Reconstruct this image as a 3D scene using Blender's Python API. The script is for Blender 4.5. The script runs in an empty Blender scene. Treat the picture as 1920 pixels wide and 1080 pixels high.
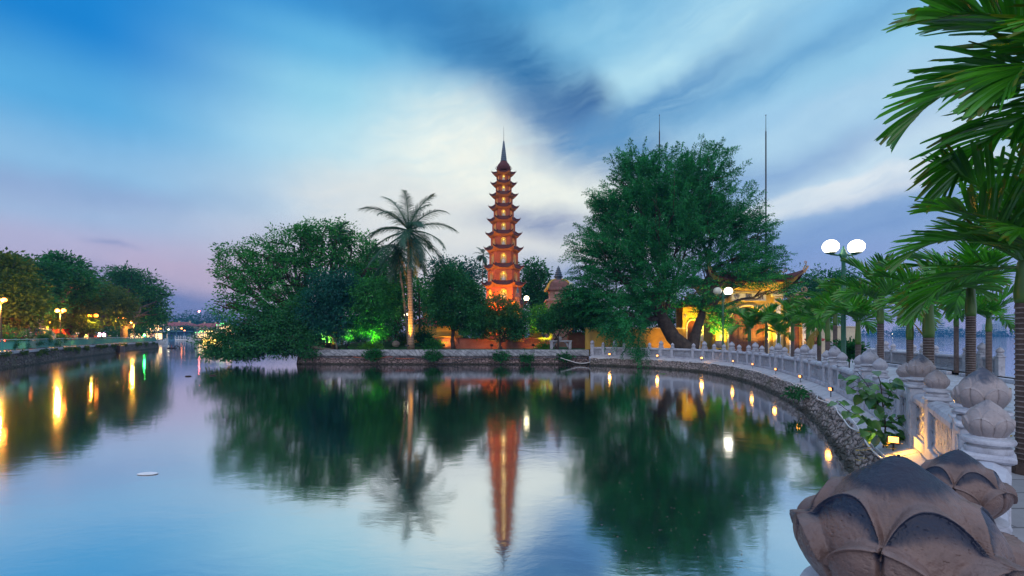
import bpy, bmesh, math, random
import numpy as np
from mathutils import Vector, Matrix, noise as mnoise

R = math.radians
rnd = random.Random(7)
sc = bpy.context.scene
col = sc.collection
F = 853.3            # focal length in photograph pixels (16 mm on 36 mm)
HC = 2.3             # camera height above the lake
HOR = 629.0          # horizon row in the photograph
GZ = 0.78            # causeway paving height
IZ = 1.15            # island and bank ground height

# ------------------------------------------------------------------ camera
cam_d = bpy.data.cameras.new("Camera")
cam = bpy.data.objects.new("Camera", cam_d)
col.objects.link(cam)
cam.location = (0, 0, HC)
cam.rotation_euler = (R(90), 0, 0)
cam_d.lens = 16.0
cam_d.sensor_width = 36.0
cam_d.shift_y = (HOR - 540.0) / 1920.0
cam_d.clip_start = 0.05
cam_d.clip_end = 6000
sc.camera = cam

# ------------------------------------------------------------------ exposure
sc.view_settings.view_transform = 'Standard'
sc.view_settings.look = 'None'
sc.view_settings.gamma = 1.0
sc.view_settings.exposure = 0.0
sc.cycles.use_denoising = True
sc.cycles.max_bounces = 8
sc.cycles.diffuse_bounces = 3
sc.cycles.glossy_bounces = 3
sc.cycles.transmission_bounces = 4
sc.cycles.transparent_max_bounces = 6
sc.cycles.volume_bounces = 0
sc.cycles.sample_clamp_indirect = 4.0
sc.cycles.caustics_reflective = False
sc.cycles.caustics_refractive = False

# ------------------------------------------------------------------ node helper
def s2l(c):
    def f(v):
        v = v / 255.0
        return v / 12.92 if v <= 0.04045 else ((v + 0.055) / 1.055) ** 2.4
    return tuple(f(v) for v in c)

class NG:
    """thin wrapper that makes node graphs short to write"""
    def __init__(s, nt):
        s.nt = nt
        s.nt.nodes.clear()
    def n(s, typ, **kw):
        nd = s.nt.nodes.new(typ)
        for k, v in kw.items():
            if k in ('inp',):
                for i, x in v.items():
                    s.put(nd, i, x)
            else:
                setattr(nd, k, v)
        return nd
    def put(s, nd, i, x):
        sock = nd.inputs[i]
        if isinstance(x, bpy.types.NodeSocket):
            s.nt.links.new(x, sock)
        else:
            if isinstance(x, tuple) and len(x) == 3 and sock.type == 'RGBA':
                x = x + (1.0,)
            sock.default_value = x
    def math(s, op, a, b=0.0, clamp=False):
        return s.n('ShaderNodeMath', operation=op, use_clamp=clamp, inp={0: a, 1: b}).outputs[0]
    def mix(s, f, a, b, blend='MIX'):
        nd = s.n('ShaderNodeMixRGB', blend_type=blend, inp={0: f, 1: a, 2: b})
        return nd.outputs[0]
    def ramp(s, f, pts, interp='LINEAR'):
        nd = s.n('ShaderNodeValToRGB')
        nd.color_ramp.interpolation = interp
        el = nd.color_ramp.elements
        while len(el) < len(pts):
            el.new(0.5)
        for e, (p, c) in zip(el, pts):
            e.position = p
            e.color = (c[0], c[1], c[2], 1) if isinstance(c, tuple) else (c, c, c, 1)
        s.put(nd, 0, f)
        return nd.outputs[0]
    def noise(s, vec, scale, detail=3, rough=0.5, dist=0.0):
        nd = s.n('ShaderNodeTexNoise', inp={'Scale': scale, 'Detail': detail, 'Roughness': rough, 'Distortion': dist})
        if vec is not None:
            s.put(nd, 'Vector', vec)
        return nd.outputs['Fac']
    def rng(s, v, a, b, c=0.0, d=1.0, smooth=False):
        nd = s.n('ShaderNodeMapRange', inp={0: v, 1: a, 2: b, 3: c, 4: d})
        if smooth:
            nd.interpolation_type = 'SMOOTHSTEP'
        return nd.outputs[0]

# ------------------------------------------------------------------ sky
SUN_EL, SUN_AZ = R(24), R(205)       # soft residual light from behind the viewer
world = bpy.data.worlds.new("World")
sc.world = world
world.use_nodes = True
g = NG(world.node_tree)
tc = g.n('ShaderNodeTexCoord')
sep = g.n('ShaderNodeSeparateXYZ', inp={0: tc.outputs['Generated']})
az = g.math('ARCTAN2', sep.outputs[0], sep.outputs[1])
el = g.math('ARCSINE', sep.outputs[2])
ael = g.math('ABSOLUTE', el)
def azel(px, py):
    u, v = (px - 960) / F, (HOR - py) / F
    return math.atan(u), math.atan(v / math.sqrt(1 + u * u))
def col_ramp(px, pts):
    out = []
    for y, c in pts:
        out.append((max(0.0, azel(px, y)[1]) / 0.8, s2l(c)))
    out.sort(key=lambda t: t[0])
    return g.ramp(g.math('DIVIDE', ael, 0.8), out, 'EASE')
left = col_ramp(60, [(629, (134, 150, 200)), (570, (160, 158, 202)), (510, (190, 180, 210)), (450, (184, 184, 216)), (385, (164, 190, 224)), (300, (142, 192, 230)), (160, (88, 172, 226)), (0, (24, 132, 210))])
mid = col_ramp(600, [(629, (178, 164, 194)), (560, (212, 192, 206)), (480, (208, 204, 218)), (380, (198, 218, 232)), (280, (184, 226, 241)), (170, (152, 214, 238)), (80, (104, 184, 228)), (0, (64, 152, 214))])
cen = col_ramp(930, [(629, (190, 190, 205)), (560, (206, 206, 216)), (480, (214, 220, 226)), (380, (224, 236, 234)), (280, (212, 238, 242)), (180, (160, 210, 232)), (90, (110, 180, 220)), (0, (76, 156, 208))])
rgt = col_ramp(1560, [(629, (198, 192, 228)), (560, (156, 170, 218)), (480, (146, 172, 218)), (400, (160, 192, 226)), (300, (176, 210, 234)), (200, (160, 204, 234)), (100, (158, 210, 236)), (0, (128, 190, 230))])
def azf(a, b):
    return g.rng(az, azel(a, HOR)[0], azel(b, HOR)[0], smooth=True)
sky = g.mix(azf(150, 640), left, mid)
sky = g.mix(azf(560, 960), sky, cen)
sky = g.mix(azf(1050, 1400), sky, rgt)
# cloud coordinates: azimuth / elevation, warped by noise
cv = g.n('ShaderNodeCombineXYZ', inp={0: az, 1: el, 2: 0.0}).outputs[0]
nz = g.n('ShaderNodeTexNoise', inp={'Vector': cv, 'Scale': 5.0, 'Detail': 5.0, 'Roughness': 0.55})
warp = g.n('ShaderNodeVectorMath', operation='MULTIPLY_ADD', inp={0: nz.outputs['Color'], 1: (0.13, 0.085, 0.0), 2: cv}).outputs[0]
warp = g.n('ShaderNodeVectorMath', operation='SUBTRACT', inp={0: warp, 1: (0.065, 0.0425, 0.0)}).outputs[0]
stm = g.n('ShaderNodeMapping', vector_type='TEXTURE', inp={0: warp, 2: (0, 0, 0.22), 3: (1.0, 0.22, 1.0)}).outputs[0]
streak = g.noise(stm, 7.0, 5, 0.6, 0.4)
fine = g.noise(warp, 9.0, 6, 0.6, 0.2)
def cloud(px, py, rx, ry, rot, c, amount=1.0, soft=0.75, src=None):
    """one cloud mass: a soft turned ellipse in azimuth / elevation"""
    global sky
    a0, e0 = azel(px, py)
    u = (px - 960) / F
    ku = 1.0 / (F * (1 + u * u))
    kv = 1.0 / (F * math.sqrt(1 + u * u))
    k = (ku + kv) / 2
    m = g.n('ShaderNodeMapping', vector_type='TEXTURE', inp={0: src or warp, 1: (a0, e0, 0), 2: (0, 0, -R(rot)), 3: (rx * k, ry * k, 1)})
    gr = g.n('ShaderNodeTexGradient', gradient_type='SPHERICAL', inp={0: m.outputs[0]}).outputs['Fac']
    t = g.math('MULTIPLY', g.rng(gr, 0.0, soft, smooth=True), g.rng(streak, 0.25, 0.62, 0.55, 1.0))
    t = g.math('MULTIPLY', t, amount, True)
    sky = g.mix(t, sky, s2l(c))
# light masses
cloud(950, 340, 360, 210, 10, (244, 248, 238), 1.0, 0.8)
cloud(760, 420, 260, 120, 10, (230, 233, 230), 0.8, 0.6)
cloud(1290, 100, 420, 120, -18, (186, 228, 242), 0.9, 1.0)
cloud(1130, 40, 260, 90, -10, (150, 206, 234), 0.7, 1.0)
cloud(1560, 230, 420, 70, -14, (176, 214, 238), 0.85)
cloud(1640, 300, 360, 75, -16, (204, 228, 242), 0.9)
cloud(1590, 368, 280, 40, -6, (226, 236, 242), 1.0, 0.5)
cloud(1700, 60, 300, 60, -20, (150, 204, 234), 0.8)
cloud(1050, 470, 260, 34, 4, (228, 230, 228), 0.8)
# dark masses
cloud(860, 60, 412.5, 101.25, 24, (62, 138, 194), 0.85, 1.0)
cloud(760, 10, 375, 81, 12, (52, 132, 194), 0.8, 1.0)
cloud(985, 130, 287.5, 94.5, 30, (56, 118, 170), 1.0, 1.0)
cloud(1075, 205, 137.5, 70.2, 4, (58, 104, 156), 1.0, 0.8)
cloud(1150, 285, 350, 89.1, 18, (90, 138, 188), 1.0, 0.9)
cloud(1230, 200, 325, 62.1, -18, (96, 152, 200), 1.0, 0.9)
cloud(1480, 130, 525, 56.7, -12, (98, 160, 208), 0.85, 1.0)
cloud(1470, 330, 375, 54, -14, (128, 166, 212), 0.75, 1.0)
cloud(1620, 425, 425, 81, -10, (116, 152, 206), 0.85, 1.0)
cloud(1560, 510, 450, 72.9, 0, (134, 156, 210), 0.6, 1.0)
cloud(1030, 422, 237.5, 54, 5, (120, 138, 182), 0.9, 1.0)
cloud(1060, 515, 250, 48.6, 6, (134, 156, 200), 0.85, 1.0)
cloud(330, 562, 337.5, 62.1, 6, (112, 132, 184), 0.9, 1.0)
cloud(120, 350, 525, 62.1, -4, (140, 160, 206), 0.5, 1.0)
cloud(225, 458, 75, 13.5, 2, (130, 150, 198), 0.7, 1.0)
cloud(400, 500, 325, 54, 0, (200, 178, 204), 0.6, 1.0)
# fine wisps
sky = g.mix(g.rng(fine, 0.40, 0.72, 0.0, 0.30), sky, g.mix(1.0, sky, (1.28, 1.2, 1.14), 'MULTIPLY'))
sky = g.mix(g.rng(streak, 0.55, 0.3, 0.0, 0.10), sky, g.mix(1.0, sky, (0.76, 0.84, 0.92), 'MULTIPLY'))
# dome overhead and behind the viewer: brightened above real dusk as unseen lilac fill
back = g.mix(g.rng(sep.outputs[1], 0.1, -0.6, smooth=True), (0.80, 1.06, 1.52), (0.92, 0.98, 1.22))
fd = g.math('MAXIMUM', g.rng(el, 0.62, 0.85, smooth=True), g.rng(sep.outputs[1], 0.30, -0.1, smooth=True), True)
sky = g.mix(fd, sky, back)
dn = g.rng(sep.outputs[2], -0.02, -0.3, smooth=True)
sky = g.mix(dn, sky, (0.10, 0.14, 0.18))
nish = g.n('ShaderNodeTexSky', sky_type='NISHITA', sun_disc=False, sun_elevation=SUN_EL, sun_rotation=SUN_AZ)
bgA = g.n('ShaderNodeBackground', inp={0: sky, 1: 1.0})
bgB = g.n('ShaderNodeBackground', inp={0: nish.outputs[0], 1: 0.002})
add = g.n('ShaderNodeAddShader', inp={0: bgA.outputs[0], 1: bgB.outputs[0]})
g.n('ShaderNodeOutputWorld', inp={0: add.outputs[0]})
world.cycles.sampling_method = 'MANUAL'
world.cycles.sample_map_resolution = 1024

sun_d = bpy.data.lights.new("Sun", 'SUN')
sun = bpy.data.objects.new("Sun", sun_d)
col.objects.link(sun)
sun_d.energy = 0.45
sun_d.angle = R(50)
sun_d.color = (1.0, 0.86, 0.84)
sd = Vector((math.sin(SUN_AZ) * math.cos(SUN_EL), math.cos(SUN_AZ) * math.cos(SUN_EL), math.sin(SUN_EL)))
sun.rotation_euler = sd.to_track_quat('Z', 'Y').to_euler()

# ------------------------------------------------------------------ materials
def new_mat(name):
    m = bpy.data.materials.new(name)
    m.use_nodes = True
    return m, NG(m.node_tree)

def principled(g, color, rough=0.8, metal=0.0, normal=None, spec=0.4):
    nd = g.n('ShaderNodeBsdfPrincipled', inp={'Base Color': color, 'Roughness': rough, 'Metallic': metal, 'Specular IOR Level': spec})
    if normal is not None:
        g.put(nd, 'Normal', normal)
    g.n('ShaderNodeOutputMaterial', inp={0: nd.outputs[0]})
    return nd

def bump(g, h, strength=0.3, dist=0.02):
    return g.n('ShaderNodeBump', inp={'Strength': strength, 'Distance': dist, 'Height': h}).outputs[0]

def mat(name, c1, c2=None, rough=0.8, scale=4.0, bmp=0.15, bscale=None, metal=0.0, c3=None, obj_coords=True, spec=0.4, dist=0.02):
    """mottled surface: two or three own colours mixed by noise, with matching bump"""
    m, g = new_mat(name)
    tc = g.n('ShaderNodeTexCoord').outputs['Object']
    if c2 is None:
        c2 = tuple(v * 0.75 for v in c1)
    n1 = g.noise(tc, scale, 6, 0.6)
    cc = g.mix(g.rng(n1, 0.35, 0.65), c1, c2)
    if c3 is not None:
        n3 = g.noise(tc, scale * 0.31, 4, 0.6, 0.5)
        cc = g.mix(g.rng(n3, 0.48, 0.66), cc, c3)
    nrm = None
    if bmp:
        nrm = bump(g, g.noise(tc, bscale or scale * 5, 5, 0.6), bmp, dist)
    principled(g, cc, rough, metal, nrm, spec)
    return m

def emis(name, c, s, base=(0.8, 0.8, 0.8)):
    m, g = new_mat(name)
    nd = g.n('ShaderNodeBsdfPrincipled', inp={'Base Color': base, 'Roughness': 0.3, 'Emission Color': c, 'Emission Strength': s})
    g.n('ShaderNodeOutputMaterial', inp={0: nd.outputs[0]})
    return m

def leaf_mat(name, c1, c2, scale=0.8, trans=0.3, rough=0.5, gloss=0.015):
    m, g = new_mat(name)
    tc = g.n('ShaderNodeTexCoord').outputs['Object']
    ri = g.n('ShaderNodeNewGeometry').outputs['Random Per Island']
    n1 = g.rng(g.noise(tc, scale, 3, 0.6), 0.38, 0.62)
    f = g.math('ADD', g.math('MULTIPLY', ri, 0.55), g.math('MULTIPLY', n1, 0.45))
    cc = g.mix(f, c1, c2)
    d = g.n('ShaderNodeBsdfDiffuse', inp={0: cc})
    t = g.n('ShaderNodeBsdfTranslucent', inp={0: g.mix(1.0, cc, (1.1, 1.25, 0.7), 'MULTIPLY')})
    s = g.n('ShaderNodeMixShader', inp={0: trans, 1: d.outputs[0], 2: t.outputs[0]})
    gl = g.n('ShaderNodeBsdfGlossy', inp={0: (1, 1, 1), 1: rough})
    s2 = g.n('ShaderNodeMixShader', inp={0: gloss, 1: s.outputs[0], 2: gl.outputs[0]})
    g.n('ShaderNodeOutputMaterial', inp={0: s2.outputs[0]})
    return m

M = {}
M['leaf_dark'] = leaf_mat('leaf_dark', (0.005, 0.036, 0.018), (0.036, 0.24, 0.066))
M['leaf_mid'] = leaf_mat('leaf_mid', (0.004, 0.055, 0.018), (0.055, 0.35, 0.066))
M['leaf_feather'] = leaf_mat('leaf_feather', (0.002, 0.052, 0.026), (0.036, 0.33, 0.088))
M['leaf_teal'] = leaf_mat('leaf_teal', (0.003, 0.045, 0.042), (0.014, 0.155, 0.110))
M['leaf_warm'] = leaf_mat('leaf_warm', (0.016, 0.058, 0.012), (0.10, 0.16, 0.022))
M['leaf_lime'] = leaf_mat('leaf_lime', (0.03, 0.16, 0.02), (0.12, 0.34, 0.04))
M['leaf_yellow'] = leaf_mat('leaf_yellow', (0.25, 0.22, 0.02), (0.45, 0.36, 0.05))
M['frond'] = leaf_mat('frond', (0.005, 0.080, 0.012), (0.10, 0.42, 0.018), 1.4, 0.4, 0.3, 0.05)
M['frond_blue'] = leaf_mat('frond_blue', (0.006, 0.042, 0.032), (0.030, 0.125, 0.060), 1.0, 0.25, 0.35, 0.03)
M['frond_dry'] = leaf_mat('frond_dry', (0.30, 0.20, 0.03), (0.45, 0.32, 0.07), 2.0)
M['frond_tip'] = leaf_mat('frond_tip', (0.05, 0.10, 0.012), (0.20, 0.26, 0.02), 2.0, 0.4, 0.3, 0.04)
M['bark'] = mat('bark', (0.075, 0.055, 0.045), (0.03, 0.024, 0.02), 0.9, 3, 0.6, 9, dist=0.05)
M['bark_pale'] = mat('bark_pale', (0.22, 0.18, 0.14), (0.12, 0.10, 0.08), 0.9, 3, 0.4, 12)
M['grass'] = mat('grass', (0.02, 0.075, 0.02), (0.035, 0.12, 0.03), 0.95, 6, 0.8, 40)
M['earth'] = mat('earth', (0.12, 0.09, 0.07), (0.07, 0.055, 0.045), 0.95, 3, 0.4)
M['rock'] = mat('rock', (0.30, 0.25, 0.22), (0.18, 0.15, 0.13), 0.85, 3, 0.5, 10)
M['metal_black'] = mat('metal_black', (0.02, 0.02, 0.022), None, 0.45, 8, 0.05, metal=0.3)
M['metal_green'] = mat('metal_green', (0.012, 0.10, 0.055), (0.02, 0.13, 0.075), 0.35, 10, 0.05)
M['rail_green'] = mat('rail_green', (0.03, 0.30, 0.27), (0.04, 0.24, 0.22), 0.5, 6, 0.05)
M['rail_top'] = mat('rail_top', (0.45, 0.55, 0.55), (0.30, 0.42, 0.42), 0.5, 6, 0.05)
M['metal_grey'] = mat('metal_grey', (0.10, 0.10, 0.12), None, 0.5, 5, 0.0, metal=0.4)
M['ochre'] = mat('ochre', (0.60, 0.38, 0.07), (0.50, 0.31, 0.06), 0.85, 1.5, 0.1, 14, c3=(0.33, 0.22, 0.08))
M['ochre_pale'] = mat('ochre_pale', (0.62, 0.52, 0.34), (0.50, 0.42, 0.28), 0.8, 3, 0.1)
M['white_trim'] = mat('white_trim', (0.66, 0.64, 0.62), (0.5, 0.5, 0.52), 0.7, 4, 0.08)
M['ink'] = mat('ink', (0.02, 0.018, 0.02), None, 0.6, 4, 0.0)
M['wood_door'] = mat('wood_door', (0.19, 0.065, 0.028), (0.09, 0.035, 0.016), 0.5, 5, 0.15)
M['red_door'] = mat('red_door', (0.16, 0.03, 0.02), (0.09, 0.02, 0.015), 0.6, 5, 0.15)
M['statue'] = mat('statue', (0.75, 0.74, 0.72), None, 0.5, 5, 0.0)
M['dragon'] = mat('dragon', (0.42, 0.28, 0.16), (0.25, 0.17, 0.11), 0.7, 6, 0.4)
M['grey_slate'] = mat('grey_slate', (0.10, 0.15, 0.20), (0.06, 0.09, 0.13), 0.6, 5, 0.2)
M['pvc'] = mat('pvc', (0.75, 0.75, 0.76), (0.6, 0.6, 0.6), 0.4, 6, 0.0)
M['hose_red'] = mat('hose_red', (0.42, 0.10, 0.05), None, 0.5, 6, 0.0)
M['hose_black'] = mat('hose_black', (0.03, 0.03, 0.035), None, 0.5, 6, 0.0)
M['brick'] = None
M['crownshaft'] = mat('crownshaft', (0.04, 0.12, 0.014), (0.075, 0.16, 0.02), 0.35, 3, 0.05, c3=(0.03, 0.07, 0.015))
M['ring_trunk'] = mat('ring_trunk', (0.10, 0.07, 0.06), (0.06, 0.045, 0.04), 0.85, 9, 0.4)
M['ring_pale'] = mat('ring_pale', (0.30, 0.26, 0.25), (0.2, 0.17, 0.16), 0.85, 9, 0.3)
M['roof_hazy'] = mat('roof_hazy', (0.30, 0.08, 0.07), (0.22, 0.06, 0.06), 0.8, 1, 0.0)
M['wall_cream'] = mat('wall_cream', (0.60, 0.46, 0.30), (0.5, 0.38, 0.26), 0.8, 1, 0.0)
M['wall_white'] = mat('wall_white', (0.70, 0.72, 0.74), None, 0.8, 1, 0.0)
M['wall_blue'] = mat('wall_blue', (0.10, 0.25, 0.38), None, 0.8, 1, 0.0)
M['glass_dark'] = mat('glass_dark', (0.03, 0.05, 0.07), None, 0.1, 1, 0.0)
M['rubber'] = mat('rubber', (0.02, 0.02, 0.02), None, 0.8, 5, 0.0)
M['skin'] = mat('skin', (0.45, 0.26, 0.17), None, 0.6, 5, 0.0)
M['lamp_white'] = emis('lamp_white', (1.0, 0.90, 0.70), 7.0)
M['lamp_white_far'] = emis('lamp_white_far', (1.0, 0.85, 0.50), 9.0)
M['lamp_off'] = mat('lamp_off', (0.60, 0.62, 0.50), None, 0.3, 4, 0.0)
M['lamp_orange'] = emis('lamp_orange', (1.0, 0.22, 0.010), 15.0)
M['flood_glass'] = emis('flood_glass', (1.0, 0.32, 0.012), 8.0)
M['flood_dim'] = emis('flood_dim', (1.0, 0.28, 0.01), 3.6)
M['flood_green'] = emis('flood_green', (0.45, 1.0, 0.05), 40.0)
M['flood_yellow'] = emis('flood_yellow', (1.0, 0.72, 0.1), 30.0)
M['bulb_orange'] = emis('bulb_orange', (1.0, 0.38, 0.04), 10.0)
M['bulb_yellow'] = emis('bulb_yellow', (1.0, 0.62, 0.06), 5.0)
M['bulb_green'] = emis('bulb_green', (0.03, 1.0, 0.12), 3.0)
M['bulb_pink'] = emis('bulb_pink', (1.0, 0.55, 0.75), 14.0)
M['tail_red'] = emis('tail_red', (1.0, 0.04, 0.01), 40.0)
M['head_warm'] = emis('head_warm', (1.0, 0.55, 0.15), 26.0)
M['win_lit'] = emis('win_lit', (1.0, 0.55, 0.15), 3.0)
M['beacon_red'] = emis('beacon_red', (1.0, 0.15, 0.12), 90.0)
for nm, c in dict(car_red=(0.45, 0.02, 0.015), car_white=(0.7, 0.7, 0.7), car_grey=(0.2, 0.2, 0.22), car_black=(0.02, 0.02, 0.02)).items():
    M[nm] = mat(nm, c, None, 0.25, 3, 0.0, spec=0.6)
for nm, c in dict(cloth_dark=(0.03, 0.03, 0.05), cloth_pink=(0.6, 0.25, 0.32), cloth_white=(0.7, 0.7, 0.68), cloth_blue=(0.08, 0.15, 0.4), cloth_jean=(0.05, 0.07, 0.14), hair=(0.015, 0.012, 0.01)).items():
    M[nm] = mat(nm, c, None, 0.85, 8, 0.0)

def brick_mat(name, c1, c2, mortar, sx=1.0, bw=0.24, bh=0.075, rough=0.85, fine_scale=1.0):
    m, g = new_mat(name)
    tc = g.n('ShaderNodeTexCoord').outputs['Object']
    sp = g.n('ShaderNodeSeparateXYZ', inp={0: tc})
    ax = g.math('ADD', sp.outputs[0], g.math('MULTIPLY', sp.outputs[1], 0.93))
    v = g.n('ShaderNodeCombineXYZ', inp={0: ax, 1: sp.outputs[2], 2: 0.0}).outputs[0]
    b = g.n('ShaderNodeTexBrick', inp={0: v, 1: c1, 2: c2, 3: mortar, 'Scale': 1.0, 'Mortar Size': 0.012, 'Brick Width': bw, 'Row Height': bh, 'Bias': 0.0})
    n = g.noise(tc, 1.7, 5, 0.6)
    cc = g.mix(g.rng(n, 0.4, 0.7, 0.0, 0.5), b.outputs[0], tuple(x * 0.55 for x in c1))
    nm = bump(g, b.outputs['Fac'], -0.4, 0.015)
    principled(g, cc, rough, 0, nm)
    return m
M['brick_red'] = brick_mat('brick_red', (0.30, 0.085, 0.05), (0.38, 0.12, 0.065), (0.30, 0.22, 0.18))
M['pagoda_wall'] = brick_mat('pagoda_wall', (0.48, 0.086, 0.034), (0.56, 0.115, 0.040), (0.34, 0.12, 0.07))
M['soffit'] = mat('soffit', (0.48, 0.18, 0.05), (0.40, 0.14, 0.045), 0.85, 3, 0.1)
M['niche_in'] = mat('niche_in', (0.78, 0.62, 0.30), None, 0.8, 3, 0.0)

def tile_mat(name, c1, c2, rows=6.0):
    """clay roof tiles: rounded rows across the slope"""
    m, g = new_mat(name)
    tc = g.n('ShaderNodeTexCoord').outputs['Object']
    sp = g.n('ShaderNodeSeparateXYZ', inp={0: tc})
    w = g.n('ShaderNodeTexWave', wave_type='BANDS', bands_direction='Z', inp={0: tc, 'Scale': rows, 'Distortion': 0.0})
    w2 = g.n('ShaderNodeTexWave', wave_type='BANDS', bands_direction='X', inp={0: tc, 'Scale': rows * 0.8, 'Distortion': 0.3})
    n = g.noise(tc, 2.5, 5, 0.65)
    h = g.math('ADD', w.outputs['Fac'], w2.outputs['Fac'])
    cc = g.mix(g.rng(n, 0.35, 0.65), c1, c2)
    cc = g.mix(g.rng(g.noise(tc, 1.1, 4, 0.6), 0.5, 0.75, 0, 0.7), cc, (0.09, 0.075, 0.06))
    principled(g, cc, 0.8, 0, bump(g, h, 0.7, 0.03))
    return m
M['tile_red'] = tile_mat('tile_red', (0.12, 0.028, 0.030), (0.08, 0.022, 0.026))
M['tile_bright'] = tile_mat('tile_bright', (0.42, 0.05, 0.05), (0.30, 0.04, 0.05))
M['tile_brown'] = tile_mat('tile_brown', (0.34, 0.16, 0.14), (0.24, 0.11, 0.10), 9.0)
M['brick_pale'] = brick_mat('brick_pale', (0.42, 0.20, 0.16), (0.48, 0.25, 0.20), (0.4, 0.3, 0.26))

def granite(name, c1, c2, stain, stain_amt, bstr=0.25, relief=False, zlim=None, rough=0.72, spec=0.35):
    m, g = new_mat(name)
    tc = g.n('ShaderNodeTexCoord').outputs['Object']
    n1 = g.noise(tc, 3.0, 5, 0.6, 0.3)
    n2 = g.noise(tc, 70.0, 3, 0.6)
    cc = g.mix(g.rng(n1, 0.38, 0.62), c1, c2)
    cc = g.mix(g.rng(n2, 0.4, 0.7, 0, 0.35), cc, tuple(x * 0.55 for x in c1))
    n3 = g.noise(tc, 5.5 if not relief else 2.0, 7, 0.7, 0.8)
    f = g.rng(n3, 0.50, 0.64, 0, stain_amt)
    if zlim is not None:      # weathering creeps down from the exposed tip, its edge broken by noise
        z = g.n('ShaderNodeSeparateXYZ', inp={0: tc}).outputs[2]
        if zlim == 'wear':
            z, zl = g.n('ShaderNodeAttribute', attribute_name='wear').outputs['Fac'], 1.0
        else:
            zl = zlim
        zz = g.math('ADD', g.math('DIVIDE', z, zl), g.math('MULTIPLY', g.math('SUBTRACT', n3, 0.5), 1.3))
        f = g.math('MULTIPLY', g.rng(zz, 0.55 if zlim != 'wear' else 0.30, 0.95 if zlim != 'wear' else 0.72, smooth=True), stain_amt)
    cc = g.mix(f, cc, stain)
    h = g.math('ADD', g.math('MULTIPLY', n2, 0.5), g.noise(tc, 22, 4, 0.6))
    if relief:
        v = g.n('ShaderNodeTexVoronoi', feature='SMOOTH_F1', inp={0: tc, 'Scale': 11.0, 'Smoothness': 0.4}).outputs['Distance']
        v2 = g.noise(tc, 9.0, 2, 0.5, 2.6)
        hh = g.math('ADD', g.rng(v, 0.15, 0.5), g.rng(v2, 0.45, 0.52, 0, 1.2, smooth=True))
        nb = bump(g, g.math('ADD', hh, g.math('MULTIPLY', h, 0.1)), 1.0, 0.035)
        cc = g.mix(g.rng(hh, 0.3, 1.3, 0.45, 0.0), cc, tuple(x * 0.45 for x in c1))
    else:
        nb = bump(g, h, bstr, 0.008)
    principled(g, cc, g.rng(n1, 0.3, 0.7, rough - .08, rough + .12), 0, nb, spec)
    return m
M['granite'] = granite('granite', (0.46, 0.49, 0.55), (0.37, 0.385, 0.45), (0.13, 0.125, 0.14), 0.55)
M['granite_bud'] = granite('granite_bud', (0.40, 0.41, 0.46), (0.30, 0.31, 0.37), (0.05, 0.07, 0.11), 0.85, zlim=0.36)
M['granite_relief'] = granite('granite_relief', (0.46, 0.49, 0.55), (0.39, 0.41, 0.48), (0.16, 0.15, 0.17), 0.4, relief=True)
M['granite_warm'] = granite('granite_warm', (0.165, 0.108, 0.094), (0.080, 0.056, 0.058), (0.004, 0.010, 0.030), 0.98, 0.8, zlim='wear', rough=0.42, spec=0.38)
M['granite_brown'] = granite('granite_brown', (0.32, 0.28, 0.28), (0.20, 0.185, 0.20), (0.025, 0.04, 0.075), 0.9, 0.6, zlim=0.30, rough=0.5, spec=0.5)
M['granite_pave'] = granite('granite_pave', (0.46, 0.47, 0.50), (0.40, 0.40, 0.43), (0.20, 0.20, 0.23), 0.4)

# paving slabs
m, g = new_mat('paving')
tc = g.n('ShaderNodeTexCoord').outputs['Object']
b = g.n('ShaderNodeTexBrick', offset=0.5, inp={0: tc, 1: (0.40, 0.41, 0.45), 2: (0.33, 0.34, 0.38), 3: (0.12, 0.12, 0.14), 'Scale': 1.0, 'Mortar Size': 0.012, 'Brick Width': 0.8, 'Row Height': 0.4})
n = g.noise(tc, 1.3, 6, 0.65)
cc = g.mix(g.rng(n, 0.4, 0.7, 0, 0.45), b.outputs[0], (0.20, 0.20, 0.22))
principled(g, cc, g.rng(n, 0.3, 0.7, 0.35, 0.7), 0, bump(g, g.math('ADD', b.outputs['Fac'], g.math('MULTIPLY', g.noise(tc, 30, 4, 0.6), -0.6)), -0.35, 0.01))
M['paving'] = m

# rubble stones
def rubble_mat(name, ca, cb, mortar, scale):
    m, g = new_mat(name)
    tc = g.n('ShaderNodeTexCoord').outputs['Object']
    mp = g.n('ShaderNodeMapping', inp={0: tc, 3: (1, 1, 1.5)}).outputs[0]
    v = g.n('ShaderNodeTexVoronoi', feature='DISTANCE_TO_EDGE', inp={0: mp, 'Scale': scale}).outputs['Distance']
    vc = g.n('ShaderNodeTexVoronoi', inp={0: mp, 'Scale': scale}).outputs['Color']
    s = g.n('ShaderNodeSeparateColor', inp={0: vc}).outputs[0]
    cc = g.mix(s, ca, cb)
    n = g.noise(tc, 14, 5, 0.65)
    cc = g.mix(g.rng(n, 0.4, 0.7, 0, 0.5), cc, tuple(x * 0.4 for x in ca))
    cc = g.mix(g.rng(g.noise(tc, 1.5, 4, 0.6), 0.5, 0.7, 0, 0.6), cc, (0.06, 0.08, 0.035))
    cc = g.mix(g.rng(v, 0.02, 0.09), mortar, cc)
    zt = g.math('ADD', g.n('ShaderNodeSeparateXYZ', inp={0: tc}).outputs[2], g.math('MULTIPLY', n, -0.16))
    cc = g.mix(g.rng(zt, 0.10, 0.0, 0, 0.85), cc, (0.018, 0.024, 0.014))
    h = g.math('ADD', g.rng(v, 0.0, 0.22), g.math('MULTIPLY', n, 0.5))
    principled(g, cc, 0.85, 0, bump(g, h, 1.0, 0.06))
    return m
M['rubble'] = rubble_mat('rubble', (0.26, 0.22, 0.20), (0.46, 0.39, 0.37), (0.05, 0.045, 0.04), 5.5)
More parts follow.
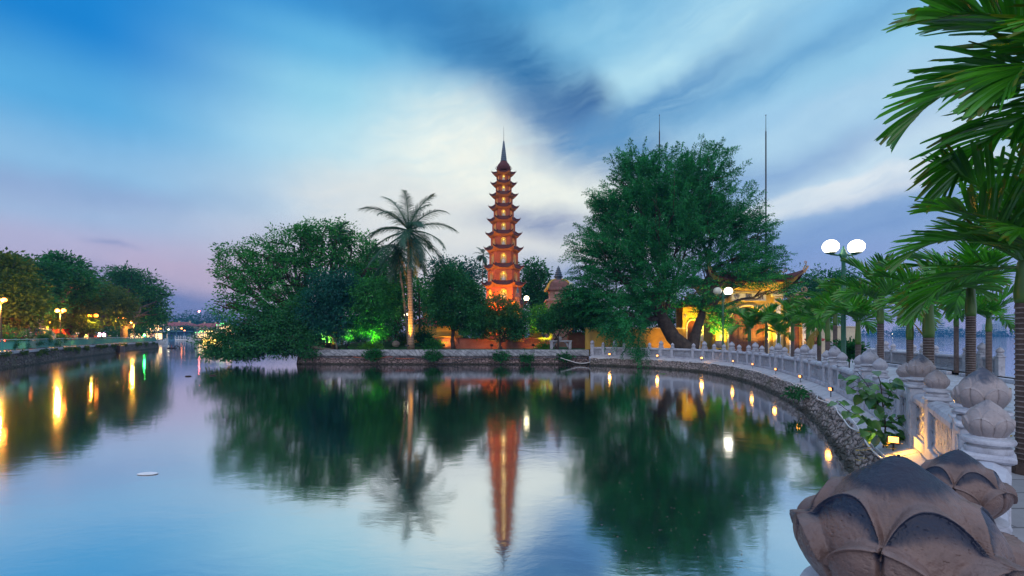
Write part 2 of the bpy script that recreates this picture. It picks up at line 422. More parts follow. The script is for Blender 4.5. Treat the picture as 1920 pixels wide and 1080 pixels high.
M['rubble_dark'] = rubble_mat('rubble_dark', (0.06, 0.055, 0.05), (0.15, 0.13, 0.12), (0.02, 0.02, 0.018), 2.6)
M['rubble_pink'] = rubble_mat('rubble_pink', (0.22, 0.15, 0.14), (0.48, 0.36, 0.34), (0.025, 0.022, 0.02), 4.2)

# old stone coping with slanting dark cuts along the island quay
m, g = new_mat('slab_band')
tc = g.n('ShaderNodeTexCoord').outputs['Object']
n = g.noise(tc, 1.6, 6, 0.7, 1.5)
w = g.n('ShaderNodeTexWave', wave_type='BANDS', bands_direction='DIAGONAL', inp={0: tc, 'Scale': 1.3, 'Distortion': 14.0, 'Detail': 4.0, 'Detail Scale': 0.35}).outputs['Fac']
cc = g.mix(g.rng(n, 0.38, 0.62), (0.34, 0.36, 0.38), (0.14, 0.15, 0.17))
cc = g.mix(g.rng(w, 0.90, 0.99, 0, 0.6), cc, (0.03, 0.035, 0.035))
principled(g, cc, 0.85, 0, bump(g, g.math('ADD', n, g.math('MULTIPLY', w, -0.4)), 0.6, 0.05))
M['slab_band'] = m

# banded coconut bark
m, g = new_mat('coconut_bark')
tc = g.n('ShaderNodeTexCoord').outputs['Object']
z = g.n('ShaderNodeSeparateXYZ', inp={0: tc}).outputs[2]
zz = g.math('ADD', g.math('MULTIPLY', z, 4.6), g.math('MULTIPLY', g.noise(tc, 3.5, 3, 0.6), 0.9))
saw = g.math('FRACT', zz)
ring = g.rng(saw, 0.0, 0.26, 1.0, 0.0)
cc = g.mix(ring, (0.34, 0.24, 0.16), (0.05, 0.03, 0.025))
principled(g, cc, 0.85, 0, bump(g, g.math('ADD', saw, g.math('MULTIPLY', g.noise(tc, 20, 4, 0.6), 0.3)), 0.9, 0.05))
M['coconut_bark'] = m

# lake: long-exposure water, smooth with a soft vertical smear
m, g = new_mat('lake_water')
geo = g.n('ShaderNodeNewGeometry').outputs['Position']
mp = g.n('ShaderNodeMapping', inp={0: geo, 3: (0.9, 1.6, 1.0)}).outputs[0]
n1 = g.noise(mp, 1.6, 4, 0.55, 0.6)
n2 = g.noise(mp, 9.0, 3, 0.5)
hh = g.math('ADD', g.math('MULTIPLY', n1, 1.0), g.math('MULTIPLY', n2, 0.16))
nb = g.n('ShaderNodeBump', inp={'Strength': 0.045, 'Distance': 0.05, 'Height': hh}).outputs[0]
calm = g.noise(geo, 0.12, 3, 0.5)
gl = g.n('ShaderNodeBsdfGlossy', distribution='GGX', inp={0: (0.86, 0.90, 0.94), 1: g.rng(calm, 0.35, 0.65, 0.055, 0.095), 'Normal': nb})
df = g.n('ShaderNodeBsdfDiffuse', inp={0: (0.008, 0.028, 0.030)})
lw = g.n('ShaderNodeLayerWeight', inp={0: 0.5}).outputs['Facing']
fac = g.rng(lw, 0.2, 0.9, 0.70, 0.97)
mx = g.n('ShaderNodeMixShader', inp={0: fac, 1: df.outputs[0], 2: gl.outputs[0]})
g.n('ShaderNodeOutputMaterial', inp={0: mx.outputs[0]})
M['lake_water'] = m

# ------------------------------------------------------------------ mesh tools
class MB:
    def __init__(s):
        s.v, s.f, s.m = [], [], []
    def add(s, vs, fs, T=None, mi=0):
        o = len(s.v)
        if T is not None:
            vs = [T @ Vector(v) for v in vs]
        s.v += [tuple(v) for v in vs]
        s.f += [tuple(o + i for i in f) for f in fs]
        s.m += [mi] * len(fs)
        return s
    def box(s, x0, x1, y0, y1, z0, z1, T=None, mi=0, bev=0.0):
        if bev:
            b = min(bev, (x1 - x0) / 2.1, (y1 - y0) / 2.1, (z1 - z0) / 2.1)
            vs = []
            for (zz, i) in ((z0, b), (z0 + b, 0), (z1 - b, 0), (z1, b)):
                vs += [(x0 + i, y0 + b if not i else y0 + i, zz)] if False else []
                a0, a1, c0, c1 = x0 + i, x1 - i, y0 + i, y1 - i
                vs += [(a0 + b, c0, zz), (a1 - b, c0, zz), (a1, c0 + b, zz), (a1, c1 - b, zz), (a1 - b, c1, zz), (a0 + b, c1, zz), (a0, c1 - b, zz), (a0, c0 + b, zz)]
            fs = [tuple(reversed(range(8))), tuple(range(24, 32))]
            for k in range(3):
                for j in range(8):
                    fs.append((k * 8 + j, k * 8 + (j + 1) % 8, (k + 1) * 8 + (j + 1) % 8, (k + 1) * 8 + j))
            return s.add(vs, fs, T, mi)
        vs = [(x0, y0, z0), (x1, y0, z0), (x1, y1, z0), (x0, y1, z0), (x0, y0, z1), (x1, y0, z1), (x1, y1, z1), (x0, y1, z1)]
        fs = [(3, 2, 1, 0), (4, 5, 6, 7), (0, 1, 5, 4), (1, 2, 6, 5), (2, 3, 7, 6), (3, 0, 4, 7)]
        return s.add(vs, fs, T, mi)
    def tube(s, path, rad, n=8, T=None, mi=0, cap=True):
        P = [Vector(p) for p in path]
        if not hasattr(rad, '__len__'):
            rad = [rad] * len(P)
        vs, fs = [], []
        t0 = (P[1] - P[0]).normalized()
        up = Vector((0, 0, 1)) if abs(t0.z) < 0.9 else Vector((1, 0, 0))
        a = t0.cross(up).normalized()
        for i, p in enumerate(P):
            t = (P[min(i + 1, len(P) - 1)] - P[max(i - 1, 0)]).normalized()
            a = (a - t * a.dot(t)).normalized()
            b = t.cross(a)
            for k in range(n):
                th = 2 * math.pi * k / n
                vs.append(p + (a * math.cos(th) + b * math.sin(th)) * rad[i])
        for i in range(len(P) - 1):
            for k in range(n):
                fs.append((i * n + k, i * n + (k + 1) % n, (i + 1) * n + (k + 1) % n, (i + 1) * n + k))
        if cap:
            fs.append(tuple(reversed(range(n))))
            fs.append(tuple((len(P) - 1) * n + k for k in range(n)))
        return s.add(vs, fs, T, mi)
    def lathe(s, prof, n=16, T=None, mi=0, c=(0, 0, 0), rot=0.0, cap=True):
        vs, fs = [], []
        for (r, z) in prof:
            for k in range(n):
                th = 2 * math.pi * k / n + rot
                vs.append((c[0] + r * math.cos(th), c[1] + r * math.sin(th), c[2] + z))
        for i in range(len(prof) - 1):
            for k in range(n):
                fs.append((i * n + k, i * n + (k + 1) % n, (i + 1) * n + (k + 1) % n, (i + 1) * n + k))
        if cap:
            fs.append(tuple(reversed(range(n))))
            fs.append(tuple((len(prof) - 1) * n + k for k in range(n)))
        return s.add(vs, fs, T, mi)
    def ball(s, c, r, n=12, T=None, mi=0, sq=(1, 1, 1)):
        k = max(4, n // 2)
        prof = [(r * math.sin(math.pi * i / k) + 1e-4, -r * math.cos(math.pi * i / k)) for i in range(k + 1)]
        vs, fs = [], []
        for (rr, z) in prof:
            for j in range(n):
                th = 2 * math.pi * j / n
                vs.append((c[0] + rr * math.cos(th) * sq[0], c[1] + rr * math.sin(th) * sq[1], c[2] + z * sq[2]))
        for i in range(k):
            for j in range(n):
                fs.append((i * n + j, i * n + (j + 1) % n, (i + 1) * n + (j + 1) % n, (i + 1) * n + j))
        fs.append(tuple(reversed(range(n))))
        fs.append(tuple(k * n + j for j in range(n)))
        return s.add(vs, fs, T, mi)
    def build(s, name, mats, parent=None, smooth=False, loc=None, rz=None):
        me = bpy.data.meshes.new(name)
        me.from_pydata(s.v, [], s.f)
        if not isinstance(mats, (list, tuple)):
            mats = [mats]
        for m_ in mats:
            me.materials.append(M[m_] if isinstance(m_, str) else m_)
        if len(mats) > 1:
            me.polygons.foreach_set('material_index', s.m)
        if smooth:
            me.polygons.foreach_set('use_smooth', [True] * len(s.f))
        me.update()
        o = bpy.data.objects.new(name, me)
        col.objects.link(o)
        if parent is not None:
            o.parent = parent
        if loc is not None:
            o.location = loc
        if rz is not None:
            o.rotation_euler = (0, 0, rz)
        return o

def smooth_by_angle(o, deg=40):
    try:
        o.data.set_sharp_from_angle(angle=R(deg))
        o.data.polygons.foreach_set('use_smooth', [True] * len(o.data.polygons))
    except Exception:
        pass
    return o

def tag(o, label=None, cat=None, group=None, kind=None):
    if label: o['label'] = label
    if cat: o['category'] = cat
    if group: o['group'] = group
    if kind: o['kind'] = kind
    return o
def thing(name, label, cat, loc=(0, 0, 0), rz=0.0, group=None):
    o = bpy.data.objects.new(name, None)
    o.empty_display_size = 0.2
    col.objects.link(o)
    o.location = loc
    o.rotation_euler = (0, 0, rz)
    return tag(o, label, cat, group)
def copy_tree(o, parent=None):
    c = o.copy()
    col.objects.link(c)
    c.parent = parent
    for ch in list(o.children):
        copy_tree(ch, c)
    return c
def dup(o, label, loc, rz=0.0, scale=1.0):
    c = copy_tree(o)
    c.location = loc
    c.rotation_euler = (0, 0, rz)
    c.scale = (scale,) * 3
    c['label'] = label
    return c
def P(px, d, py=None, z=None):
    """point in the place that the photograph shows at (px, py) if it stands d metres ahead"""
    x = (px - 960) / F * d
    if z is None:
        z = HC + (HOR - py) / F * d
    return Vector((x, d, z))
def spot(parent, loc, target, energy, color, size=60, blend=0.6, rad=0.15):
    ld = bpy.data.lights.new('beam', 'SPOT')
    ld.energy = energy
    ld.color = color
    ld.spot_size = R(size)
    ld.spot_blend = blend
    ld.shadow_soft_size = rad
    o = bpy.data.objects.new('beam', ld)
    col.objects.link(o)
    if parent is not None:
        o.parent = parent
    o.location = loc
    dv = Vector(target) - Vector(loc)
    o.rotation_euler = dv.to_track_quat('-Z', 'Y').to_euler()
    return o
def point(parent, loc, energy, color, rad=0.1):
    ld = bpy.data.lights.new('glow', 'POINT')
    ld.energy = energy
    ld.color = color
    ld.shadow_soft_size = rad
    o = bpy.data.objects.new('glow', ld)
    col.objects.link(o)
    if parent is not None:
        o.parent = parent
    o.location = loc
    return o

# ------------------------------------------------------------------ numpy leaf meshes
nr = np.random.default_rng(11)
def quads_object(name, V, matl, parent=None):
    """V: (n,4,3) array of quads -> one mesh"""
    V = np.ascontiguousarray(V, dtype=np.float32)
    n = V.shape[0]
    me = bpy.data.meshes.new(name)
    me.vertices.add(n * 4)
    me.vertices.foreach_set('co', V.reshape(-1))
    me.loops.add(n * 4)
    me.loops.foreach_set('vertex_index', np.arange(n * 4, dtype=np.int32))
    me.polygons.add(n)
    me.polygons.foreach_set('loop_start', np.arange(0, n * 4, 4, dtype=np.int32))
    me.polygons.foreach_set('loop_total', np.full(n, 4, dtype=np.int32))
    me.materials.append(M[matl] if isinstance(matl, str) else matl)
    me.update(calc_edges=True)
    o = bpy.data.objects.new(name, me)
    col.objects.link(o)
    if parent is not None:
        o.parent = parent
    return o
def unit(a):
    return a / np.maximum(np.linalg.norm(a, axis=-1, keepdims=True), 1e-6)
def leaves(pos, direction, length, width, up=None):
    """diamond leaves: pos (n,3) base, direction (n,3), length/width (n,)"""
    n = len(pos)
    d = unit(direction)
    r = unit(nr.normal(size=(n, 3)) + (0 if up is None else up))
    s = unit(np.cross(d, r))
    L, W = length[:, None], width[:, None]
    return np.stack([pos, pos + d * L * 0.45 + s * W * 0.5, pos + d * L, pos + d * L * 0.45 - s * W * 0.5], axis=1)

def blob_leaves(lumps, clusters, per, size, spread, droop=0.25, hollow=0.55):
    """leaf clusters spread through the outer part of each lump (cx,cy,cz,rx,ry,rz)"""
    L = np.array(lumps, dtype=float)
    vol = (L[:, 3] * L[:, 4] + L[:, 4] * L[:, 5] + L[:, 3] * L[:, 5])
    cnt = np.maximum(3, (clusters * vol / vol.sum()).astype(int))
    out = []
    for l, c in zip(L, cnt):
        u = unit(nr.normal(size=(c, 3)))
        rr = hollow + (1 - hollow) * nr.random(c) ** 0.6
        rr = rr * (1 + 0.16 * nr.normal(size=c))
        ctr = l[:3] + u * rr[:, None] * l[3:6]
        base = np.repeat(ctr, per, axis=0)
        uu = np.repeat(u, per, axis=0)
        off = nr.normal(size=base.shape) * spread * np.array([1, 1, 0.62])
        pos = base + off
        dr = off * 1.3 / max(spread, 1e-3) + uu * 0.9 + nr.normal(size=base.shape) * 0.5
        dr[:, 2] -= droop * 2.0
        sz = size * (0.6 + 0.8 * nr.random(len(pos)))
        out.append(leaves(pos, dr, sz, sz * 0.5, up=np.array([0, 0, 1.1])))
    return np.concatenate(out, axis=0)

def wobble_path(a, b, n=5, amp=0.15):
    a, b = Vector(a), Vector(b)
    L = (b - a).length
    pts = []
    for i in range(n + 1):
        t = i / n
        p = a.lerp(b, t)
        if 0 < i < n:
            p += Vector((rnd.uniform(-1, 1), rnd.uniform(-1, 1), rnd.uniform(-1, 1))) * amp * L * 0.35
        pts.append(p)
    return pts

def broad_tree(name, label, cat, base, lumps, clusters=300, per=26, size=0.26, spread=0.36, trunk=0.22, leafm='leaf_dark', barkm='bark', fork=0.45, lean=(0, 0), group=None, droop=0.25, stems=1, twig=3, hollow=0.55):
    base = Vector(base)
    t = thing(name, label, cat, base, 0, group)
    lm = [(l[0] - base.x, l[1] - base.y, l[2] - base.z) + tuple(l[3:6]) for l in lumps]
    cz = min(l[2] for l in lm)
    mb = MB()
    for s_ in range(stems):
        bo = Vector((rnd.uniform(-.3, .3), rnd.uniform(-.3, .3), 0)) * (0 if stems == 1 else 1.0)
        fk = Vector((lean[0], lean[1], max(0.6, cz * fork))) + bo * 1.6
        trp = [bo + Vector((0, 0, -0.3)), bo + Vector((lean[0] * .1, lean[1] * .1, 0.15)), bo.lerp(fk, 0.5) + Vector((rnd.uniform(-.1, .1), 0, 0)), fk]
        tr = trunk / (1 if stems == 1 else 1.5)
        mb.tube(trp, [tr * 1.55, tr * 1.15, tr * 0.95, tr * 0.85], 10)
        for i, l in enumerate(lm):
            if stems > 1 and i % stems != s_:
                continue
            c = Vector(l[:3])
            w = wobble_path(fk - Vector((0, 0, 0.1)), c, 5, 0.2)
            k = tr * (0.6 if len(lm) > 2 else 0.8)
            mb.tube(w, [k * (1 - 0.75 * j / 5) for j in range(6)], 7)
            for _ in range(twig):
                u = Vector((rnd.gauss(0, 1), rnd.gauss(0, 1), rnd.gauss(0.2, 0.8))).normalized()
                e = c + Vector((u.x * l[3], u.y * l[4], u.z * l[5])) * 0.85
                st = w[rnd.randint(2, 5)]
                mb.tube(wobble_path(st, e, 4, 0.2), [k * 0.42 * (1 - 0.8 * j / 4) for j in range(5)], 5)
    tk = mb.build('trunk', barkm, t, smooth=True)
    quads_object('crown', blob_leaves(lm, clusters, per, size, spread, droop, hollow), leafm, t)
    return t

def lump(px, py, d, rx, ry, rd=None, dz=0):
    """crown lump seen round (px, py) at distance d, radii rx, ry in photograph pixels"""
    p = P(px, d, py)
    k = d / F
    return (p.x, p.y + dz, p.z, rx * k, (rd if rd is not None else rx) * k, ry * k)

# ------------------------------------------------------------------ paths
def catmull(pts, step=0.25):
    out = []
    n = len(pts)
    for i in range(n - 1):
        p0 = Vector(pts[max(i - 1, 0)]); p1 = Vector(pts[i]); p2 = Vector(pts[i + 1]); p3 = Vector(pts[min(i + 2, n - 1)])
        k = max(2, int((p2 - p1).length / step))
        for j in range(k):
            t = j / k
            out.append(0.5 * ((2 * p1) + (-p0 + p2) * t + (2 * p0 - 5 * p1 + 4 * p2 - p3) * t * t + (-p0 + 3 * p1 - 3 * p2 + p3) * t ** 3))
    out.append(Vector(pts[-1]))
    return out
LP = [(-5.2, -4.4), (-2.3, -1.75), (0.765, 0.90), (3.70, 3.58), (5.70, 6.35), (7.50, 9.55), (9.25, 13.05), (10.55, 16.4), (11.65, 19.9), (12.35, 23.1), (12.65, 26.2), (12.3, 29.1), (10.55, 32.2), (7.85, 34.7), (6.15, 35.4)]
PATH = catmull(LP, 0.12)
PL = [0.0]
for i in range(1, len(PATH)):
    PL.append(PL[-1] + (PATH[i] - PATH[i - 1]).length)
def at_len(s):
    s = min(max(s, 0.0), PL[-1] - 1e-4)
    import bisect
    i = min(max(bisect.bisect_right(PL, s) - 1, 0), len(PATH) - 2)
    t = (s - PL[i]) / max(PL[i + 1] - PL[i], 1e-6)
    p = PATH[i].lerp(PATH[i + 1], t)
    j0, j1 = max(i - 2, 0), min(i + 3, len(PATH) - 1)
    d = (PATH[j1] - PATH[j0]).normalized()
    return p, d
def len_of(q):
    q = Vector(q)
    return PL[min(range(len(PATH)), key=lambda i: (PATH[i] - q).length)]
SL = [len_of(q) for q in LP]
def off(s, o):
    p, d = at_len(s)
    return Vector((p.x - d.y * o, p.y + d.x * o))      # o > 0 : towards the lake
def desc(y):
    t = min(max((y - 5) / 22, 0), 1)
    return GZ + 0.02 - 0.10 * t

def fill_poly(mb, pts2, z):
    """flat polygon sheet, triangulated"""
    from mathutils.geometry import tessellate_polygon
    vs = [(p[0], p[1], z) for p in pts2]
    tri = tessellate_polygon([[Vector(v) for v in vs]])
    fs = []
    for t in tri:
        a, b, c = [Vector(vs[i]) for i in t]
        fs.append(t if (b - a).cross(c - a).z > 0 else tuple(reversed(t)))
    mb.add(vs, fs)

# ------------------------------------------------------------------ water and ground
mb = MB()
mb.add([(-1150, -60, 0), (1150, -60, 0), (1150, 1090, 0), (-1150, 1090, 0)], [(0, 1, 2, 3)])
tag(mb.build('water', 'lake_water'), kind='structure')
mb = MB()
mb.add([(-1155, -62, -2.2), (1155, -62, -2.2), (1155, 1095, -2.2), (-1155, 1095, -2.2)], [(0, 1, 2, 3)])
tag(mb.build('ground', 'earth'), kind='structure')

# right-hand balustrade line (lake side beyond the palms)
RP = [Vector((13.2, 1.2)), Vector((18.4, 17.8)), Vector((19.65, 21.7)), Vector((21.0, 25.6)), Vector((22.3, 29.4)), Vector((23.6, 33.2)), Vector((26.4, 41))]

left_edge = [off(s, 0.12) for s in np.arange(0.0, PL[-1], 0.5)]
outer_r = [(p.x + 0.35, p.y) for p in reversed(RP)]
pav = [tuple(p) for p in left_edge] + [(6.2, 37.0), (8.0, 60.0), (45, 60), (40, 41)] + outer_r + [(9.0, -12), (-9, -12), (-6.5, -5.0)]
mb = MB()
fill_poly(mb, pav, GZ)
tag(mb.build('pavement', 'paving'), kind='structure')

def strip(name, matl, prof, s0, s1, ds, disp=None, kind='structure', parent=None, smooth=True):
    """surface swept along the causeway path; prof: list of (offset, z)"""
    ss = np.arange(s0, s1, ds)
    vs, fs = [], []
    n = len(prof)
    for i, s in enumerate(ss):
        for (o, z) in prof:
            oo, zz = o, z
            q = off(s, oo)
            if disp:
                k = disp(Vector((q.x, q.y, z)), o, z)
                q = off(s, oo + k)
            vs.append((q.x, q.y, zz))
    for i in range(len(ss) - 1):
        for k in range(n - 1):
            fs.append((i * n + k, i * n + k + 1, (i + 1) * n + k + 1, (i + 1) * n + k))
    mb = MB().add(vs, fs)
    o = mb.build(name, matl, parent, smooth)
    return o
def stone_disp(p, o, z):
    q = Vector((p.x, p.y, p.z * 1.5)) * 3.6
    dd, _ = mnoise.voronoi(q)
    e = dd[1] - dd[0]
    return 0.07 * min(e * 2.2, 1.0) + 0.03 * mnoise.noise(q * 1.7) - 0.05
# quay: rubble wall below, sloping slabs above
quay = thing('stone_quay', 'rubble stone quay wall curving along the causeway with sloping pale slabs on top', 'quay wall', (0, 0, 0))
prof = [(0.47 + 0.34 * (1 - t), -0.25 + 0.83 * t) for t in [i / 13 for i in range(14)]] + [(0.36, 0.60)]
strip('rubble_wall', 'rubble', prof, SL[1], PL[-1], 0.07, stone_disp, parent=quay)
# slab blocks with open joints
s = SL[1]
mb = MB()
while s < PL[-1] - 0.3:
    w = 0.62 + rnd.uniform(-.04, .04)
    vs = []
    tw = rnd.uniform(-.006, .006)
    for (o_, z_) in ((0.10, GZ - 0.03 + tw), (0.44, 0.605 + tw), (0.46, 0.52), (0.10, 0.52)):
        for ss_ in (s, s + w - 0.012):
            q = off(ss_, o_)
            vs.append((q.x, q.y, z_))
    mb.add(vs, [(0, 1, 3, 2), (2, 3, 5, 4), (0, 2, 4, 6), (1, 7, 5, 3)])
    s += w
mb.build('coping_slab', 'granite_pave', quay)
mb = MB()
q0 = strip('bed', 'metal_grey', [(0.08, GZ - 0.06), (0.42, 0.56)], SL[1], PL[-1], 0.4, parent=quay)
q0.data.materials[0] = M['earth']

# ------------------------------------------------------------------ lotus bud finial
def lotus_mesh(Rr, H, nth, nz, petals=6, hi=False):
    """carved lotus bud: three whorls of overlapping petals with raised lips, pointed tip"""
    def prof(t):
        if t < 0.36:
            a = t / 0.36
            return 0.66 + 0.34 * math.sin(a * math.pi / 2)
        a = (t - 0.36) / 0.64
        return max(0.012, (math.cos(a * math.pi / 2) ** 0.62) * (1 - 0.16 * a * a) * (1 - max(0, a - .72) * .9))
    layers = [(0.0, 0.24, 0.52, 0.11 if hi else .05), (0.5, 0.46, 0.76, 0.09 if hi else .045)]   # phase, valley, peak, thickness
    vs, fs, wear = [], [], []
    for i in range(nz + 1):
        t = i / nz
        for k in range(nth):
            th = 2 * math.pi * k / nth
            r = prof(t)
            dr = 0.0
            wr = 1.25 * (t - .66) / .3
            lipm = 0.0
            for (ph, lo, top_, tk) in layers:
                x = (th / (2 * math.pi) * petals + ph) % 1.0
                x = 2 * x - 1
                hb = lo + (top_ - lo) * (max(0.0, 1 - abs(x) ** 2.3)) ** 0.6
                e = hb - t
                sw = 0.006 if hi else 0.010
                inside = 1 / (1 + math.exp(-max(-60, min(60, e / sw))))
                lip = math.exp(-((e - 0.016) / 0.016) ** 2)
                belly = 0.045 * (1 - x * x)
                if ph == 0.5 and e > 0: wr = 1.02 - e / .22 + .22 * (1 - x * x)
                if ph == 0.0 and e > 0: wr = .78 - e / .30 + .25 * (1 - x * x); lipm = 0.0
                lipm = max(lipm, math.exp(-((e - 0.008) / 0.013) ** 2))
                dr += inside * (tk * (1.0 + 0.1 * (1 - x * x))) + tk * 0.75 * lip * inside + inside * belly * 0.6
                if t < lo + 0.05:
                    dr -= 0.07 * math.exp(-((1 - abs(x)) / 0.05) ** 2) * min(1.0, t * 10)
            wear.append(max(0.0, wr) * (1 - lipm))
            rr = Rr * r * (0.87 + dr)
            if hi:
                th3 = Vector((math.cos(th), math.sin(th), t * 2))
                dd_ = mnoise.noise(th3 * 4.0) * .010 + mnoise.noise(th3 * 17.0) * .005 - max(0, mnoise.noise(th3 * 30.0) - .42) * .05
                rr *= 1 + dd_
            if t > 0.985:
                rr = Rr * 0.015
            vs.append((rr * math.cos(th), rr * math.sin(th), H * t))
    for i in range(nz):
        for k in range(nth):
            fs.append((i * nth + k, i * nth + (k + 1) % nth, (i + 1) * nth + (k + 1) % nth, (i + 1) * nth + k))
    fs.append(tuple((nz) * nth + k for k in range(nth)))
    return vs, fs, wear

def make_post(kind, hi=False, matl='granite_bud'):
    """square post with cap, collar and bud; origin on the paving"""
    big = kind == 'big'
    w = 0.135 if big else 0.10
    h = 0.825 if big else 0.755
    mb = MB()
    mb.box(-w, w, -w, w, -0.22, h - 0.05, bev=0.012)
    mb.box(-w - 0.025, w + 0.025, -w - 0.025, w + 0.025, h - 0.05, h, bev=0.015)
    if not big:
        pass
    else:
        for sx in (-1, 1):
            mb.box(-w * 0.62, w * 0.62, sx * (w + 0.002) - 0.006, sx * (w + 0.002) + 0.006, 0.10, h - 0.13, bev=0.004)
    post = mb.build('post', 'granite')
    col.objects.unlink(post)
    k = (0.148 if big else 0.112) * ((1.01 if big else 1.0) if hi > 1 else 1.0)
    n = 64 if hi else 24
    mc = MB()
    mc.lathe([(k * 0.98, 0), (k * 1.02, 0.012), (k * 1.0, 0.035), (k * 0.80, 0.042), (k * 0.80, 0.05), (k * 1.10, 0.058), (k * 1.15, 0.072), (k * 1.10, 0.088), (k * 0.74, 0.096), (k * 0.72, 0.105)], n)
    collar = mc.build('collar', 'granite', smooth=True)
    smooth_by_angle(collar, 50)
    col.objects.unlink(collar)
    collar.parent = post
    collar.location = (0, 0, h)
    nth, nz = (600, 340) if hi > 1 else (300, 180) if hi else (72, 40)
    vs, fs, wear = lotus_mesh(k * 1.06, (0.325 if big else 0.235) * ((.86 if big else .92) if hi > 1 else 1), nth, nz, hi=hi > 1)
    bd = MB().add(vs, fs).build('lotus_bud', matl, smooth=True)
    at = bd.data.attributes.new('wear', 'FLOAT', 'POINT')
    at.data.foreach_set('value', wear)
    col.objects.unlink(bd)
    bd.parent = post
    bd.location = (0, 0, h + 0.10)
    return post
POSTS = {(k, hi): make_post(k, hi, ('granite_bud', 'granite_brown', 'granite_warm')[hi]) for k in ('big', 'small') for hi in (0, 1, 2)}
def put_post(kind, hi, parent, x, y, z, rz):
    src = POSTS[(kind, hi)]
    c = src.copy(); col.objects.link(c); c.parent = parent
    c.location = (x, y, z); c.rotation_euler = (0, 0, rz)
    for ch in src.children:
        d = ch.copy(); col.objects.link(d); d.parent = c
        d.rotation_euler = (0, 0, rnd.choice([0.0, 0.26, 0.52]))
    return c

def rail_seg(parent, a, b, za, zb, first=[0]):
    """one bay between two posts: bottom rail, relief panel, top rail"""
    a, b = Vector(a), Vector(b)
    d = (b - a)
    L = d.length
    ang = math.atan2(d.y, d.x)
    slope = (zb - za) / L
    T = Matrix.Translation((a.x, a.y, za)) @ Matrix.Rotation(ang, 4, 'Z')
    sh = Matrix.Identity(4); sh[2][0] = slope
    T = T @ sh
    # top rail: rounded-over pitched coping
    prof = [(-0.105, 0.59), (-0.105, 0.645), (-0.085, 0.685), (-0.03, 0.712), (0.03, 0.712), (0.085, 0.685), (0.105, 0.645), (0.105, 0.59)]
    def ext(prof):
        vs = [(0, y, z) for y, z in prof] + [(L, y, z) for y, z in prof]
        n = len(prof)
        fs = [(k, (k + 1) % n, n + (k + 1) % n, n + k) for k in range(n)] + [tuple(reversed(range(n))), tuple(range(n, 2 * n))]
        return vs, [tuple(reversed(f)) for f in fs]
    mb = MB().add(*ext(prof), T=T)
    mb.build('top_rail', 'granite', parent)
    mb = MB()
    mb.box(0, L, -0.05, 0.05, 0.13, 0.588, T)
    if L > 0.5:
        fr = 0.045
        for sy in (-1, 1):
            y0, y1 = (0.05, 0.066) if sy > 0 else (-0.066, -0.05)
            mb.box(0.0, fr, y0, y1, 0.13, 0.588, T)
            mb.box(L - fr, L, y0, y1, 0.13, 0.588, T)
            mb.box(fr, L - fr, y0, y1, 0.545, 0.588, T)
            mb.box(fr, L - fr, y0, y1, 0.13, 0.17, T)
    mb.build('panel', 'granite_relief', parent)
    MB().box(0, L, -0.10, 0.10, -0.2, 0.128, T, bev=0.01).build('bottom_rail', 'granite', parent)

bal = thing('stone_balustrade', 'grey stone balustrade with lotus bud posts curving along the water side of the causeway', 'balustrade', (0, 0, 0))
plist = []     # (s, kind)
for i in range(2, len(LP)):
    if i < len(LP) - 1:
        dd = 0.92
        if i == 13:
            dd = 0.75
        if i > 2:
            plist.append((SL[i] - dd, 'small'))
        else:
            plist.append((SL[i] - 1.0, 'small'))
        plist.append((SL[i], 'big'))
        nx = SL[i + 1] - SL[i]
        plist.append((SL[i] + (1.06 if i == 2 else dd), 'small') if nx > 2.2 else (SL[i] + nx * 0.5, 'small'))
    else:
        plist.append((SL[i] - 0.1, 'big'))
pts = []
for (s, k) in plist:
    p, d = at_len(s)
    z = desc(p.y) + (0.06 if k == 'big' else 0.03) * (p.y < 2)
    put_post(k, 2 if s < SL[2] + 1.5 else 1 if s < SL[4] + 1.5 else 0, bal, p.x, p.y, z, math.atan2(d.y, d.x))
    pts.append((p, z, k))
for (p, z, k), (q, z2, k2) in zip(pts, pts[1:]):
    d = (q - p).normalized()
    wa, wb = (0.133 if k == 'big' else 0.098), (0.133 if k2 == 'big' else 0.098)
    rail_seg(bal, p + d * wa, q - d * wb, z, z2)

bal2 = thing('stone_balustrade', 'straight stone balustrade with lotus bud posts behind the palms facing the open lake', 'balustrade', (0, 0, 0))
pts = []
for i in range(1, len(RP) - 1):
    d = (RP[i + 1] - RP[i - 1]).normalized()
    for k, o_ in (('small', -0.95), ('big', 0.0), ('small', 0.95)):
        p = RP[i] + d * o_
        put_post(k, 0, bal2, p.x, p.y, GZ + 0.0, math.atan2(d.y, d.x))
        pts.append((p, GZ, k))
for (p, z, k), (q, z2, k2) in zip(pts, pts[1:]):
    d = (q - p).normalized()
    wa, wb = (0.133 if k == 'big' else 0.098), (0.133 if k2 == 'big' else 0.098)
    rail_seg(bal2, p + d * wa, q - d * wb, z, z2)
# quay face under the far balustrade and raised planting kerb
mb = MB()
for a, b in zip(RP, RP[1:]):
    mb.add([(a.x + .35, a.y, GZ), (b.x + .35, b.y, GZ), (b.x + .6, b.y, -0.4), (a.x + .6, a.y, -0.4)], [(0, 3, 2, 1)])
tag(mb.build('quay_wall', 'rubble'), 'low stone quay wall under the balustrade on the open lake side', 'quay wall')
kerb = thing('planting_kerb', 'low stone kerb of the planting bed under the palms before the open lake', 'kerb', (0, 0, 0))
A, B = RP[1] + Vector((-1.25, 0.3)), RP[3] + Vector((-1.25, 0))
d = (B - A); T = Matrix.Translation((A.x, A.y, GZ)) @ Matrix.Rotation(math.atan2(d.y, d.x), 4, 'Z')
x = -6.0
while x < d.length:
    if abs((x + 6) % 4.3) > 0.9:
        MB().box(x, x + 0.79, -0.09, 0.09, 0, 0.13, T, bev=0.012).build('kerb_stone', 'granite', kerb)
    x += 0.8
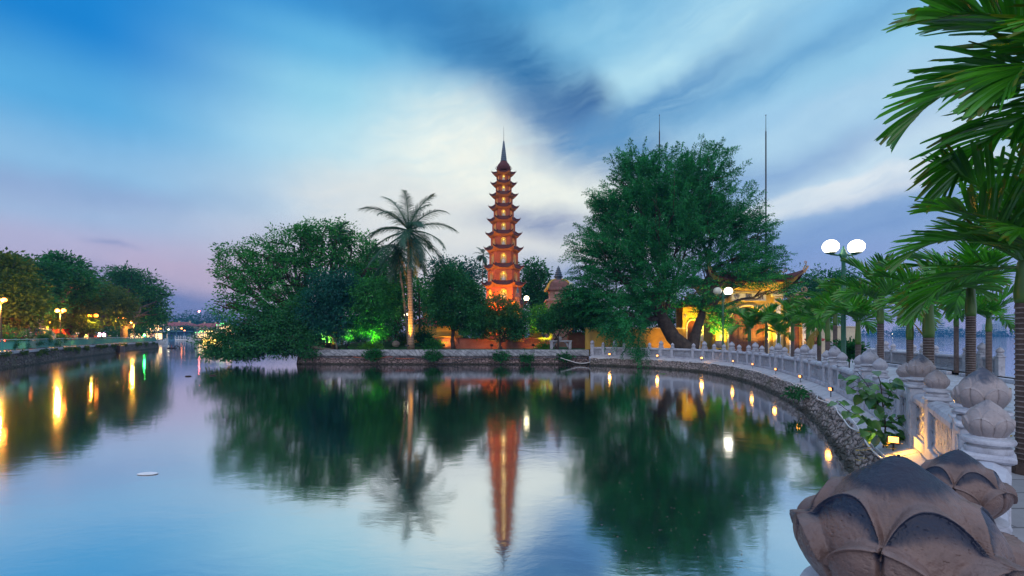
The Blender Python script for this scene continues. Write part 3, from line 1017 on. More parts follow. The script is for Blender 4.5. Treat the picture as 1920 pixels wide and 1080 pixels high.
mbg = MB().add([T @ Vector(v) for v in ((-6, -1.0, 0.05), (d.length, -1.0, 0.05), (d.length, -0.09, 0.05), (-6, -0.09, 0.05))], [(3, 2, 1, 0), (0, 1, 2, 3)])
tag(mbg.build('planting_soil', 'earth'), kind='structure')

# ------------------------------------------------------------------ island ground and quay
isl_front = [(-17.2, 36.9), (-12, 36.5), (-4, 36.4), (2, 36.4), (6.15, 36.6)]
isl = isl_front + [(8.2, 37.6), (8.6, 60), (8.6, 95), (-14, 95), (-23, 70), (-21, 50), (-18.6, 41)]
mb = MB(); fill_poly(mb, isl, IZ)
tag(mb.build('island_ground', 'grass'), kind='structure')
isq = thing('island_quay', 'weathered island quay with a slanting slab band over pinkish rubble', 'quay wall', (0, 0, 0))
def strip_pts(pts2, prof, ds, disp=None):
    pp = catmull(pts2, ds)
    vs, fs, n = [], [], len(prof)
    for i, p in enumerate(pp):
        d = (pp[min(i + 1, len(pp) - 1)] - pp[max(i - 1, 0)]).normalized()
        nn = Vector((d.y, -d.x))
        for (o_, z_) in prof:
            q = p + nn * o_
            if disp:
                q = p + nn * (o_ + disp(Vector((q.x, q.y, z_)), o_, z_))
            vs.append((q.x, q.y, z_))
    for i in range(len(pp) - 1):
        for k in range(n - 1):
            fs.append((i * n + k, (i + 1) * n + k, (i + 1) * n + k + 1, i * n + k + 1))
    return MB().add(vs, fs)
strip_pts(isl_front, [(0.0, 1.15), (0.10, 1.17), (0.16, 1.12)] + [(0.16 + 0.15 * t, 1.12 - 0.47 * t) for t in (0.25, .5, .75, 1.0)] + [(0.22, 0.62)], 0.2, lambda p, o, z: 0.035 * mnoise.noise(p * 1.9)).build('slab_band', 'slab_band', isq, True)
strip_pts(isl_front, [(0.20 + 0.30 * t, 0.64 - 0.94 * t) for t in [i / 12 for i in range(13)]], 0.09, stone_disp).build('rubble_wall', 'rubble_pink', isq, True)
strip_pts([(-23, 70), (-21, 50), (-18.6, 41), (-17.2, 36.9)], [(0.0, 1.15), (0.1, 1.1), (0.3, -.3)], 0.4).build('side_wall', 'rubble_pink', isq, True)

# hoses strung along the quays
def hose(name, label, pts, r, matl, n=6):
    mb = MB().tube(catmull3(pts, 0.12), r, n)
    return tag(mb.build(name, matl, None, True), label, 'hose')
def catmull3(pts, step=0.1):
    return catmull([Vector(p) for p in pts], step)
pp = []
for i, s in enumerate(np.arange(SL[3] + 0.2, PL[-1], 0.8)):
    q = off(s, 0.48 + 0.05 * math.sin(i * 1.7) + (0.07 if i % 5 == 2 else 0))
    pp.append((q.x, q.y, 0.60 + (0.0 if i % 7 else -0.05)))
hose('white_hose', 'thin white hose running along the edge of the sloping quay slabs', pp, 0.014, 'pvc')
pp = []
for i, s in enumerate(np.arange(SL[3] + 0.2, SL[5], 0.7)):
    q = off(s, 0.45 + 0.05 * math.sin(i * 1.1 + 1))
    pp.append((q.x, q.y, 0.62))
hose('white_hose', 'second white cable beside the hose below the leafy shrub', pp, 0.009, 'pvc')
pp = [(x, 35.95 - (0.07 if i % 2 else 0.0), 0.60 - 0.12 * abs(math.sin(i * 0.55))) for i, x in enumerate(np.arange(-15, 6.0, 1.1))]
hose('grey_hose', 'grey hose sagging along the rubble of the island quay', pp, 0.035, 'metal_grey')
pp = [(x, 35.9, 0.62 - 0.16 * abs(math.sin(i * 0.8))) for i, x in enumerate(np.arange(-12.5, -7.0, 0.7))]
hose('red_hose', 'reddish hose hanging on the island quay left of the coconut palm', pp, 0.028, 'hose_red')
pp = [(x, 35.7, z) for x, z in ((-8.2, .75), (-7.2, .55), (-6.0, .18), (-4.8, .14), (-3.6, .36), (-2.6, .55), (-1.4, .58))]
hose('black_hose', 'dark pipe dipping towards the water on the island quay before the round trees', pp, 0.04, 'hose_black')
pp = [(3.8, 35.6, .55), (4.6, 35.4, .3), (5.2, 35.2, .16), (5.9, 35.0, .22), (6.5, 34.8, .5), (7.4, 34.2, .62)]
hose('white_hose', 'white hose looping down where the island quay meets the balustrade', pp, 0.03, 'pvc')

# ------------------------------------------------------------------ left bank
BA, BD = Vector((-34.6, 30.7)), Vector((-0.494, 0.869))
def bank_pt(s):
    return BA + BD * s + Vector((-0.869, -0.494)) * (1.2 * math.sin(min(max(s, 0), 60) / 60 * math.pi))
def bank_d(px):
    u = (px - 960) / F
    s = 20.0
    for _ in range(30):
        p = bank_pt(s)
        e = p.x - u * p.y
        s += e / (0.494 + 0.869 * u + 1e-9) * -1 if False else (e * -1.0) / (BD.x - u * BD.y)
    return bank_pt(s).y, s
bank_line = [bank_pt(s) for s in np.arange(-24, 58.6, 2.0)]
BEND = bank_line[-1]
turn = [BEND + Vector((-1.2, 1.6)), BEND + Vector((-6, 3.5)), BEND + Vector((-30, 14))]
poly = [tuple(p) for p in bank_line + turn] + [(-200, 160), (-260, 60), (-120, -40), (-20, -40)]
mb = MB(); fill_poly(mb, poly, IZ)
tag(mb.build('bank_ground', 'earth'), kind='structure')
bq = thing('bank_wall', 'dark stone bank wall with plants along the left promenade', 'quay wall', (0, 0, 0))
bl = [tuple(p) for p in bank_line + turn]
strip_pts(bl, [(0.06 + 0.25 * t, 1.0 - 1.3 * t) for t in [i / 9 for i in range(10)]], 0.22, stone_disp).build('stone_face', 'rubble_dark', bq, True)
strip_pts(bl, [(-0.35, 1.155), (-0.35, 1.22), (0.12, 1.22), (0.12, 1.0), (0.0, 1.0)], 0.5).build('coping', 'granite', bq)
# creeping plants on the bank wall
nn_ = 9000
ss = -8 + 66 * nr.random(nn_) ** 0.8
hh = 1.15 - np.abs(nr.normal(size=nn_)) * 0.33
clump = np.array([mnoise.noise(Vector((s_ * 0.6, h_ * 1.5, 3))) for s_, h_ in zip(ss, hh)])
k_ = clump + (hh - 0.8) * 0.8 > 0.10
ss, hh = ss[k_], hh[k_]
pos = np.array([[*(bank_pt(s_) + Vector((0.869, 0.494)) * (0.18 + rnd.random() * 0.12)), max(h_, 0.15)] for s_, h_ in zip(ss, hh)])
V = leaves(pos, nr.normal(size=pos.shape) + np.array([0.6, -0.4, -0.2]), 0.10 + 0.08 * nr.random(len(pos)), 0.07 + 0.04 * nr.random(len(pos)))
tag(quads_object('creeper', V, 'leaf_warm'), kind='stuff')

fence = thing('green_railing', 'long teal green metal railing along the left promenade above the stone bank', 'railing', (0, 0, 0))
s = -9.0
i = 0
while s < 58.0:
    a, b = bank_pt(s), bank_pt(s + 2.4)
    d = b - a; L = d.length
    T = Matrix.Translation((a.x, a.y, 1.22)) @ Matrix.Rotation(math.atan2(d.y, d.x), 4, 'Z')
    MB().box(-0.04, 0.04, -0.04, 0.04, 0, 0.80, T).box(-0.055, 0.055, -0.055, 0.055, 0.80, 0.86, T).build('post', 'rail_green', fence)
    mb = MB()
    mb.box(0.04, L - .04, -0.02, 0.02, 0.08, 0.13, T)
    mb.box(0.04, L - .04, -0.02, 0.02, 0.62, 0.66, T)
    x = 0.14
    while x < L - 0.06:
        mb.box(x - 0.016, x + 0.016, -0.012, 0.012, 0.13, 0.62, T)
        x += 0.10
    mb.build('bar_panel', 'rail_green', fence)
    MB().box(0.0, L, -0.035, 0.035, 0.755, 0.81, T).build('hand_rail', 'rail_top', fence)
    s += 2.4
mb = MB(); a = P(290, bank_pt(57).y + 2.0, z=0); 
o = thing('drain_box', 'dark square outlet let into the stone bank near the water', 'outlet', (*bank_pt(36), 0))
o.rotation_euler = (0, 0, math.atan2(BD.y, BD.x))
MB().box(-1.3, 1.3, -0.62, -0.3, 0.02, 0.95, bev=0.03).build('frame', 'metal_black', o)
for k in range(4):
    MB().box(-1.0 + k * .55, -0.85 + k * .55, -0.66, -0.622, 0.1, 0.85).build('bar', 'metal_grey', o)
o = thing('mooring_raft', 'small dark raft with a bent pipe at the tip of the bank', 'raft', (*(bank_pt(58) + Vector((2.6, 0.5))), 0))
o.scale = (.55,) * 3
MB().box(-1.4, 0.8, -0.7, 0.7, -0.05, 0.28, bev=0.05).build('deck', 'metal_black', o)
MB().tube([(0.4, 0, 0.2), (0.9, 0, 0.75), (1.5, 0, 0.8), (2.3, 0, 0.1), (2.5, 0, -0.2)], 0.14, 8).build('pipe', 'metal_black', o)
MB().tube([(-0.6, 0.3, 0.2), (-0.6, 0.3, 1.1)], 0.06, 6).build('mooring_post', 'hose_red', o)

# ------------------------------------------------------------------ arch wall piece
def arch_outline(aw, sill, ah, n=12):
    """points of an arched opening, from bottom left up and over to bottom right"""
    r = aw / 2
    sp = max(sill + 0.02, ah - r)
    pts = [(-r, sill)]
    for i in range(n + 1):
        th = math.pi - math.pi * i / n
        pts.append((r * math.cos(th), sp + (ah - sp) * math.sin(th)))
    pts.append((r, sill))
    return pts
def arch_wall(mb, w0, w1, h, aw, sill, ah, depth, T, mi_wall=0, mi_in=1, back=True, close=True):
    """wall in the XZ plane facing -Y; w0 / w1 half widths at bottom / top; opening recessed by depth"""
    A = arch_outline(aw, sill, ah)
    n = len(A)
    def edge(x, z):
        # project the point outwards to the wall's rectangle
        if z <= sill + 1e-6:
            return (x, 0) if False else (-w0 if x < 0 else w0, 0)
        if abs(x) < 1e-9 and False:
            return (0, h)
        ang = math.atan2(z - (sill + ah) / 2, x)
        cz = (sill + ah) / 2
        dx, dz = math.cos(ang), math.sin(ang)
        best = 1e9
        ww = w0 + (w1 - w0) * 0.5
        if dx: best = min(best, (ww if dx > 0 else -ww) / dx)
        if dz: best = min(best, ((h - cz) if dz > 0 else (0 - cz)) / dz)
        X, Z = dx * best, cz + dz * best
        wz = w0 + (w1 - w0) * Z / h
        if abs(abs(X) - ww) < 1e-6: X = math.copysign(wz, X)
        return (X, Z)
    O = [edge(x, z) for x, z in A]
    O[0] = (-w0, 0.0); O[-1] = (w0, 0.0)
    # insert the two top corners by snapping the nearest points
    for cx in (-w1, w1):
        j = min(range(1, n - 1), key=lambda i: abs(O[i][0] - cx) + abs(O[i][1] - h))
        O[j] = (cx, h)
    vs = [(x, 0, z) for x, z in O] + [(x, 0, z) for x, z in A] + [(x, depth, z) for x, z in A]
    fs = [(i, i + 1, n + i + 1, n + i) for i in range(n - 1)] + [(0, n, 2 * n - 1, n - 1)]
    mb.add(vs, [tuple(reversed(f)) for f in fs], T, mi_wall)
    f2 = [(n + i, n + i + 1, 2 * n + i + 1, 2 * n + i) for i in range(n - 1)] + [(2 * n - 1, n, 2 * n, 3 * n - 1)]
    mb.add(vs, [tuple(reversed(f)) for f in f2], T, mi_in)
    if back:
        mb.add(vs, [tuple(2 * n + i for i in range(n))], T, mi_in)

def curl(mb, T, s=1.0, mi=0):
    """upswept eave ornament: a small scrolled horn"""
    pts = [(0, 0, 0), (0.10, 0, 0.05), (0.20, 0, 0.14), (0.25, 0, 0.26), (0.22, 0, 0.36), (0.14, 0, 0.38), (0.11, 0, 0.32)]
    mb.tube([Vector(p) * s for p in pts], [0.05 * s, 0.05 * s, 0.045 * s, 0.04 * s, 0.032 * s, 0.025 * s, 0.012 * s], 6, T, mi)
    mb.tube([Vector(p) * s for p in ((-0.05, 0, 0), (-0.08, 0, 0.12), (-0.03, 0, 0.2))], [0.04 * s, 0.03 * s, 0.01 * s], 5, T, mi)
    mb.tube([Vector(p) * s for p in ((-0.22, 0, -0.02), (-0.26, 0, 0.1), (-0.2, 0, 0.16))], [0.035 * s, 0.028 * s, 0.01 * s], 5, T, mi)

def hex_roof(Ri, Ro, z0, z1, lift, zunder, Rb, n=6, rot=0.0, ns=10, nr_=6):
    """tiled skirt roof: inner ring at z1 (radius Ri), eave at z0 (radius Ro) sweeping up at the corners; soffit back to Rb"""
    top, und, edge = MB(), MB(), MB()
    for k in range(n):
        a0 = 2 * math.pi * k / n + rot
        a1 = 2 * math.pi * (k + 1) / n + rot
        def pt(s, t, under=False):
            # s along the side 0..1, t outward 0..1
            c0 = Vector((math.cos(a0), math.sin(a0), 0)); c1 = Vector((math.cos(a1), math.sin(a1), 0))
            rr = Ri + (Ro - Ri) * t
            q = (c0.lerp(c1, s)) * rr
            e = abs(2 * s - 1)
            z = z1 + (z0 - z1) * (1 - (1 - t) ** 1.9) + lift * (e ** 3.2) * t ** 1.5
            q += q.normalized() * (0.10 * Ro * e ** 5 * t)
            q.z = z
            return q
        vs, fs = [], []
        for j in range(nr_ + 1):
            for i in range(ns + 1):
                vs.append(pt(i / ns, j / nr_))
        for j in range(nr_):
            for i in range(ns):
                a = j * (ns + 1) + i
                fs.append((a, a + ns + 1, a + ns + 2, a + 1))
        top.add(vs, fs)
        # eave fascia and soffit, two corbel steps
        rings = []
        rings.append([pt(i / ns, 1.0) for i in range(ns + 1)])
        rings.append([pt(i / ns, 1.0) + Vector((0, 0, -0.09)) for i in range(ns + 1)])
        top.add(rings[0] + rings[1], [(i, ns + 1 + i, ns + 2 + i, i + 1) for i in range(ns)])
        vs = [p for p in rings[1]]
        for (f, zf) in ((0.62, 0.55), (0.60, 0.70), (0.25, 0.88), (0.23, 1.0), (0.0, 1.0)):
            for i in range(ns + 1):
                s = i / ns
                e = abs(2 * s - 1)
                c0 = Vector((math.cos(a0), math.sin(a0), 0)); c1 = Vector((math.cos(a1), math.sin(a1), 0))
                rr = Rb + (Ro - Rb) * f
                q = c0.lerp(c1, s) * rr
                q.z = (z0 - 0.09) + (zunder - (z0 - 0.09)) * zf + lift * (e ** 3.2) * f * 0.75 * (1 - zf * 0.5)
                vs.append(q)
        m = ns + 1
        fs = []
        for j in range(5):
            for i in range(ns):
                fs.append((j * m + i, (j + 1) * m + i, (j + 1) * m + i + 1, j * m + i + 1))
        und.add(vs, fs)
    return top, und

# ------------------------------------------------------------------ the pagoda
PD = 50.0
pk = PD / F
pg = thing('pagoda', 'tall eleven storey hexagonal brick pagoda glowing orange behind the island trees', 'pagoda', P(944.5, PD, z=IZ))
gz = HC + (HOR - 0) * pk
def PZ(py):
    return HC + (HOR - py) * pk - IZ
cs = 1 / 2.25
#   eave centre row, eave circumradius px, body radius px under it
T_ = [(783, 106, 84), (866, 113, 92)]
tiers = [(240, 50, 29), (286, 54, 33), (334, 59, 37), (386, 63, 42), (440, 69, 48), (500, 76, 54), (562, 82, 60), (638, 85, 67), (710, 93, 73), (788, 99, 80), (868, 105, 87)]
tiers_px = [(220 + e * cs, r * cs * 1.0, b * cs) for e, r, b in tiers]
base_y = 655.0
niche_w = {}
statues = []
for i, (ey, er, br) in enumerate(tiers_px):
    zb = PZ(tiers_px[i + 1][0]) if i + 1 < len(tiers_px) else 0.0
    ze = PZ(ey)
    Rb = br * pk
    Ro = er * pk
    rise = (tiers_px[i][0] - (tiers_px[i - 1][0] if i else ey - 20)) * pk
    z0b = zb + (0.22 if i + 1 < len(tiers_px) else 0)
    H = ze - z0b - 0.02
    # body: six faces with arched niches
    mb = MB()
    ap = Rb * math.cos(math.pi / 6)
    aw = Rb * 0.38
    ah = H * 0.66
    for k in range(6):
        T = Matrix.Rotation(math.pi / 3 * k, 4, 'Z') @ Matrix.Translation((0, -ap, z0b))
        arch_wall(mb, Rb / 2, Rb / 2, H + 0.12, aw, H * 0.10, H * 0.70, Rb * 0.30, T, 0, 1)
        # raised moulding round the arch and corner pilaster strips
        A = arch_outline(aw * 1.16, H * 0.10, H * 0.75)
        mb.tube([(x, -0.012, z) for x, z in A], 0.035 * Rb, 5, T, 2)
        mb.box(-Rb / 2, -Rb / 2 + 0.07 * Rb, -0.02, -0.001, 0, H + 0.1, T, 0)
        mb.box(Rb / 2 - 0.07 * Rb, Rb / 2, -0.02, -0.001, 0, H + 0.1, T, 0)
        mb.box(-aw * .56, aw * .56, -0.05, -0.001, H * 0.10 - 0.05, H * 0.10, T, 2)
    wall = mb.build('storey_wall', ['pagoda_wall', 'niche_in', 'soffit'], pg)
    # floor / cornice ring
    # roof over this body
    zin = ze + min(rise * 0.30, 0.42)
    Rin = (tiers_px[i - 1][2] * pk if i else br * pk * 0.72) * 1.02
    lift = 0.26 * (Ro / 3.0) + 0.12
    top, und = hex_roof(Rin, Ro * 0.90, ze - 0.02, zin, lift, ze - 0.28, Rb * 1.01)
    rf = top.build('roof', 'tile_red', pg)
    und.build('soffit', 'soffit', rf)
    for k in range(6):
        om = MB()
        a = math.pi / 3 * k
        T = Matrix.Rotation(a, 4, 'Z') @ Matrix.Translation((Ro * 0.96, 0, ze + lift - 0.06))
        curl(om, T, 0.40 + 0.22 * Ro / 2.3)
        # hip ridge
        pts = []
        for t in (0.0, 0.25, 0.5, 0.75, 1.0):
            rr = Rin + (Ro * 0.90 - Rin) * t
            z = zin + (ze - 0.02 - zin) * (1 - (1 - t) ** 1.9) + lift * t ** 1.5
            rr += 0.093 * Ro * t
            pts.append(Matrix.Rotation(a, 4, 'Z') @ Vector((rr, 0, z + 0.03)))
        om.tube(pts, 0.06 + 0.01 * Ro, 6)
        om.build('eave_ornament', 'tile_red', rf)
    if i + 1 < len(tiers_px) and True:
        # parapet mouldings at foot of body
        pass
    for k, nm in ((0, 'front'), (1, 'right-hand'), (5, 'left-hand')):
        if i < 9:
            statues.append((i, k, nm, Rb, ap, z0b, H, aw))
# lotus dome and spire
y0 = PZ(tiers_px[0][0])
mb = MB()
zd = y0 + 0.40
r0 = 30 * cs * pk
mb.lathe([(r0 * 0.95, zd - 0.1), (r0 * 1.02, zd + 0.08), (r0 * 0.98, zd + 0.3), (r0 * 0.80, zd + 0.62), (r0 * 0.55, zd + 0.85), (r0 * 0.50, zd + 0.95)], 24)
for k in range(12):
    a = 2 * math.pi * k / 12
    T = Matrix.Rotation(a, 4, 'Z') @ Matrix.Translation((r0 * 0.95, 0, zd + 0.1)) @ Matrix.Scale(0.7, 4)
    curl(mb, T, 0.9)
mb.build('dome', 'tile_red', pg, True)
zs0, zs1 = PZ(220 + 195 * cs), PZ(220 + 100 * cs)
prof = []
ns = 11
for j in range(ns):
    t = j / ns
    r = (13.0 * (1 - t) ** 0.85 + 1.8) * cs * pk
    z = zs0 + (zs1 - zs0) * t
    dz = (zs1 - zs0) / ns
    prof += [(r * 0.86, z), (r, z + dz * 0.15), (r, z + dz * 0.45), (r * 0.86, z + dz * 0.6), (r * 0.8, z + dz * 0.98)]
prof += [(0.03, zs1)]
MB().lathe(prof, 16).build('spire', 'grey_slate', pg)
MB().tube([(0, 0, zs1 - .05), (0, 0, PZ(237))], [0.03, 0.012], 6).build('lightning_rod', 'metal_grey', pg)
# base plinth with steps
MB().lathe([(6.4, -0.1), (6.4, 0.5), (6.1, 0.5), (6.1, 0.8)], 6).build('plinth', 'brick_red', pg)

# seated statues in the niches, each with its own little lamp above it
def statue_mesh():
    mb = MB()
    mb.lathe([(0.30, 0), (0.34, 0.05), (0.26, 0.10), (0.33, 0.14), (0.33, 0.17)], 14)             # lotus seat
    mb.ball((0, 0, 0.24), 0.27, 14, sq=(1.12, 0.8, 0.36))                                          # crossed legs
    mb.ball((-0.20, -0.08, 0.25), 0.10, 10, sq=(1.1, 1, .7)); mb.ball((0.20, -0.08, 0.25), 0.10, 10, sq=(1.1, 1, .7))
    mb.lathe([(0.15, 0.25), (0.16, 0.36), (0.19, 0.50), (0.20, 0.58), (0.13, 0.64), (0.055, 0.66), (0.05, 0.70)], 14)
    for sx in (-1, 1):
        mb.tube([(sx * 0.17, 0, 0.58), (sx * 0.25, -0.02, 0.44), (sx * 0.16, -0.16, 0.34), (sx * 0.02, -0.2, 0.33)], [0.065, 0.06, 0.05, 0.045], 8)
    mb.ball((0, -0.01, 0.79), 0.105, 14, sq=(0.92, 1.0, 1.15))
    mb.ball((0, 0.0, 0.92), 0.05, 8)
    return mb
sm = statue_mesh().build('seated_statue', 'statue', None, True)
smesh = sm.data
bpy.data.objects.remove(sm)
ordn = ['top', 'second', 'third', 'fourth', 'fifth', 'sixth', 'seventh', 'eighth', 'ninth']
bulb = MB().ball((0, 0, 0), 0.07, 8).build('niche_bulb', M['bulb_yellow'])
bmesh_y = bulb.data
bpy.data.objects.remove(bulb)
for (i, k, nm, Rb, ap, z0b, H, aw) in statues:
    T = Matrix.Translation(pg.location) @ Matrix.Rotation(math.pi / 3 * k, 4, 'Z') @ Matrix.Translation((0, -ap + Rb * 0.16, z0b + H * 0.10))
    s = thing('seated_statue', f'white seated statue in the {nm} niche of the {ordn[i]} pagoda storey from the top', 'statue', T.translation, math.pi / 3 * k, 'statues in the pagoda niches')
    ob = bpy.data.objects.new('figure', smesh); col.objects.link(ob); ob.parent = s
    sc_ = H * 0.43
    s.scale = (sc_,) * 3
    b = bpy.data.objects.new('niche_bulb', bmesh_y); col.objects.link(b); b.parent = s
    b.location = (0, 0.28 * Rb / 1.0 * 0.35 / sc_, 1.18)
    point(s, (0, -0.30, 1.25), 3.6 * (aw / 0.8) ** 1.2 * (1.0 if k == 0 else 0.35), (1.0, 0.74, 0.28) if k == 0 else (1.0, 0.12, 0.05), 0.08)

# floodlights that wash the pagoda
def flood(label, loc, target, energy, color, size=70, glass='flood_glass', s=1.0, group=None, lamp=True, stake=0.35):
    loc = Vector(loc); target = Vector(target)
    t = thing('floodlight', label, 'floodlight', loc, 0, group)
    d = (target - loc).normalized()
    q = d.to_track_quat('Y', 'Z').to_matrix().to_4x4()
    T = Matrix.Translation((0, 0, stake)) @ q @ Matrix.Scale(s, 4)
    MB().box(-0.15, 0.15, -0.10, 0.05, -0.11, 0.11, T, bev=0.02).box(-0.17, 0.17, 0.03, 0.06, -0.13, -0.11, T).box(-0.17, 0.17, 0.03, 0.06, 0.11, 0.13, T).box(-0.17, -0.15, 0.03, 0.06, -0.11, 0.11, T).box(0.15, 0.17, 0.03, 0.06, -0.11, 0.11, T).build('housing', 'metal_black', t)
    MB().box(-0.14, 0.14, 0.051, 0.056, -0.10, 0.10, T).build('glass', glass, t)
    MB().box(-0.19, -0.17, -0.03, 0.02, -0.14, 0.02, T).box(0.17, 0.19, -0.03, 0.02, -0.14, 0.02, T).box(-0.19, 0.19, -0.03, 0.02, -0.16, -0.14, T).box(-0.02, 0.02, -0.02, 0.02, -stake / s - 0.05, -0.14, Matrix.Translation((0, 0, stake)) @ Matrix.Scale(s, 4)).build('bracket', 'metal_black', t)
    if lamp:
        spot(t, Vector((0, 0, stake)) + d * 0.12 * s, target - loc, energy, color, size, .6, min(.15, .22 * s))
    return t
OR = (1.0, 0.385, 0.02)
pc = pg.location
for j, (dx, dy, aim, en, sz, w) in enumerate([(-3.4, -7.6, 2.6, 20000, 58, 'before the left foot of'), (3.6, -7.6, 2.6, 20000, 58, 'before the right foot of'), (0.3, -8.6, 10.5, 3000, 46, 'before the middle of'), (9.0, -4.5, 10, 3000, 46, 'well to the right of'), (-8.5, -3.5, 6, 3500, 60, 'well to the left of')]):
    flood(f'orange floodlight on the grass {w} the pagoda', (pc.x + dx, pc.y + dy, IZ), (pc.x, pc.y - 0.5, IZ + aim), en, OR, sz, 'flood_glass', 1.2, 'floodlights round the pagoda')

# ------------------------------------------------------------------ smaller stupa with bell roof
st = thing('stupa', 'small square stupa with bell shaped tiled roof and ringed spire right of the pagoda', 'stupa', P(1047, 47, z=IZ))
k = 47 / F
def SZ(py): return HC + (HOR - py) * k - IZ
mb = MB().lathe([(1.75, 0), (1.75, SZ(563))], 4, rot=math.pi / 4)
wl = mb.build('wall', 'brick_pale', st)
MB().lathe([(1.95, SZ(566)), (1.95, SZ(563)), (1.35, SZ(561)), (1.35, SZ(545)), (1.55, SZ(544)), (1.55, SZ(541))], 4, rot=math.pi / 4).build('upper_wall', 'brick_pale', st)
MB().box(-0.42, 0.42, -1.0, -0.97, SZ(559), SZ(549)).build('plaque', M['ochre_pale'], st)
MB().box(-0.36, 0.36, -1.012, -1.002, SZ(558), SZ(550)).build('inscription_panel', 'cloth_pink', st)
prof = [(1.72, SZ(546)), (1.70, SZ(544)), (1.52, SZ(540)), (1.45, SZ(536)), (1.30, SZ(531)), (0.95, SZ(527)), (0.55, SZ(525)), (0.4, SZ(524.5))]
rf = MB().lathe(prof, 4, rot=math.pi / 4).build('bell_roof', 'tile_brown', st)
mb = MB()
for a in range(4):
    Tm = Matrix.Rotation(math.pi / 4 + a * math.pi / 2, 4, 'Z')
    mb.tube([(r + 0.02, 0, z) for r, z in prof], 0.10, 6, Tm)
    mb.ball((1.78, 0, SZ(543)), 0.16, 8, Tm)
mb.build('roof_ridge', 'ochre', rf, True)
prof = [(0.42, SZ(526)), (0.36, SZ(524)), (0.34, SZ(521)), (0.48, SZ(520))]
for j, r in enumerate((0.46, 0.40, 0.33, 0.25, 0.18)):
    z = SZ(520 - j * 3.6)
    prof += [(r * 0.75, z), (r, z + 0.05), (r, z + 0.13), (r * 0.75, z + 0.19)]
prof += [(0.1, SZ(501)), (0.02, SZ(498))]
MB().lathe(prof, 12).build('spire', 'grey_slate', st)

def small_stupa(label, px, d, ytop, wpx, matl='brick_red'):
    t = thing('brick_stupa', label, 'stupa', P(px, d, z=IZ))
    k = d / F
    H = HC + (HOR - ytop) * k - IZ
    w = wpx * k / 2 * 1.414
    MB().lathe([(w * 1.12, 0), (w * 1.12, H * .07), (w * 1.05, H * .07), (w * 1.05, H * 0.12), (w * 0.98, H * 0.12), (w * 0.92, H * 0.30)], 4, rot=math.pi / 4).build('plinth', matl, t)
    MB().lathe([(w * 1.05, H * 0.30), (w * 1.12, H * 0.33), (w * 1.0, H * 0.36), (w * 0.78, H * 0.37), (w * 0.76, H * 0.60)], 4, rot=math.pi / 4).build('body', 'ochre', t)
    MB().lathe([(w * 1.02, H * 0.60), (w * 1.0, H * 0.63), (w * 0.7, H * 0.70), (w * 0.55, H * 0.72), (w * 0.52, H * 0.80), (w * 0.72, H * 0.81), (w * 0.3, H * 0.88)], 4, rot=math.pi / 4).build('roof', 'tile_brown', t)
    MB().lathe([(w * 0.3, H * 0.88), (w * 0.2, H * 0.9), (w * 0.24, H * 0.93), (w * 0.1, H * 0.96), (w * 0.02, H)], 10).build('finial', 'grey_slate', t)
    return t
small_stupa('low brick and ochre stupa base glowing orange right of the coconut palm', 840, 40.5, 585, 46)
small_stupa('brick stupa between the round tree and the lamp', 1004, 43, 588, 26)
small_stupa('slim grey stupa peak before the right corner of the pagoda', 970.5, 44.5, 536, 15)
small_stupa('brick stupa half hidden behind the round tree, right of its trunk', 968, 40.5, 612, 26)
# low orange garden wall, brick fence, altar table
def wallpiece(name, label, cat, px0, px1, d, ytop, matl, thick=0.3, cap=None):
    a, b = P(px0, d, z=IZ), P(px1, d, z=IZ)
    t = thing(name, label, cat, (a + b) / 2)
    w = (b.x - a.x) / 2
    H = HC + (HOR - ytop) * d / F - IZ
    MB().box(-w, w, -thick / 2, thick / 2, -0.1, H).build('wall', matl, t)
    MB().box(-w - .05, w + .05, -thick / 2 - .06, thick / 2 + .06, H, H + 0.10).build('coping', cap or 'tile_brown', t)
    return t
wallpiece('garden_wall', 'low brick garden wall lit bright orange behind the round trees', 'wall', 862, 962, 39.5, 636, 'brick_red')
wallpiece('garden_wall', 'dark brick wall left of the ochre wall end', 'wall', 1064, 1100, 41.0, 625, 'brick_red')
fn = thing('brick_fence', 'low pierced brick fence lit orange between stupa and altar table', 'fence', P(1006, 40.5, z=IZ))
MB().box(-1.15, 1.15, -.1, .1, 0, 0.45).build('base', 'brick_red', fn)
MB().box(-1.2, 1.2, -.12, .12, 0.85, 0.95).build('rail', 'brick_red', fn)
for j in range(15):
    MB().tube([(-1.08 + j * 0.154, 0, 0.45), (-1.08 + j * 0.154, 0, 0.85)], 0.045, 6).build('baluster', 'brick_red', fn)
for sx in (-1, 1):
    MB().lathe([(0.2, 0), (0.2, 1.1), (0.26, 1.12), (0.1, 1.35), (0.01, 1.5)], 4, c=(sx * 1.25, 0, 0), rot=math.pi / 4).build('pier', 'brick_red', fn)
al = thing('altar_table', 'blue grey stone altar table with curved legs near the end of the ochre wall', 'altar table', P(1051, 38.6, z=IZ))
MB().box(-0.95, 0.95, -.35, .35, 0.62, 0.74, bev=0.02).build('table_top', 'granite', al)
for sx in (-1, 1):
    MB().box(sx * 0.78 - .12, sx * 0.78 + .12, -.3, .3, 0, 0.62, bev=0.03).tube([(sx * .66, 0, .2), (sx * .5, 0, .5), (sx * .3, 0, .6)], [0.1, 0.09, 0.05], 6).build('leg', 'granite', al)
t = thing('incense_pot', 'pale blue pot standing on the altar table', 'pot', P(1049, 38.6, z=IZ + 0.74))
MB().lathe([(0.12, 0), (0.2, 0.08), (0.22, 0.18), (0.15, 0.27), (0.18, 0.30)], 12).build('pot_body', M['wall_white'], t, True)
MB().lathe([(0.19, 0.30), (0.2, 0.32), (0.17, 0.33)], 12).build('rim', M['wall_white'], t, True)

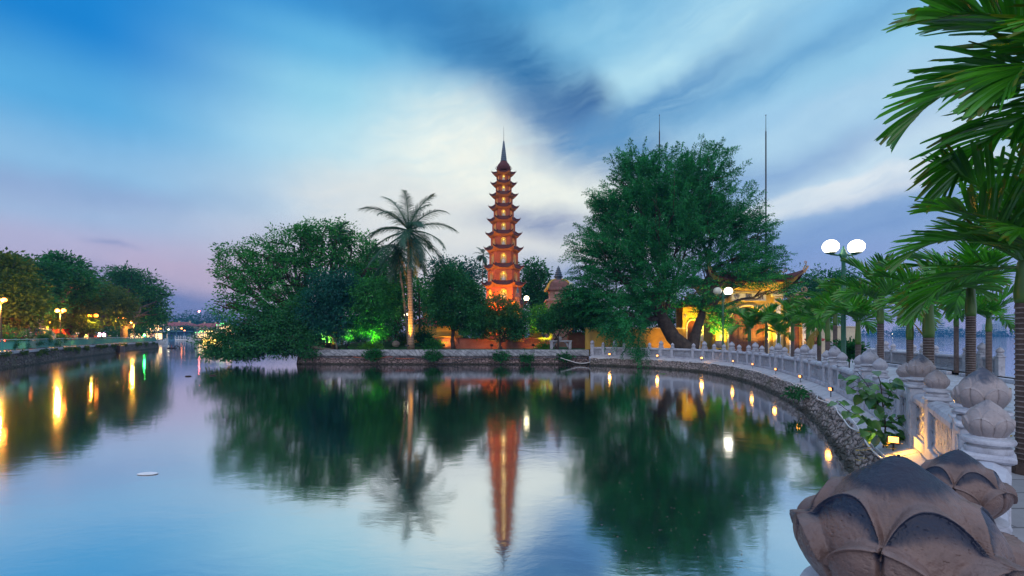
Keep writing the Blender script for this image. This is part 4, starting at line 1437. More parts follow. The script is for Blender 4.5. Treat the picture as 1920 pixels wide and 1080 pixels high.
# yellow pavilion with red roof at left behind the trees
pv = thing('temple_pavilion', 'two storey yellow pavilion with red tiled roofs between coconut palm and round tree', 'pavilion', P(808, 60, z=IZ))
k = 60 / F
def VZ(py): return HC + (HOR - py) * k - IZ
MB().box(-1.9, 3.5, -1.5, 2.5, 0, VZ(608)).build('wall', 'ochre', pv)
MB().box(-0.9, 2.6, -0.9, 1.8, VZ(600), VZ(580)).build('upper_wall', 'ochre', pv)
for px in (795, 803, 808, 813, 820):
    x = (px - 808) * k
    w = MB().box(x - .14, x + .14, -1.56, -1.503, VZ(612) , VZ(607.2) - .02).build('window', 'white_trim', pv)
    MB().box(x - .08, x + .08, -1.575, -1.562, VZ(611), VZ(608)).build('pane', 'wall_blue', w)
w = MB().box(-0.3, 0.3, -0.96, -0.903, VZ(590), VZ(582)).build('window', 'white_trim', pv)
MB().box(-0.2, 0.2, -0.975, -0.962, VZ(589), VZ(583)).build('pane', 'wall_blue', w)
def hip_roof(x0, x1, y0, y1, z0, z1, inx, iny, lift=0.15):
    top = MB()
    n = 8
    cs_ = [(x0, y0), (x1, y0), (x1, y1), (x0, y1)]
    ci = [(x0 + inx, y0 + iny), (x1 - inx, y0 + iny), (x1 - inx, y1 - iny), (x0 + inx, y1 - iny)]
    for k_ in range(4):
        a, b = Vector((*cs_[k_], 0)), Vector((*cs_[(k_ + 1) % 4], 0))
        c, d_ = Vector((*ci[k_], 0)), Vector((*ci[(k_ + 1) % 4], 0))
        vs, fs = [], []
        for j in range(6):
            t_ = j / 5
            for i_ in range(n + 1):
                s_ = i_ / n
                q = a.lerp(b, s_).lerp(c.lerp(d_, s_), t_)
                q.z = z0 + (z1 - z0) * t_ ** 1.35 + lift * abs(2 * s_ - 1) ** 4 * (1 - t_) ** 1.5
                vs.append(q)
        for j in range(5):
            for i_ in range(n):
                q = j * (n + 1) + i_
                fs.append((q, q + 1, q + n + 2, q + n + 1))
        top.add(vs, fs)
        top.add([v + Vector((0, 0, -0.10)) for v in vs[:n + 1]] + vs[:n + 1], [(i_, i_ + 1, n + 2 + i_, n + 1 + i_) for i_ in range(n)])
    top.add([(x, y, z0 - 0.10) for x, y in cs_], [(3, 2, 1, 0)])
    top.add([(x, y, z1) for x, y in ci], [(0, 1, 2, 3)])
    return top
hip_roof(-2.5, 4.1, -2.2, 3.2, VZ(605.5), VZ(596), 1.5, 1.2, 0.25).build('roof', 'tile_bright', pv)
hip_roof(-1.5, 3.2, -1.6, 2.4, VZ(580.5), VZ(573), 1.5, 1.3, 0.3).build('upper_roof', 'tile_bright', pv)

# ------------------------------------------------------------------ temple gate
def text_mesh(txt, size, T, matl, parent, name='character', ext=0.008):
    c = bpy.data.curves.new(name, 'FONT')
    c.body = txt
    c.size = size
    c.extrude = ext
    c.align_x = 'CENTER'
    c.align_y = 'CENTER'
    c.resolution_u = 3
    o = bpy.data.objects.new(name, c)
    col.objects.link(o)
    bpy.context.view_layer.update()
    me = bpy.data.meshes.new_from_object(o.evaluated_get(bpy.context.evaluated_depsgraph_get()))
    bpy.data.objects.remove(o)
    bpy.data.curves.remove(c)
    me.transform(T)
    me.materials.clear()
    me.materials.append(M[matl])
    ob = bpy.data.objects.new(name, me)
    col.objects.link(ob)
    ob.parent = parent
    return ob
GD = 38.5
gk = GD / F
gate = thing('temple_gate', 'yellow three part temple gate with upswept tiled roof and brown wooden doors lit from below', 'gate', P(1402, GD, z=GZ))
def GX(px): return (px - 1402) * gk
def GZZ(py): return HC + (HOR - py) * gk - GZ
UP = Matrix.Rotation(math.pi / 2, 4, 'X')
zt = GZZ(533)
# central bay with arched door opening
mb = MB()
arch_wall(mb, GX(1446), GX(1446), zt, GX(1438) - GX(1366), 0.0, GZZ(574), 0.55, Matrix.Identity(4), 0, 0, back=False)
mb.box(GX(1344), GX(1344) + .02, 0.56, 2.6, 0, zt).box(GX(1460) - .02, GX(1460), 0.56, 2.6, 0, zt).box(GX(1344), GX(1460), 2.6, 2.8, 0, zt)
mb.build('wall', 'ochre', gate)
A = arch_outline(GX(1438) - GX(1366) + .16, 0.0, GZZ(572))
MB().tube([(x, -0.03, z) for x, z in A], 0.10, 6).build('arch_moulding', 'ochre_pale', gate)
for sx in (-1, 1):
    x0 = sx * GX(1455)
    pl = MB().box(x0 - .42, x0 + .42, -0.32, 0.5, 0, zt).box(x0 - .47, x0 + .47, -.37, .5, 0, .35, bev=.02).build('pillar', 'ochre', gate)
    MB().box(x0 - .52, x0 + .52, -.42, .45, GZZ(553.5), GZZ(551), bev=.02).box(x0 - .45, x0 + .45, -.36, .4, GZZ(556), GZZ(553.5) - .005, bev=.02).build('capital', 'white_trim', pl)
    mbf = MB()
    for (a, b, c, d_) in ((-.30, -.25, GZZ(566), GZZ(558)), (.25, .30, GZZ(566), GZZ(558)), (-.25, .25, GZZ(566), GZZ(566) + .05), (-.25, .25, GZZ(558) - .05, GZZ(558))):
        mbf.box(x0 + a, x0 + b, -.345, -.322, c, d_)
    mbf.build('frame', 'white_trim', pl)
    MB().box(x0 - .20, x0 + .20, -.345, -.322, GZZ(648), GZZ(572)).build('scroll_panel', 'white_trim' if sx > 0 else 'ochre_pale', pl)
    for j, ch in enumerate('山水清風明月' if sx > 0 else '天地人和大吉'):
        text_mesh(ch, 0.38, Matrix.Translation((x0, -.350, GZZ(580) - j * 0.53)) @ UP, 'ink', pl)
# frieze with plaque
MB().box(GX(1366), GX(1438), -.10, -.002, GZZ(566.5), GZZ(547)).build('frieze', 'ochre', gate)
pq = MB().box(GX(1369), GX(1435), -.13, -.102, GZZ(564.5), GZZ(549.5)).build('plaque', 'white_trim', gate)
mbf = MB()
z0_, z1_ = GZZ(564), GZZ(550)
mbf.tube([(GX(1370), -.14, z0_), (GX(1434), -.14, z0_), (GX(1434), -.14, z1_), (GX(1370), -.14, z1_), (GX(1370), -.14, z0_)], 0.03, 5)
mbf.build('plaque_frame', 'ochre_pale', gate)
for px, ch in ((1380, '寺'), (1402, '國'), (1424, '鎮')):
    text_mesh(ch, 0.56, Matrix.Translation((GX(px), -.145, GZZ(557))) @ UP, 'ink', gate)
# wooden double door
for sx in (-1, 1):
    w = GX(1438) - .02
    dr = MB().box(min(sx * .01, sx * w), max(sx * .01, sx * w), 0.44, 0.50, 0, GZZ(575)).build('door', 'wood_door', gate)
    mb = MB()
    for j in range(3):
        a = .10 + j * (w - .1) / 3
        b = .04 + (j + 1) * (w - .1) / 3
        for (c, d_) in ((0.15, 1.0), (1.15, 2.1), (2.2, 2.7)):
            xa, xb = sorted((sx * a, sx * b))
            for q in ((xa, xa + .05, c, d_), (xb - .05, xb, c, d_), (xa + .05, xb - .05, c, c + .05), (xa + .05, xb - .05, d_ - .05, d_)):
                mb.box(q[0], q[1], 0.405, 0.438, q[2], q[3])
    mb.build('door_moulding', 'wood_door', dr)
    MB().tube([(sx * .12, .38, 1.1), (sx * .12, .36, 1.2), (sx * .12, .38, 1.3)], 0.02, 6).build('handle', 'metal_black', dr)
# soffit flaring out under the roof
def flare(parent, hx0, hx1, y0, y1, fy, z0, z1, lift, matl):
    mb = MB(); n = 10; vs = []
    lo = [(-hx0, y0), (hx0, y0), (hx0, y1), (-hx0, y1)]
    hi = [(-hx1, y0 - fy), (hx1, y0 - fy), (hx1, y1 + fy), (-hx1, y1 + fy)]
    for k in range(4):
        vs, fs = [], []
        for t in (0, .5, 1):
            for i in range(n + 1):
                s = i / n
                q = Vector((*lo[k], 0)).lerp(Vector((*lo[(k + 1) % 4], 0)), s).lerp(Vector((*hi[k], 0)).lerp(Vector((*hi[(k + 1) % 4], 0)), s), t)
                q.z = z0 + (z1 - z0) * t + lift * abs(2 * s - 1) ** 4 * t ** 1.5
                vs.append(q)
        for j in range(2):
            for i in range(n):
                a = j * (n + 1) + i
                fs.append((a, a + 1, a + n + 2, a + n + 1))
        mb.add(vs, fs)
    return mb.build('soffit', matl, parent)
flare(gate, GX(1464), GX(1484), -.35, 2.9, .95, GZZ(547), GZZ(531.5), .75, 'ochre')
MB().box(-GX(1468), GX(1468), -.42, 2.9, GZZ(549), GZZ(547) ).build('cornice', 'ochre_pale', gate)
rf = hip_roof(-GX(1489), GX(1489), -1.45, 4.0, GZZ(530), GZZ(512), 2.2, 2.4, .95).build('roof', 'tile_red', gate)
MB().box(-GX(1440), GX(1440), .95, 1.5, GZZ(513), GZZ(507)).build('ridge', 'dragon', rf)
def dragon(mb, T, s=1.0, loops=2):
    pts = []
    for i in range(26):
        t = i / 25
        pts.append((t * 1.5 * s, 0, (0.12 + 0.13 * math.sin(t * loops * math.pi * 2) + 0.25 * t) * s))
    rad = [0.05 * s + 0.05 * s * math.sin(min(1, i / 20) * math.pi * .9) for i in range(26)]
    mb.tube(pts, rad, 8, T)
    c = pts[-1]
    sp = [(c[0] + (0.24 - 0.15 * j / 14) * s * math.sin(j * .62) + .05 * s, 0, c[2] + .18 * s + (0.24 - 0.15 * j / 14) * s * -math.cos(j * .62)) for j in range(15)]
    mb.tube(sp, [0.065 * s * (1 - j / 22) for j in range(15)], 7, T)
    for i in range(2, 24, 2):
        p = pts[i]
        mb.tube([(p[0], 0, p[2]), (p[0] - .05 * s, 0, p[2] + .17 * s)], [0.04 * s, 0.005 * s], 4, T)
    for i in (6, 16):
        p = pts[i]
        mb.tube([(p[0], 0, p[2]), (p[0] + .06 * s, -.06 * s, p[2] - .12 * s), (p[0] + .16 * s, -.08 * s, p[2] - .16 * s)], [0.04 * s, .03 * s, .02 * s], 5, T)
for sx in (-1, 1):
    mb = MB()
    S = Matrix.Scale(sx, 4, (1, 0, 0))
    # hip ridge sweeping out to the tip, crowned by a small dragon head
    pts = [(GX(1458), .4, GZZ(516)), (GX(1470), -.3, GZZ(522)), (GX(1480), -1.0, GZZ(521)), (GX(1488), -1.45, GZZ(513)), (GX(1492), -1.65, GZZ(504))]
    mb.tube(pts, [.13, .13, .12, .10, .06], 7, S)
    dragon(mb, S @ Matrix.Translation((GX(1486), -1.5, GZZ(513))) @ Matrix.Rotation(R(-62), 4, 'Y') , 0.45, 1)
    dragon(mb, S @ Matrix.Translation((GX(1450), 0.1, GZZ(514))), 0.7)
    mb.build('roof_dragon', 'dragon', rf)
mb = MB(); dragon(mb, Matrix.Translation((GX(1424), 1.2, GZZ(507))), 0.8); dragon(mb, Matrix.Scale(-1, 4, (1, 0, 0)) @ Matrix.Translation((GX(1424), 1.2, GZZ(507))), 0.8)
mb.build('ridge_dragon', 'dragon', rf)
# lower side bays
for sx in (-1, 1):
    S = Matrix.Translation((sx * GX(1500), 0.5, 0))
    hw = 20 * gk
    mb = MB()
    arch_wall(mb, hw, hw, GZZ(574), 0.95, 0, GZZ(600), 0.4, S, 0, 0, back=False)
    mb.box(-hw, hw, 1.4, 1.6, 0, GZZ(574), S)
    sb = mb.build('side_bay', 'ochre', gate)
    A = arch_outline(1.12, 0.0, GZZ(598))
    mt = MB().tube([(x, -0.03, z) for x, z in A], 0.055, 6, S)
    for q in (-.7, .7):
        mt.tube([(q + .16 * math.sin(j * .7) * (1 - j / 14), -.04, GZZ(592) + .16 * math.cos(j * .7) * (1 - j / 14)) for j in range(12)], 0.03, 5, S)
    mt.build('arch_trim', 'wall_white', sb)
    MB().box(-.6, .6, .36, .40, 0, GZZ(600), S).build('door', 'red_door' if sx < 0 else 'wood_door', sb)
    MB().box(hw - .30, hw - .04, -.03, -.002, GZZ(640), GZZ(592), S).build('scroll_panel', 'wall_white', sb)
    for j, ch in enumerate('春秋文章'):
        text_mesh(ch, 0.26, S @ Matrix.Translation((hw - .17, -.036, GZZ(597) - j * 0.4)) @ UP, 'ink', sb)
    r2 = hip_roof(-hw - .55, hw + .55, -.9, 2.2, GZZ(573.5), GZZ(560), .9, 1.2, .35)
    for i in range(len(r2.v)): r2.v[i] = tuple(S @ Vector(r2.v[i]))
    ro = r2.build('side_roof', 'tile_red', sb)
    mb = MB()
    dragon(mb, S @ Matrix.Translation((-hw * .9, .3, GZZ(562))) @ Matrix.Rotation(R(-10), 4, 'Y'), 1.15, 3)
    dragon(mb, S @ Matrix.Translation((hw * 1.6, .3, GZZ(562))) @ Matrix.Scale(-1, 4, (1, 0, 0)), 0.7)
    mb.ball((0.1, .3, GZZ(553)), .2, 8, S).tube([(.1, .3, GZZ(560)), (.1, .3, GZZ(549))], [.2, .02], 6, S)
    mb.build('roof_dragon', 'dragon', ro)

def wall_px(label, px0, px1, d0, d1, ytop, ztop_ref_d, base, matl='ochre'):
    a, b = P(px0, d0, z=base), P(px1, d1, z=base)
    t = thing('ochre_wall', label, 'wall', a)
    v = b - a; L = math.hypot(v.x, v.y)
    t.rotation_euler = (0, 0, math.atan2(v.y, v.x))
    H = HC + (HOR - ytop) * ztop_ref_d / F - base
    MB().box(0, L, -.15, .15, -.2, H).build('wall', matl, t)
    MB().box(-.04, L + .04, -.22, .22, H, H + .09).build('coping', 'ochre_pale', t)
    MB().box(0.0, .32, -.21, -.152, 0, H - .02).build('pilaster', matl, t)
    return t
wall_px('long ochre wall behind the balustrade to the left of the big feathery tree', 1098, 1282, 37.6, 39.2, 616, 37.6, GZ)
wall_px('plain cream wall running right from the side gate behind the palms', 1522, 1604, 39.6, 44, 612, 39.6, GZ, 'ochre_pale')
k = thing('red_shrine', 'small red tiled shrine between two palms before the gate', 'shrine', P(1527, 34, z=GZ))
MB().box(-.35, .35, -.25, .25, 0, .85).build('base', 'granite', k)
MB().box(-.28, .28, -.2, .2, .85, 1.2).build('house', 'red_door', k)
hip_roof(-.5, .5, -.4, .4, 1.2, 1.5, .3, .3, .08).build('roof', 'tile_bright', k)

# flag poles
for px, lab, d in ((1236.5, 'tall dark flag pole rising out of the crown of the big feathery tree', 44), (1436, 'tall dark flag pole standing free right of the big feathery tree', 41)):
    t = thing('flag_pole', lab, 'flag pole', P(px, d, z=GZ), 0, 'flag poles')
    H = HC + (HOR - 216) * d / F - GZ
    MB().tube([(0, 0, 0), (0, 0, H * .5), (0, 0, H * .93), (0, 0, H * .935), (0, 0, H)], [.085, .07, .055, .03, .02], 8).build('pole', 'metal_black', t)
    MB().lathe([(.3, 0), (.3, .3), (.12, .4)], 12).build('base', 'granite', t)
    MB().ball((0, 0, H), .055, 8).build('finial', 'metal_grey', t)

# ------------------------------------------------------------------ lamps
def twin_globe(label, loc, H, gr, arm, mats, rz=0.0, cat='street lamp', far=False, pole='metal_green', group=None, pw=None, glow=0, gcol=(1, .42, .05)):
    t = thing('street_lamp', label, cat, loc, rz, group)
    r = pw or H * 0.012
    if not far:
        prof = [(r * 2.4, 0), (r * 2.4, .12), (r * 1.9, .2), (r * 1.7, .7), (r * 1.25, .8), (r * 1.15, H * .62), (r * 1.45, H * .625), (r * 1.45, H * .635), (r * 1.0, H * .65), (r * .95, H - .55), (r * 1.5, H - .5), (r * 1.3, H - .42), (r * 1.9, H - .36), (r * 1.9, H - .26), (r * 1.2, H - .20), (r * 1.3, H - .15), (r * .5, H - .09), (r * .6, H - .05), (r * .1, H)]
        MB().lathe(prof, 14).build('pole', pole, t, True)
    else:
        MB().lathe([(r * 2, 0), (r * 2, .3), (r, .4), (r * .8, H - .2), (r * 1.2, H - .12), (r * .2, H)], 8).build('pole', pole, t, True)
    for sx, mm in zip((-1, 1), mats):
        if mm is None:
            continue
        zb = H - (.30 if not far else .18)
        am = MB().tube([(0, 0, zb), (sx * arm * .5, 0, zb - .02), (sx * arm, 0, zb + .02)], [r * .8, r * .5, r * .6], 7)
        am.lathe([(.02, -.02), (gr * .62, .03), (gr * .66, .05)], 14, c=(sx * arm, 0, zb + .02))
        am = am.build('arm', pole, t, True)
        gl_ = MB().ball((sx * arm, 0, zb + .04 + gr * .92), gr, 20 if not far else 12, sq=(1, 1, .94)).build('globe', mm, am, True)
    if glow:
        point(t, (0, -.25, H - .55), glow, gcol, .12)
    return t
twin_globe('tall green lamp post with two glowing white globes above the palms', P(1581.5, 15.6, z=GZ), HC + (HOR - 461) * 15.6 / F - GZ, 0.25, 0.44, ('lamp_white', 'lamp_white'), pw=.062)
p = P(1355.5, 32.6, z=GZ)
twin_globe('green lamp post at the feathery tree with one lit and one dark globe', p, HC + (HOR - 546) * 32.6 / F - GZ, 0.29, 0.42, ('lamp_off', 'lamp_white'), pw=.055, rz=R(8))
twin_globe('white globe lamp shining beside the pagoda above the round trees', P(982, 42.5, z=IZ), HC + (HOR - 561) * 42.5 / F - IZ, 0.24, 0.26, (None, 'lamp_white_far'), far=True, pw=.05)
twin_globe('small twin lamp glowing behind the leaning stem of the coconut palm', P(761, 41.5, z=IZ), HC + (HOR - 589) * 41.5 / F - IZ, 0.13, 0.16, ('lamp_white_far', 'lamp_white_far'), far=True, pw=.04)
twin_globe('single pale globe lamp peeping between stupa and dark round tree', P(1067, 44, z=IZ), HC + (HOR - 534) * 44 / F - IZ, 0.22, 0.2, (None, 'lamp_off'), far=True, pw=.04)

# floodlights along the sloping quay slabs
fl = [(1142, 668, 34.6, 0, 'first from the left, on the far quay slabs'), (1230, 672, 31.3, 0, 'second from the left, below the hanging branch'), (1311, 675, 28.0, 0, 'third from the left, below the tree trunk'),
      (1368, 681, 25.3, 1, 'turned sideways where the quay begins to bend'), (1403, 688, 22.2, 1, 'turned sideways below the wooden gate doors'), (1445, 697.5, 18.6, 1, 'turned sideways before the first slender palms'),
      (1488, 711, 14.9, 1, 'turned sideways above the rubble where the tuft hangs'), (1541, 730, 11.6, 1, 'turned sideways nearest to the leafy shrub')]
for j, (px, py, d, side, lab) in enumerate(fl):
    # stand it on the slabs: pick the path length whose slab point projects nearest to px
    best = min(np.arange(SL[3], PL[-1], 0.1), key=lambda s: abs((off(s, 0.5).x / off(s, 0.5).y) * F + 960 - px) + (0 if abs(off(s, 0.5).y - d) < 5 else 999))
    q = off(best, 0.30); pth, dd = at_len(best)
    loc = Vector((q.x, q.y, 0.66))
    out = Vector((-dd.y, dd.x, 0))
    tgt = loc + (Vector((-loc.x * .3, -loc.y, 0)).normalized() * 5 + out * 2 if not side else out * 4 + Vector((0, -1.8, 0))) + Vector((0, 0, -0.4))
    flood(f'small orange floodlight {lab}', loc, tgt, (26 if not side else 9), (1.0, .42, .05), 130, 'flood_glass' if not side else 'flood_dim', 0.40 if not side else 0.38, 'floodlights along the quay slabs', stake=0.22)
q = off(SL[4] - 0.05, 0.30)
flood('bright orange floodlight facing the viewer under the leafy shrub', (q.x, q.y, 0.66), (q.x * .2, q.y * .1, 1.6), 60, (1.0, .45, .05), 150, 'flood_glass', 0.40, 'floodlights along the quay slabs', stake=0.16)
# garden floodlights
flood('green floodlight at the foot of the slim twin stemmed tree', P(697, 37.2, z=IZ), P(705, 39.2, 560), 1500, (.45, 1.0, .03), 120, 'flood_green', 1.0, 'garden floodlights')
flood('green floodlight hidden in the grass below the dark teal tree', P(650, 38.6, z=IZ), P(668, 40.0, 575), 1000, (.6, 1.0, .05), 100, 'flood_green', .8, 'garden floodlights')
flood('yellow floodlight at the root of the coconut palm', P(763, 36.55, z=IZ), P(769, 37.8, 490), 1300, (1.0, .48, .04), 55, 'flood_glass', .8, 'garden floodlights')
flood('yellow floodlight by the curved pale stems near the island tip', P(607, 37.6, z=IZ), P(625, 39.5, 600), 1100, (1.0, .85, .1), 110, 'flood_yellow', .8, 'garden floodlights')
flood('green floodlight under the small lime coloured tree', P(1022, 39.6, z=IZ), P(1020, 41, 580), 500, (.5, 1.0, .03), 110, 'flood_green', .8, 'garden floodlights')
flood('yellow floodlight before the left pillar of the gate', P(1350, 37.2, z=GZ), P(1349, 38.6, 570), 2000, (1.0, .70, .06), 100, 'flood_yellow', .6, 'gate floodlights')
flood('yellow floodlight behind the trunk of the feathery tree', P(1318, 37.5, z=GZ), P(1325, 37.2, 540), 2300, (1.0, .70, .06), 120, 'flood_yellow', .8, 'gate floodlights')
flood('orange floodlight before the right pillar of the gate', P(1452, 37.0, z=GZ), P(1415, 38.6, 545), 1700, (1.0, .62, .06), 120, 'flood_yellow', .8, 'gate floodlights')
flood('orange floodlight at the side gate behind the palms', P(1496, 37.6, z=GZ), P(1500, 39, 590), 350, (1.0, .5, .08), 120, 'flood_yellow', .7, 'gate floodlights')
flood('orange floodlight at the foot of the ochre wall by the leaning trunk', P(1262, 37.0, z=GZ), P(1250, 39, 630), 220, (1.0, .45, .04), 130, 'flood_yellow', .7, 'gate floodlights')
flood('orange floodlight before the brick garden wall', P(922, 37.2, z=IZ), P(915, 39.5, 642), 160, (1.0, .3, .02), 140, 'flood_glass', .7, 'garden floodlights')
flood('orange floodlight before the low brick and ochre stupa base', P(832, 38.6, z=IZ), P(840, 40.5, 625), 150, (1.0, .5, .06), 120, 'flood_glass', .7, 'garden floodlights')
flood('orange floodlight before the pierced brick fence', P(1000, 38.6, z=IZ), P(1006, 40.5, 640), 90, (1.0, .3, .02), 130, 'flood_glass', .7, 'garden floodlights')

# ------------------------------------------------------------------ palms
def palm_frond(L, nl, ll, lw, e0, bend, sweep=(60, 22), droop=0.25, vee=0.35, segs=4, jag=True, seed=0, curlx=0.0):
    """pinnate frond in local XZ plane starting at the origin and growing along +X"""
    rr = random.Random(seed)
    mb = MB()
    N = 14
    pts, tans = [], []
    p = Vector((0, 0, 0)); a = R(e0)
    for i in range(N + 1):
        pts.append(p.copy()); t = Vector((math.cos(a), 0, math.sin(a))); tans.append(t)
        p = p + t * (L / N)
        a -= R(bend) / N * (0.5 + 1.1 * i / N)
    mb.tube(pts, [0.016 * L * (1 - 0.85 * i / N) + 0.003 for i in range(N + 1)], 5)
    for i in range(nl):
        t = 0.13 + 0.87 * (i + 0.5) / nl
        f = t * N; j = min(int(f), N - 1)
        c = pts[j].lerp(pts[j + 1], f - j); T = tans[j].lerp(tans[j + 1], f - j).normalized()
        side = Vector((0, 1, 0)); up = side.cross(T) * -1
        if up.z < 0 and abs(T.x) > 0.01: up = -up
        for sg in (-1, 1):
            th = R(sweep[0] + (sweep[1] - sweep[0]) * t) * rr.uniform(.85, 1.15)
            le = ll * (math.sin(math.pi * min(1, 0.20 + 0.72 * t)) ** 0.6) * rr.uniform(.82, 1.08)
            d = (T * math.cos(th) + side * sg * math.sin(th) + up * vee * rr.uniform(.6, 1.3)).normalized()
            w = (T * 1.0 - d * T.dot(d)).normalized()
            nrm = d.cross(w).normalized()
            q = c.copy(); vs = []; dd = d.copy()
            dv = droop * rr.uniform(.6, 1.5)
            tw = rr.uniform(-.35, .35)
            w = (w * math.cos(tw) + nrm * math.sin(tw)).normalized()
            nrm = d.cross(w).normalized()
            for k in range(segs + 1):
                s = k / segs
                ww = lw * (0.45 + 1.5 * s - 1.15 * s * s) * (1 if not (jag and k == segs) else 0.75)
                if not jag: ww = lw * (0.6 + 1.2 * s - 1.75 * s * s)
                ww = max(ww, 0.003)
                jx = dd * (rr.uniform(-.04, .10) * le if (jag and k == segs) else 0)
                jy = dd * (rr.uniform(-.04, .10) * le if (jag and k == segs) else 0)
                vs += [q - w * ww * .5 + nrm * ww * .16 + jx, q + (dd * .03 * le if jag and k == segs else Vector()), q + w * ww * .5 + nrm * ww * .16 + jy]
                dd = (dd + Vector((0, 0, -1)) * dv * 2.0 / segs * (s + .2)).normalized()
                q = q + dd * (le / segs)
            fs = []
            for k in range(segs):
                b = k * 3
                fs += [(b, b + 1, b + 4, b + 3), (b + 1, b + 2, b + 5, b + 4)]
            nt_ = 2 if rr.random() < .3 else 0
            mb.add(vs, fs[:len(fs) - nt_] if nt_ else fs)
            if nt_:
                mb.f += [tuple(len(mb.v) - len(vs) + i_ for i_ in f) for f in fs[-nt_:]]; mb.m += [1] * nt_
    return mb
def pool(name, matl, specs):
    out = []
    for i, kw in enumerate(specs):
        o = palm_frond(seed=i + 3, **kw).build(name, matl)
        out.append(o.data)
        bpy.data.objects.remove(o)
    return out
FAN = []
FAN = pool('frond', ['frond', 'frond_tip'], [dict(L=1.35, nl=31, ll=.66, lw=.048, e0=e, bend=b, sweep=(62, 14), droop=dr, vee=.28, segs=5) for e, b, dr in ((74, 50, .10), (62, 62, .16), (50, 70, .20), (34, 76, .30), (14, 74, .38), (50, 105, .34))])
ring_p = None
def fan_palm(label, px, d, yring, yshaft, r, size, nf=8, rot=0.0, matl=None, group='palms on the causeway', dry=False, ringm='ring_trunk', base_z=GZ, lean=0.0, spread=1.0, elev=0):
    base = P(px, d, z=base_z)
    t = thing('fan_palm', label, 'palm', base, 0, group)
    zr = HC + (HOR - yring) * d / F - base_z
    zs = HC + (HOR - yshaft) * d / F - base_z
    mb = MB()
    prof = [(r * 1.5, -0.05), (r * 1.25, .12)]
    z = .12
    step = max(.045, r * .62)
    while z < zr - step:
        prof += [(r * 1.0, z + step * .15), (r * 1.0, z + step * .72), (r * 1.10, z + step * .80), (r * 1.10, z + step * .98)]
        z += step
    prof += [(r * 1.02, zr)]
    tk = mb.lathe(prof, 12)
    tko = tk.build('trunk', [ringm, 'ring_pale'], t)
    mi = [0] * len(tko.data.polygons)
    nf_ = 12
    for k in range(len(prof) - 1):
        if k >= 2 and (k - 2) % 4 in (2, 1):
            for j in range(nf_): mi[k * nf_ + j] = 1
    tko.data.polygons.foreach_set('material_index', mi)
    sh = zs - zr
    MB().lathe([(r * 1.02, zr), (r * 1.12, zr + sh * .12), (r * 1.16, zr + sh * .3), (r * .92, zr + sh * .75), (r * .85, zs), (r * .5, zs + .08)], 14).build('crownshaft', 'crownshaft', t, True)
    nf += 1
    for i in range(nf):
        k = i % 6 if nf > 6 else (i + 1) % 6
        me = FAN[k]
        o = bpy.data.objects.new('frond', me)
        col.objects.link(o); o.parent = t
        o.location = (0, 0, zs - .06 * (i / nf))
        o.rotation_euler = (0, R(rnd.uniform(-6, 6) - elev), rot + i * 2.399)
        s = size * 0.98 * rnd.uniform(.85, 1.12)
        o.scale = (s * spread, s, s)
    if dry:
        o = bpy.data.objects.new('dry_frond', bpy.data.meshes.new('x'))
        mbd = palm_frond(1.1, 16, .5, .06, -40, 45, (50, 14), .5, .1, 3, seed=5)
        o = mbd.build('dry_frond', 'frond_dry', t)
        o.location = (0, 0, zs - .15); o.rotation_euler = (0, R(10), R(200) if dry is True else dry)
        o.scale = (size,) * 3
    return t
fan_palm('stout green palm standing behind the third big lotus bud from the viewer', 1741, 8.7, 633, 572, .083, .78, 9, .4)
fan_palm('slim palm with tall fan right beside the tall twin globe lamp', 1651, 11.6, 607, 566, .068, .86, 8, 2.3)
fan_palm('palm with a split yellow green shaft between two stouter palms', 1706, 12.4, 637, 590, .075, .72, 7, 1.1, dry=R(-40))
fan_palm('palm with dark banded trunk and purplish shaft in front of the far balustrade', 1820, 8.9, 593, 540, .075, .85, 9, 4.0)
fan_palm('tall palm at the right frame edge whose fronds fan out to the left', 1926, 5.0, 568, 492, .092, .94, 10, 2.9)
fan_palm('tallest nearest palm with its crown reaching in at the upper right corner', 2072, 3.9, 330, 160, .095, 1.10, 16, 2.75, elev=0)
fan_palm('palm outside the right edge whose fronds fill the right side below the topmost crown', 2070, 5.4, 480, 380, .095, 1.0, 12, 2.2)
fan_palm('thin palm before the far balustrade, left of the banded trunk', 1793, 18, 612, 588, .075, .95, 7, .7, ringm='ring_trunk')
fan_palm('thin palm before the far balustrade, right of the banded trunk', 1854, 16.5, 622, 597, .085, .9, 8, 3.2)
fan_palm('palm with drooping leaves in front of the lamp post foot', 1609, 14.6, 646, 603, .075, .88, 9, 3.6)
fan_palm('low palm with a yellow dry frond hanging left of it', 1536, 21.5, 648, 606, .085, 1.0, 9, .9, dry=R(185))
fan_palm('palm crown between lamp post and roof dragons', 1566, 20, 610, 572, .08, 1.0, 9, 2.0)
fan_palm('palm before the right pillar of the gate', 1486, 25.5, 640, 607, .09, 1.08, 8, 2.2)
fan_palm('palm with a low crown beside the right gate pillar', 1460, 27.5, 652, 628, .09, 1.02, 7, 1.4)
fan_palm('palm in front of the right half of the wooden door', 1437, 28.4, 630, 606, .085, 1.02, 7, 5.0)
fan_palm('leftmost palm in front of the wooden gate door', 1405, 29.4, 640, 614, .095, 1.08, 8, 0.1)
fan_palm('palm with bright fans just left of the lamp post', 1552, 17.5, 640, 596, .08, .9, 8, 4.4)
fan_palm('palm before the cream wall, half behind its neighbour', 1515, 23.5, 640, 604, .085, .98, 8, 3.0)

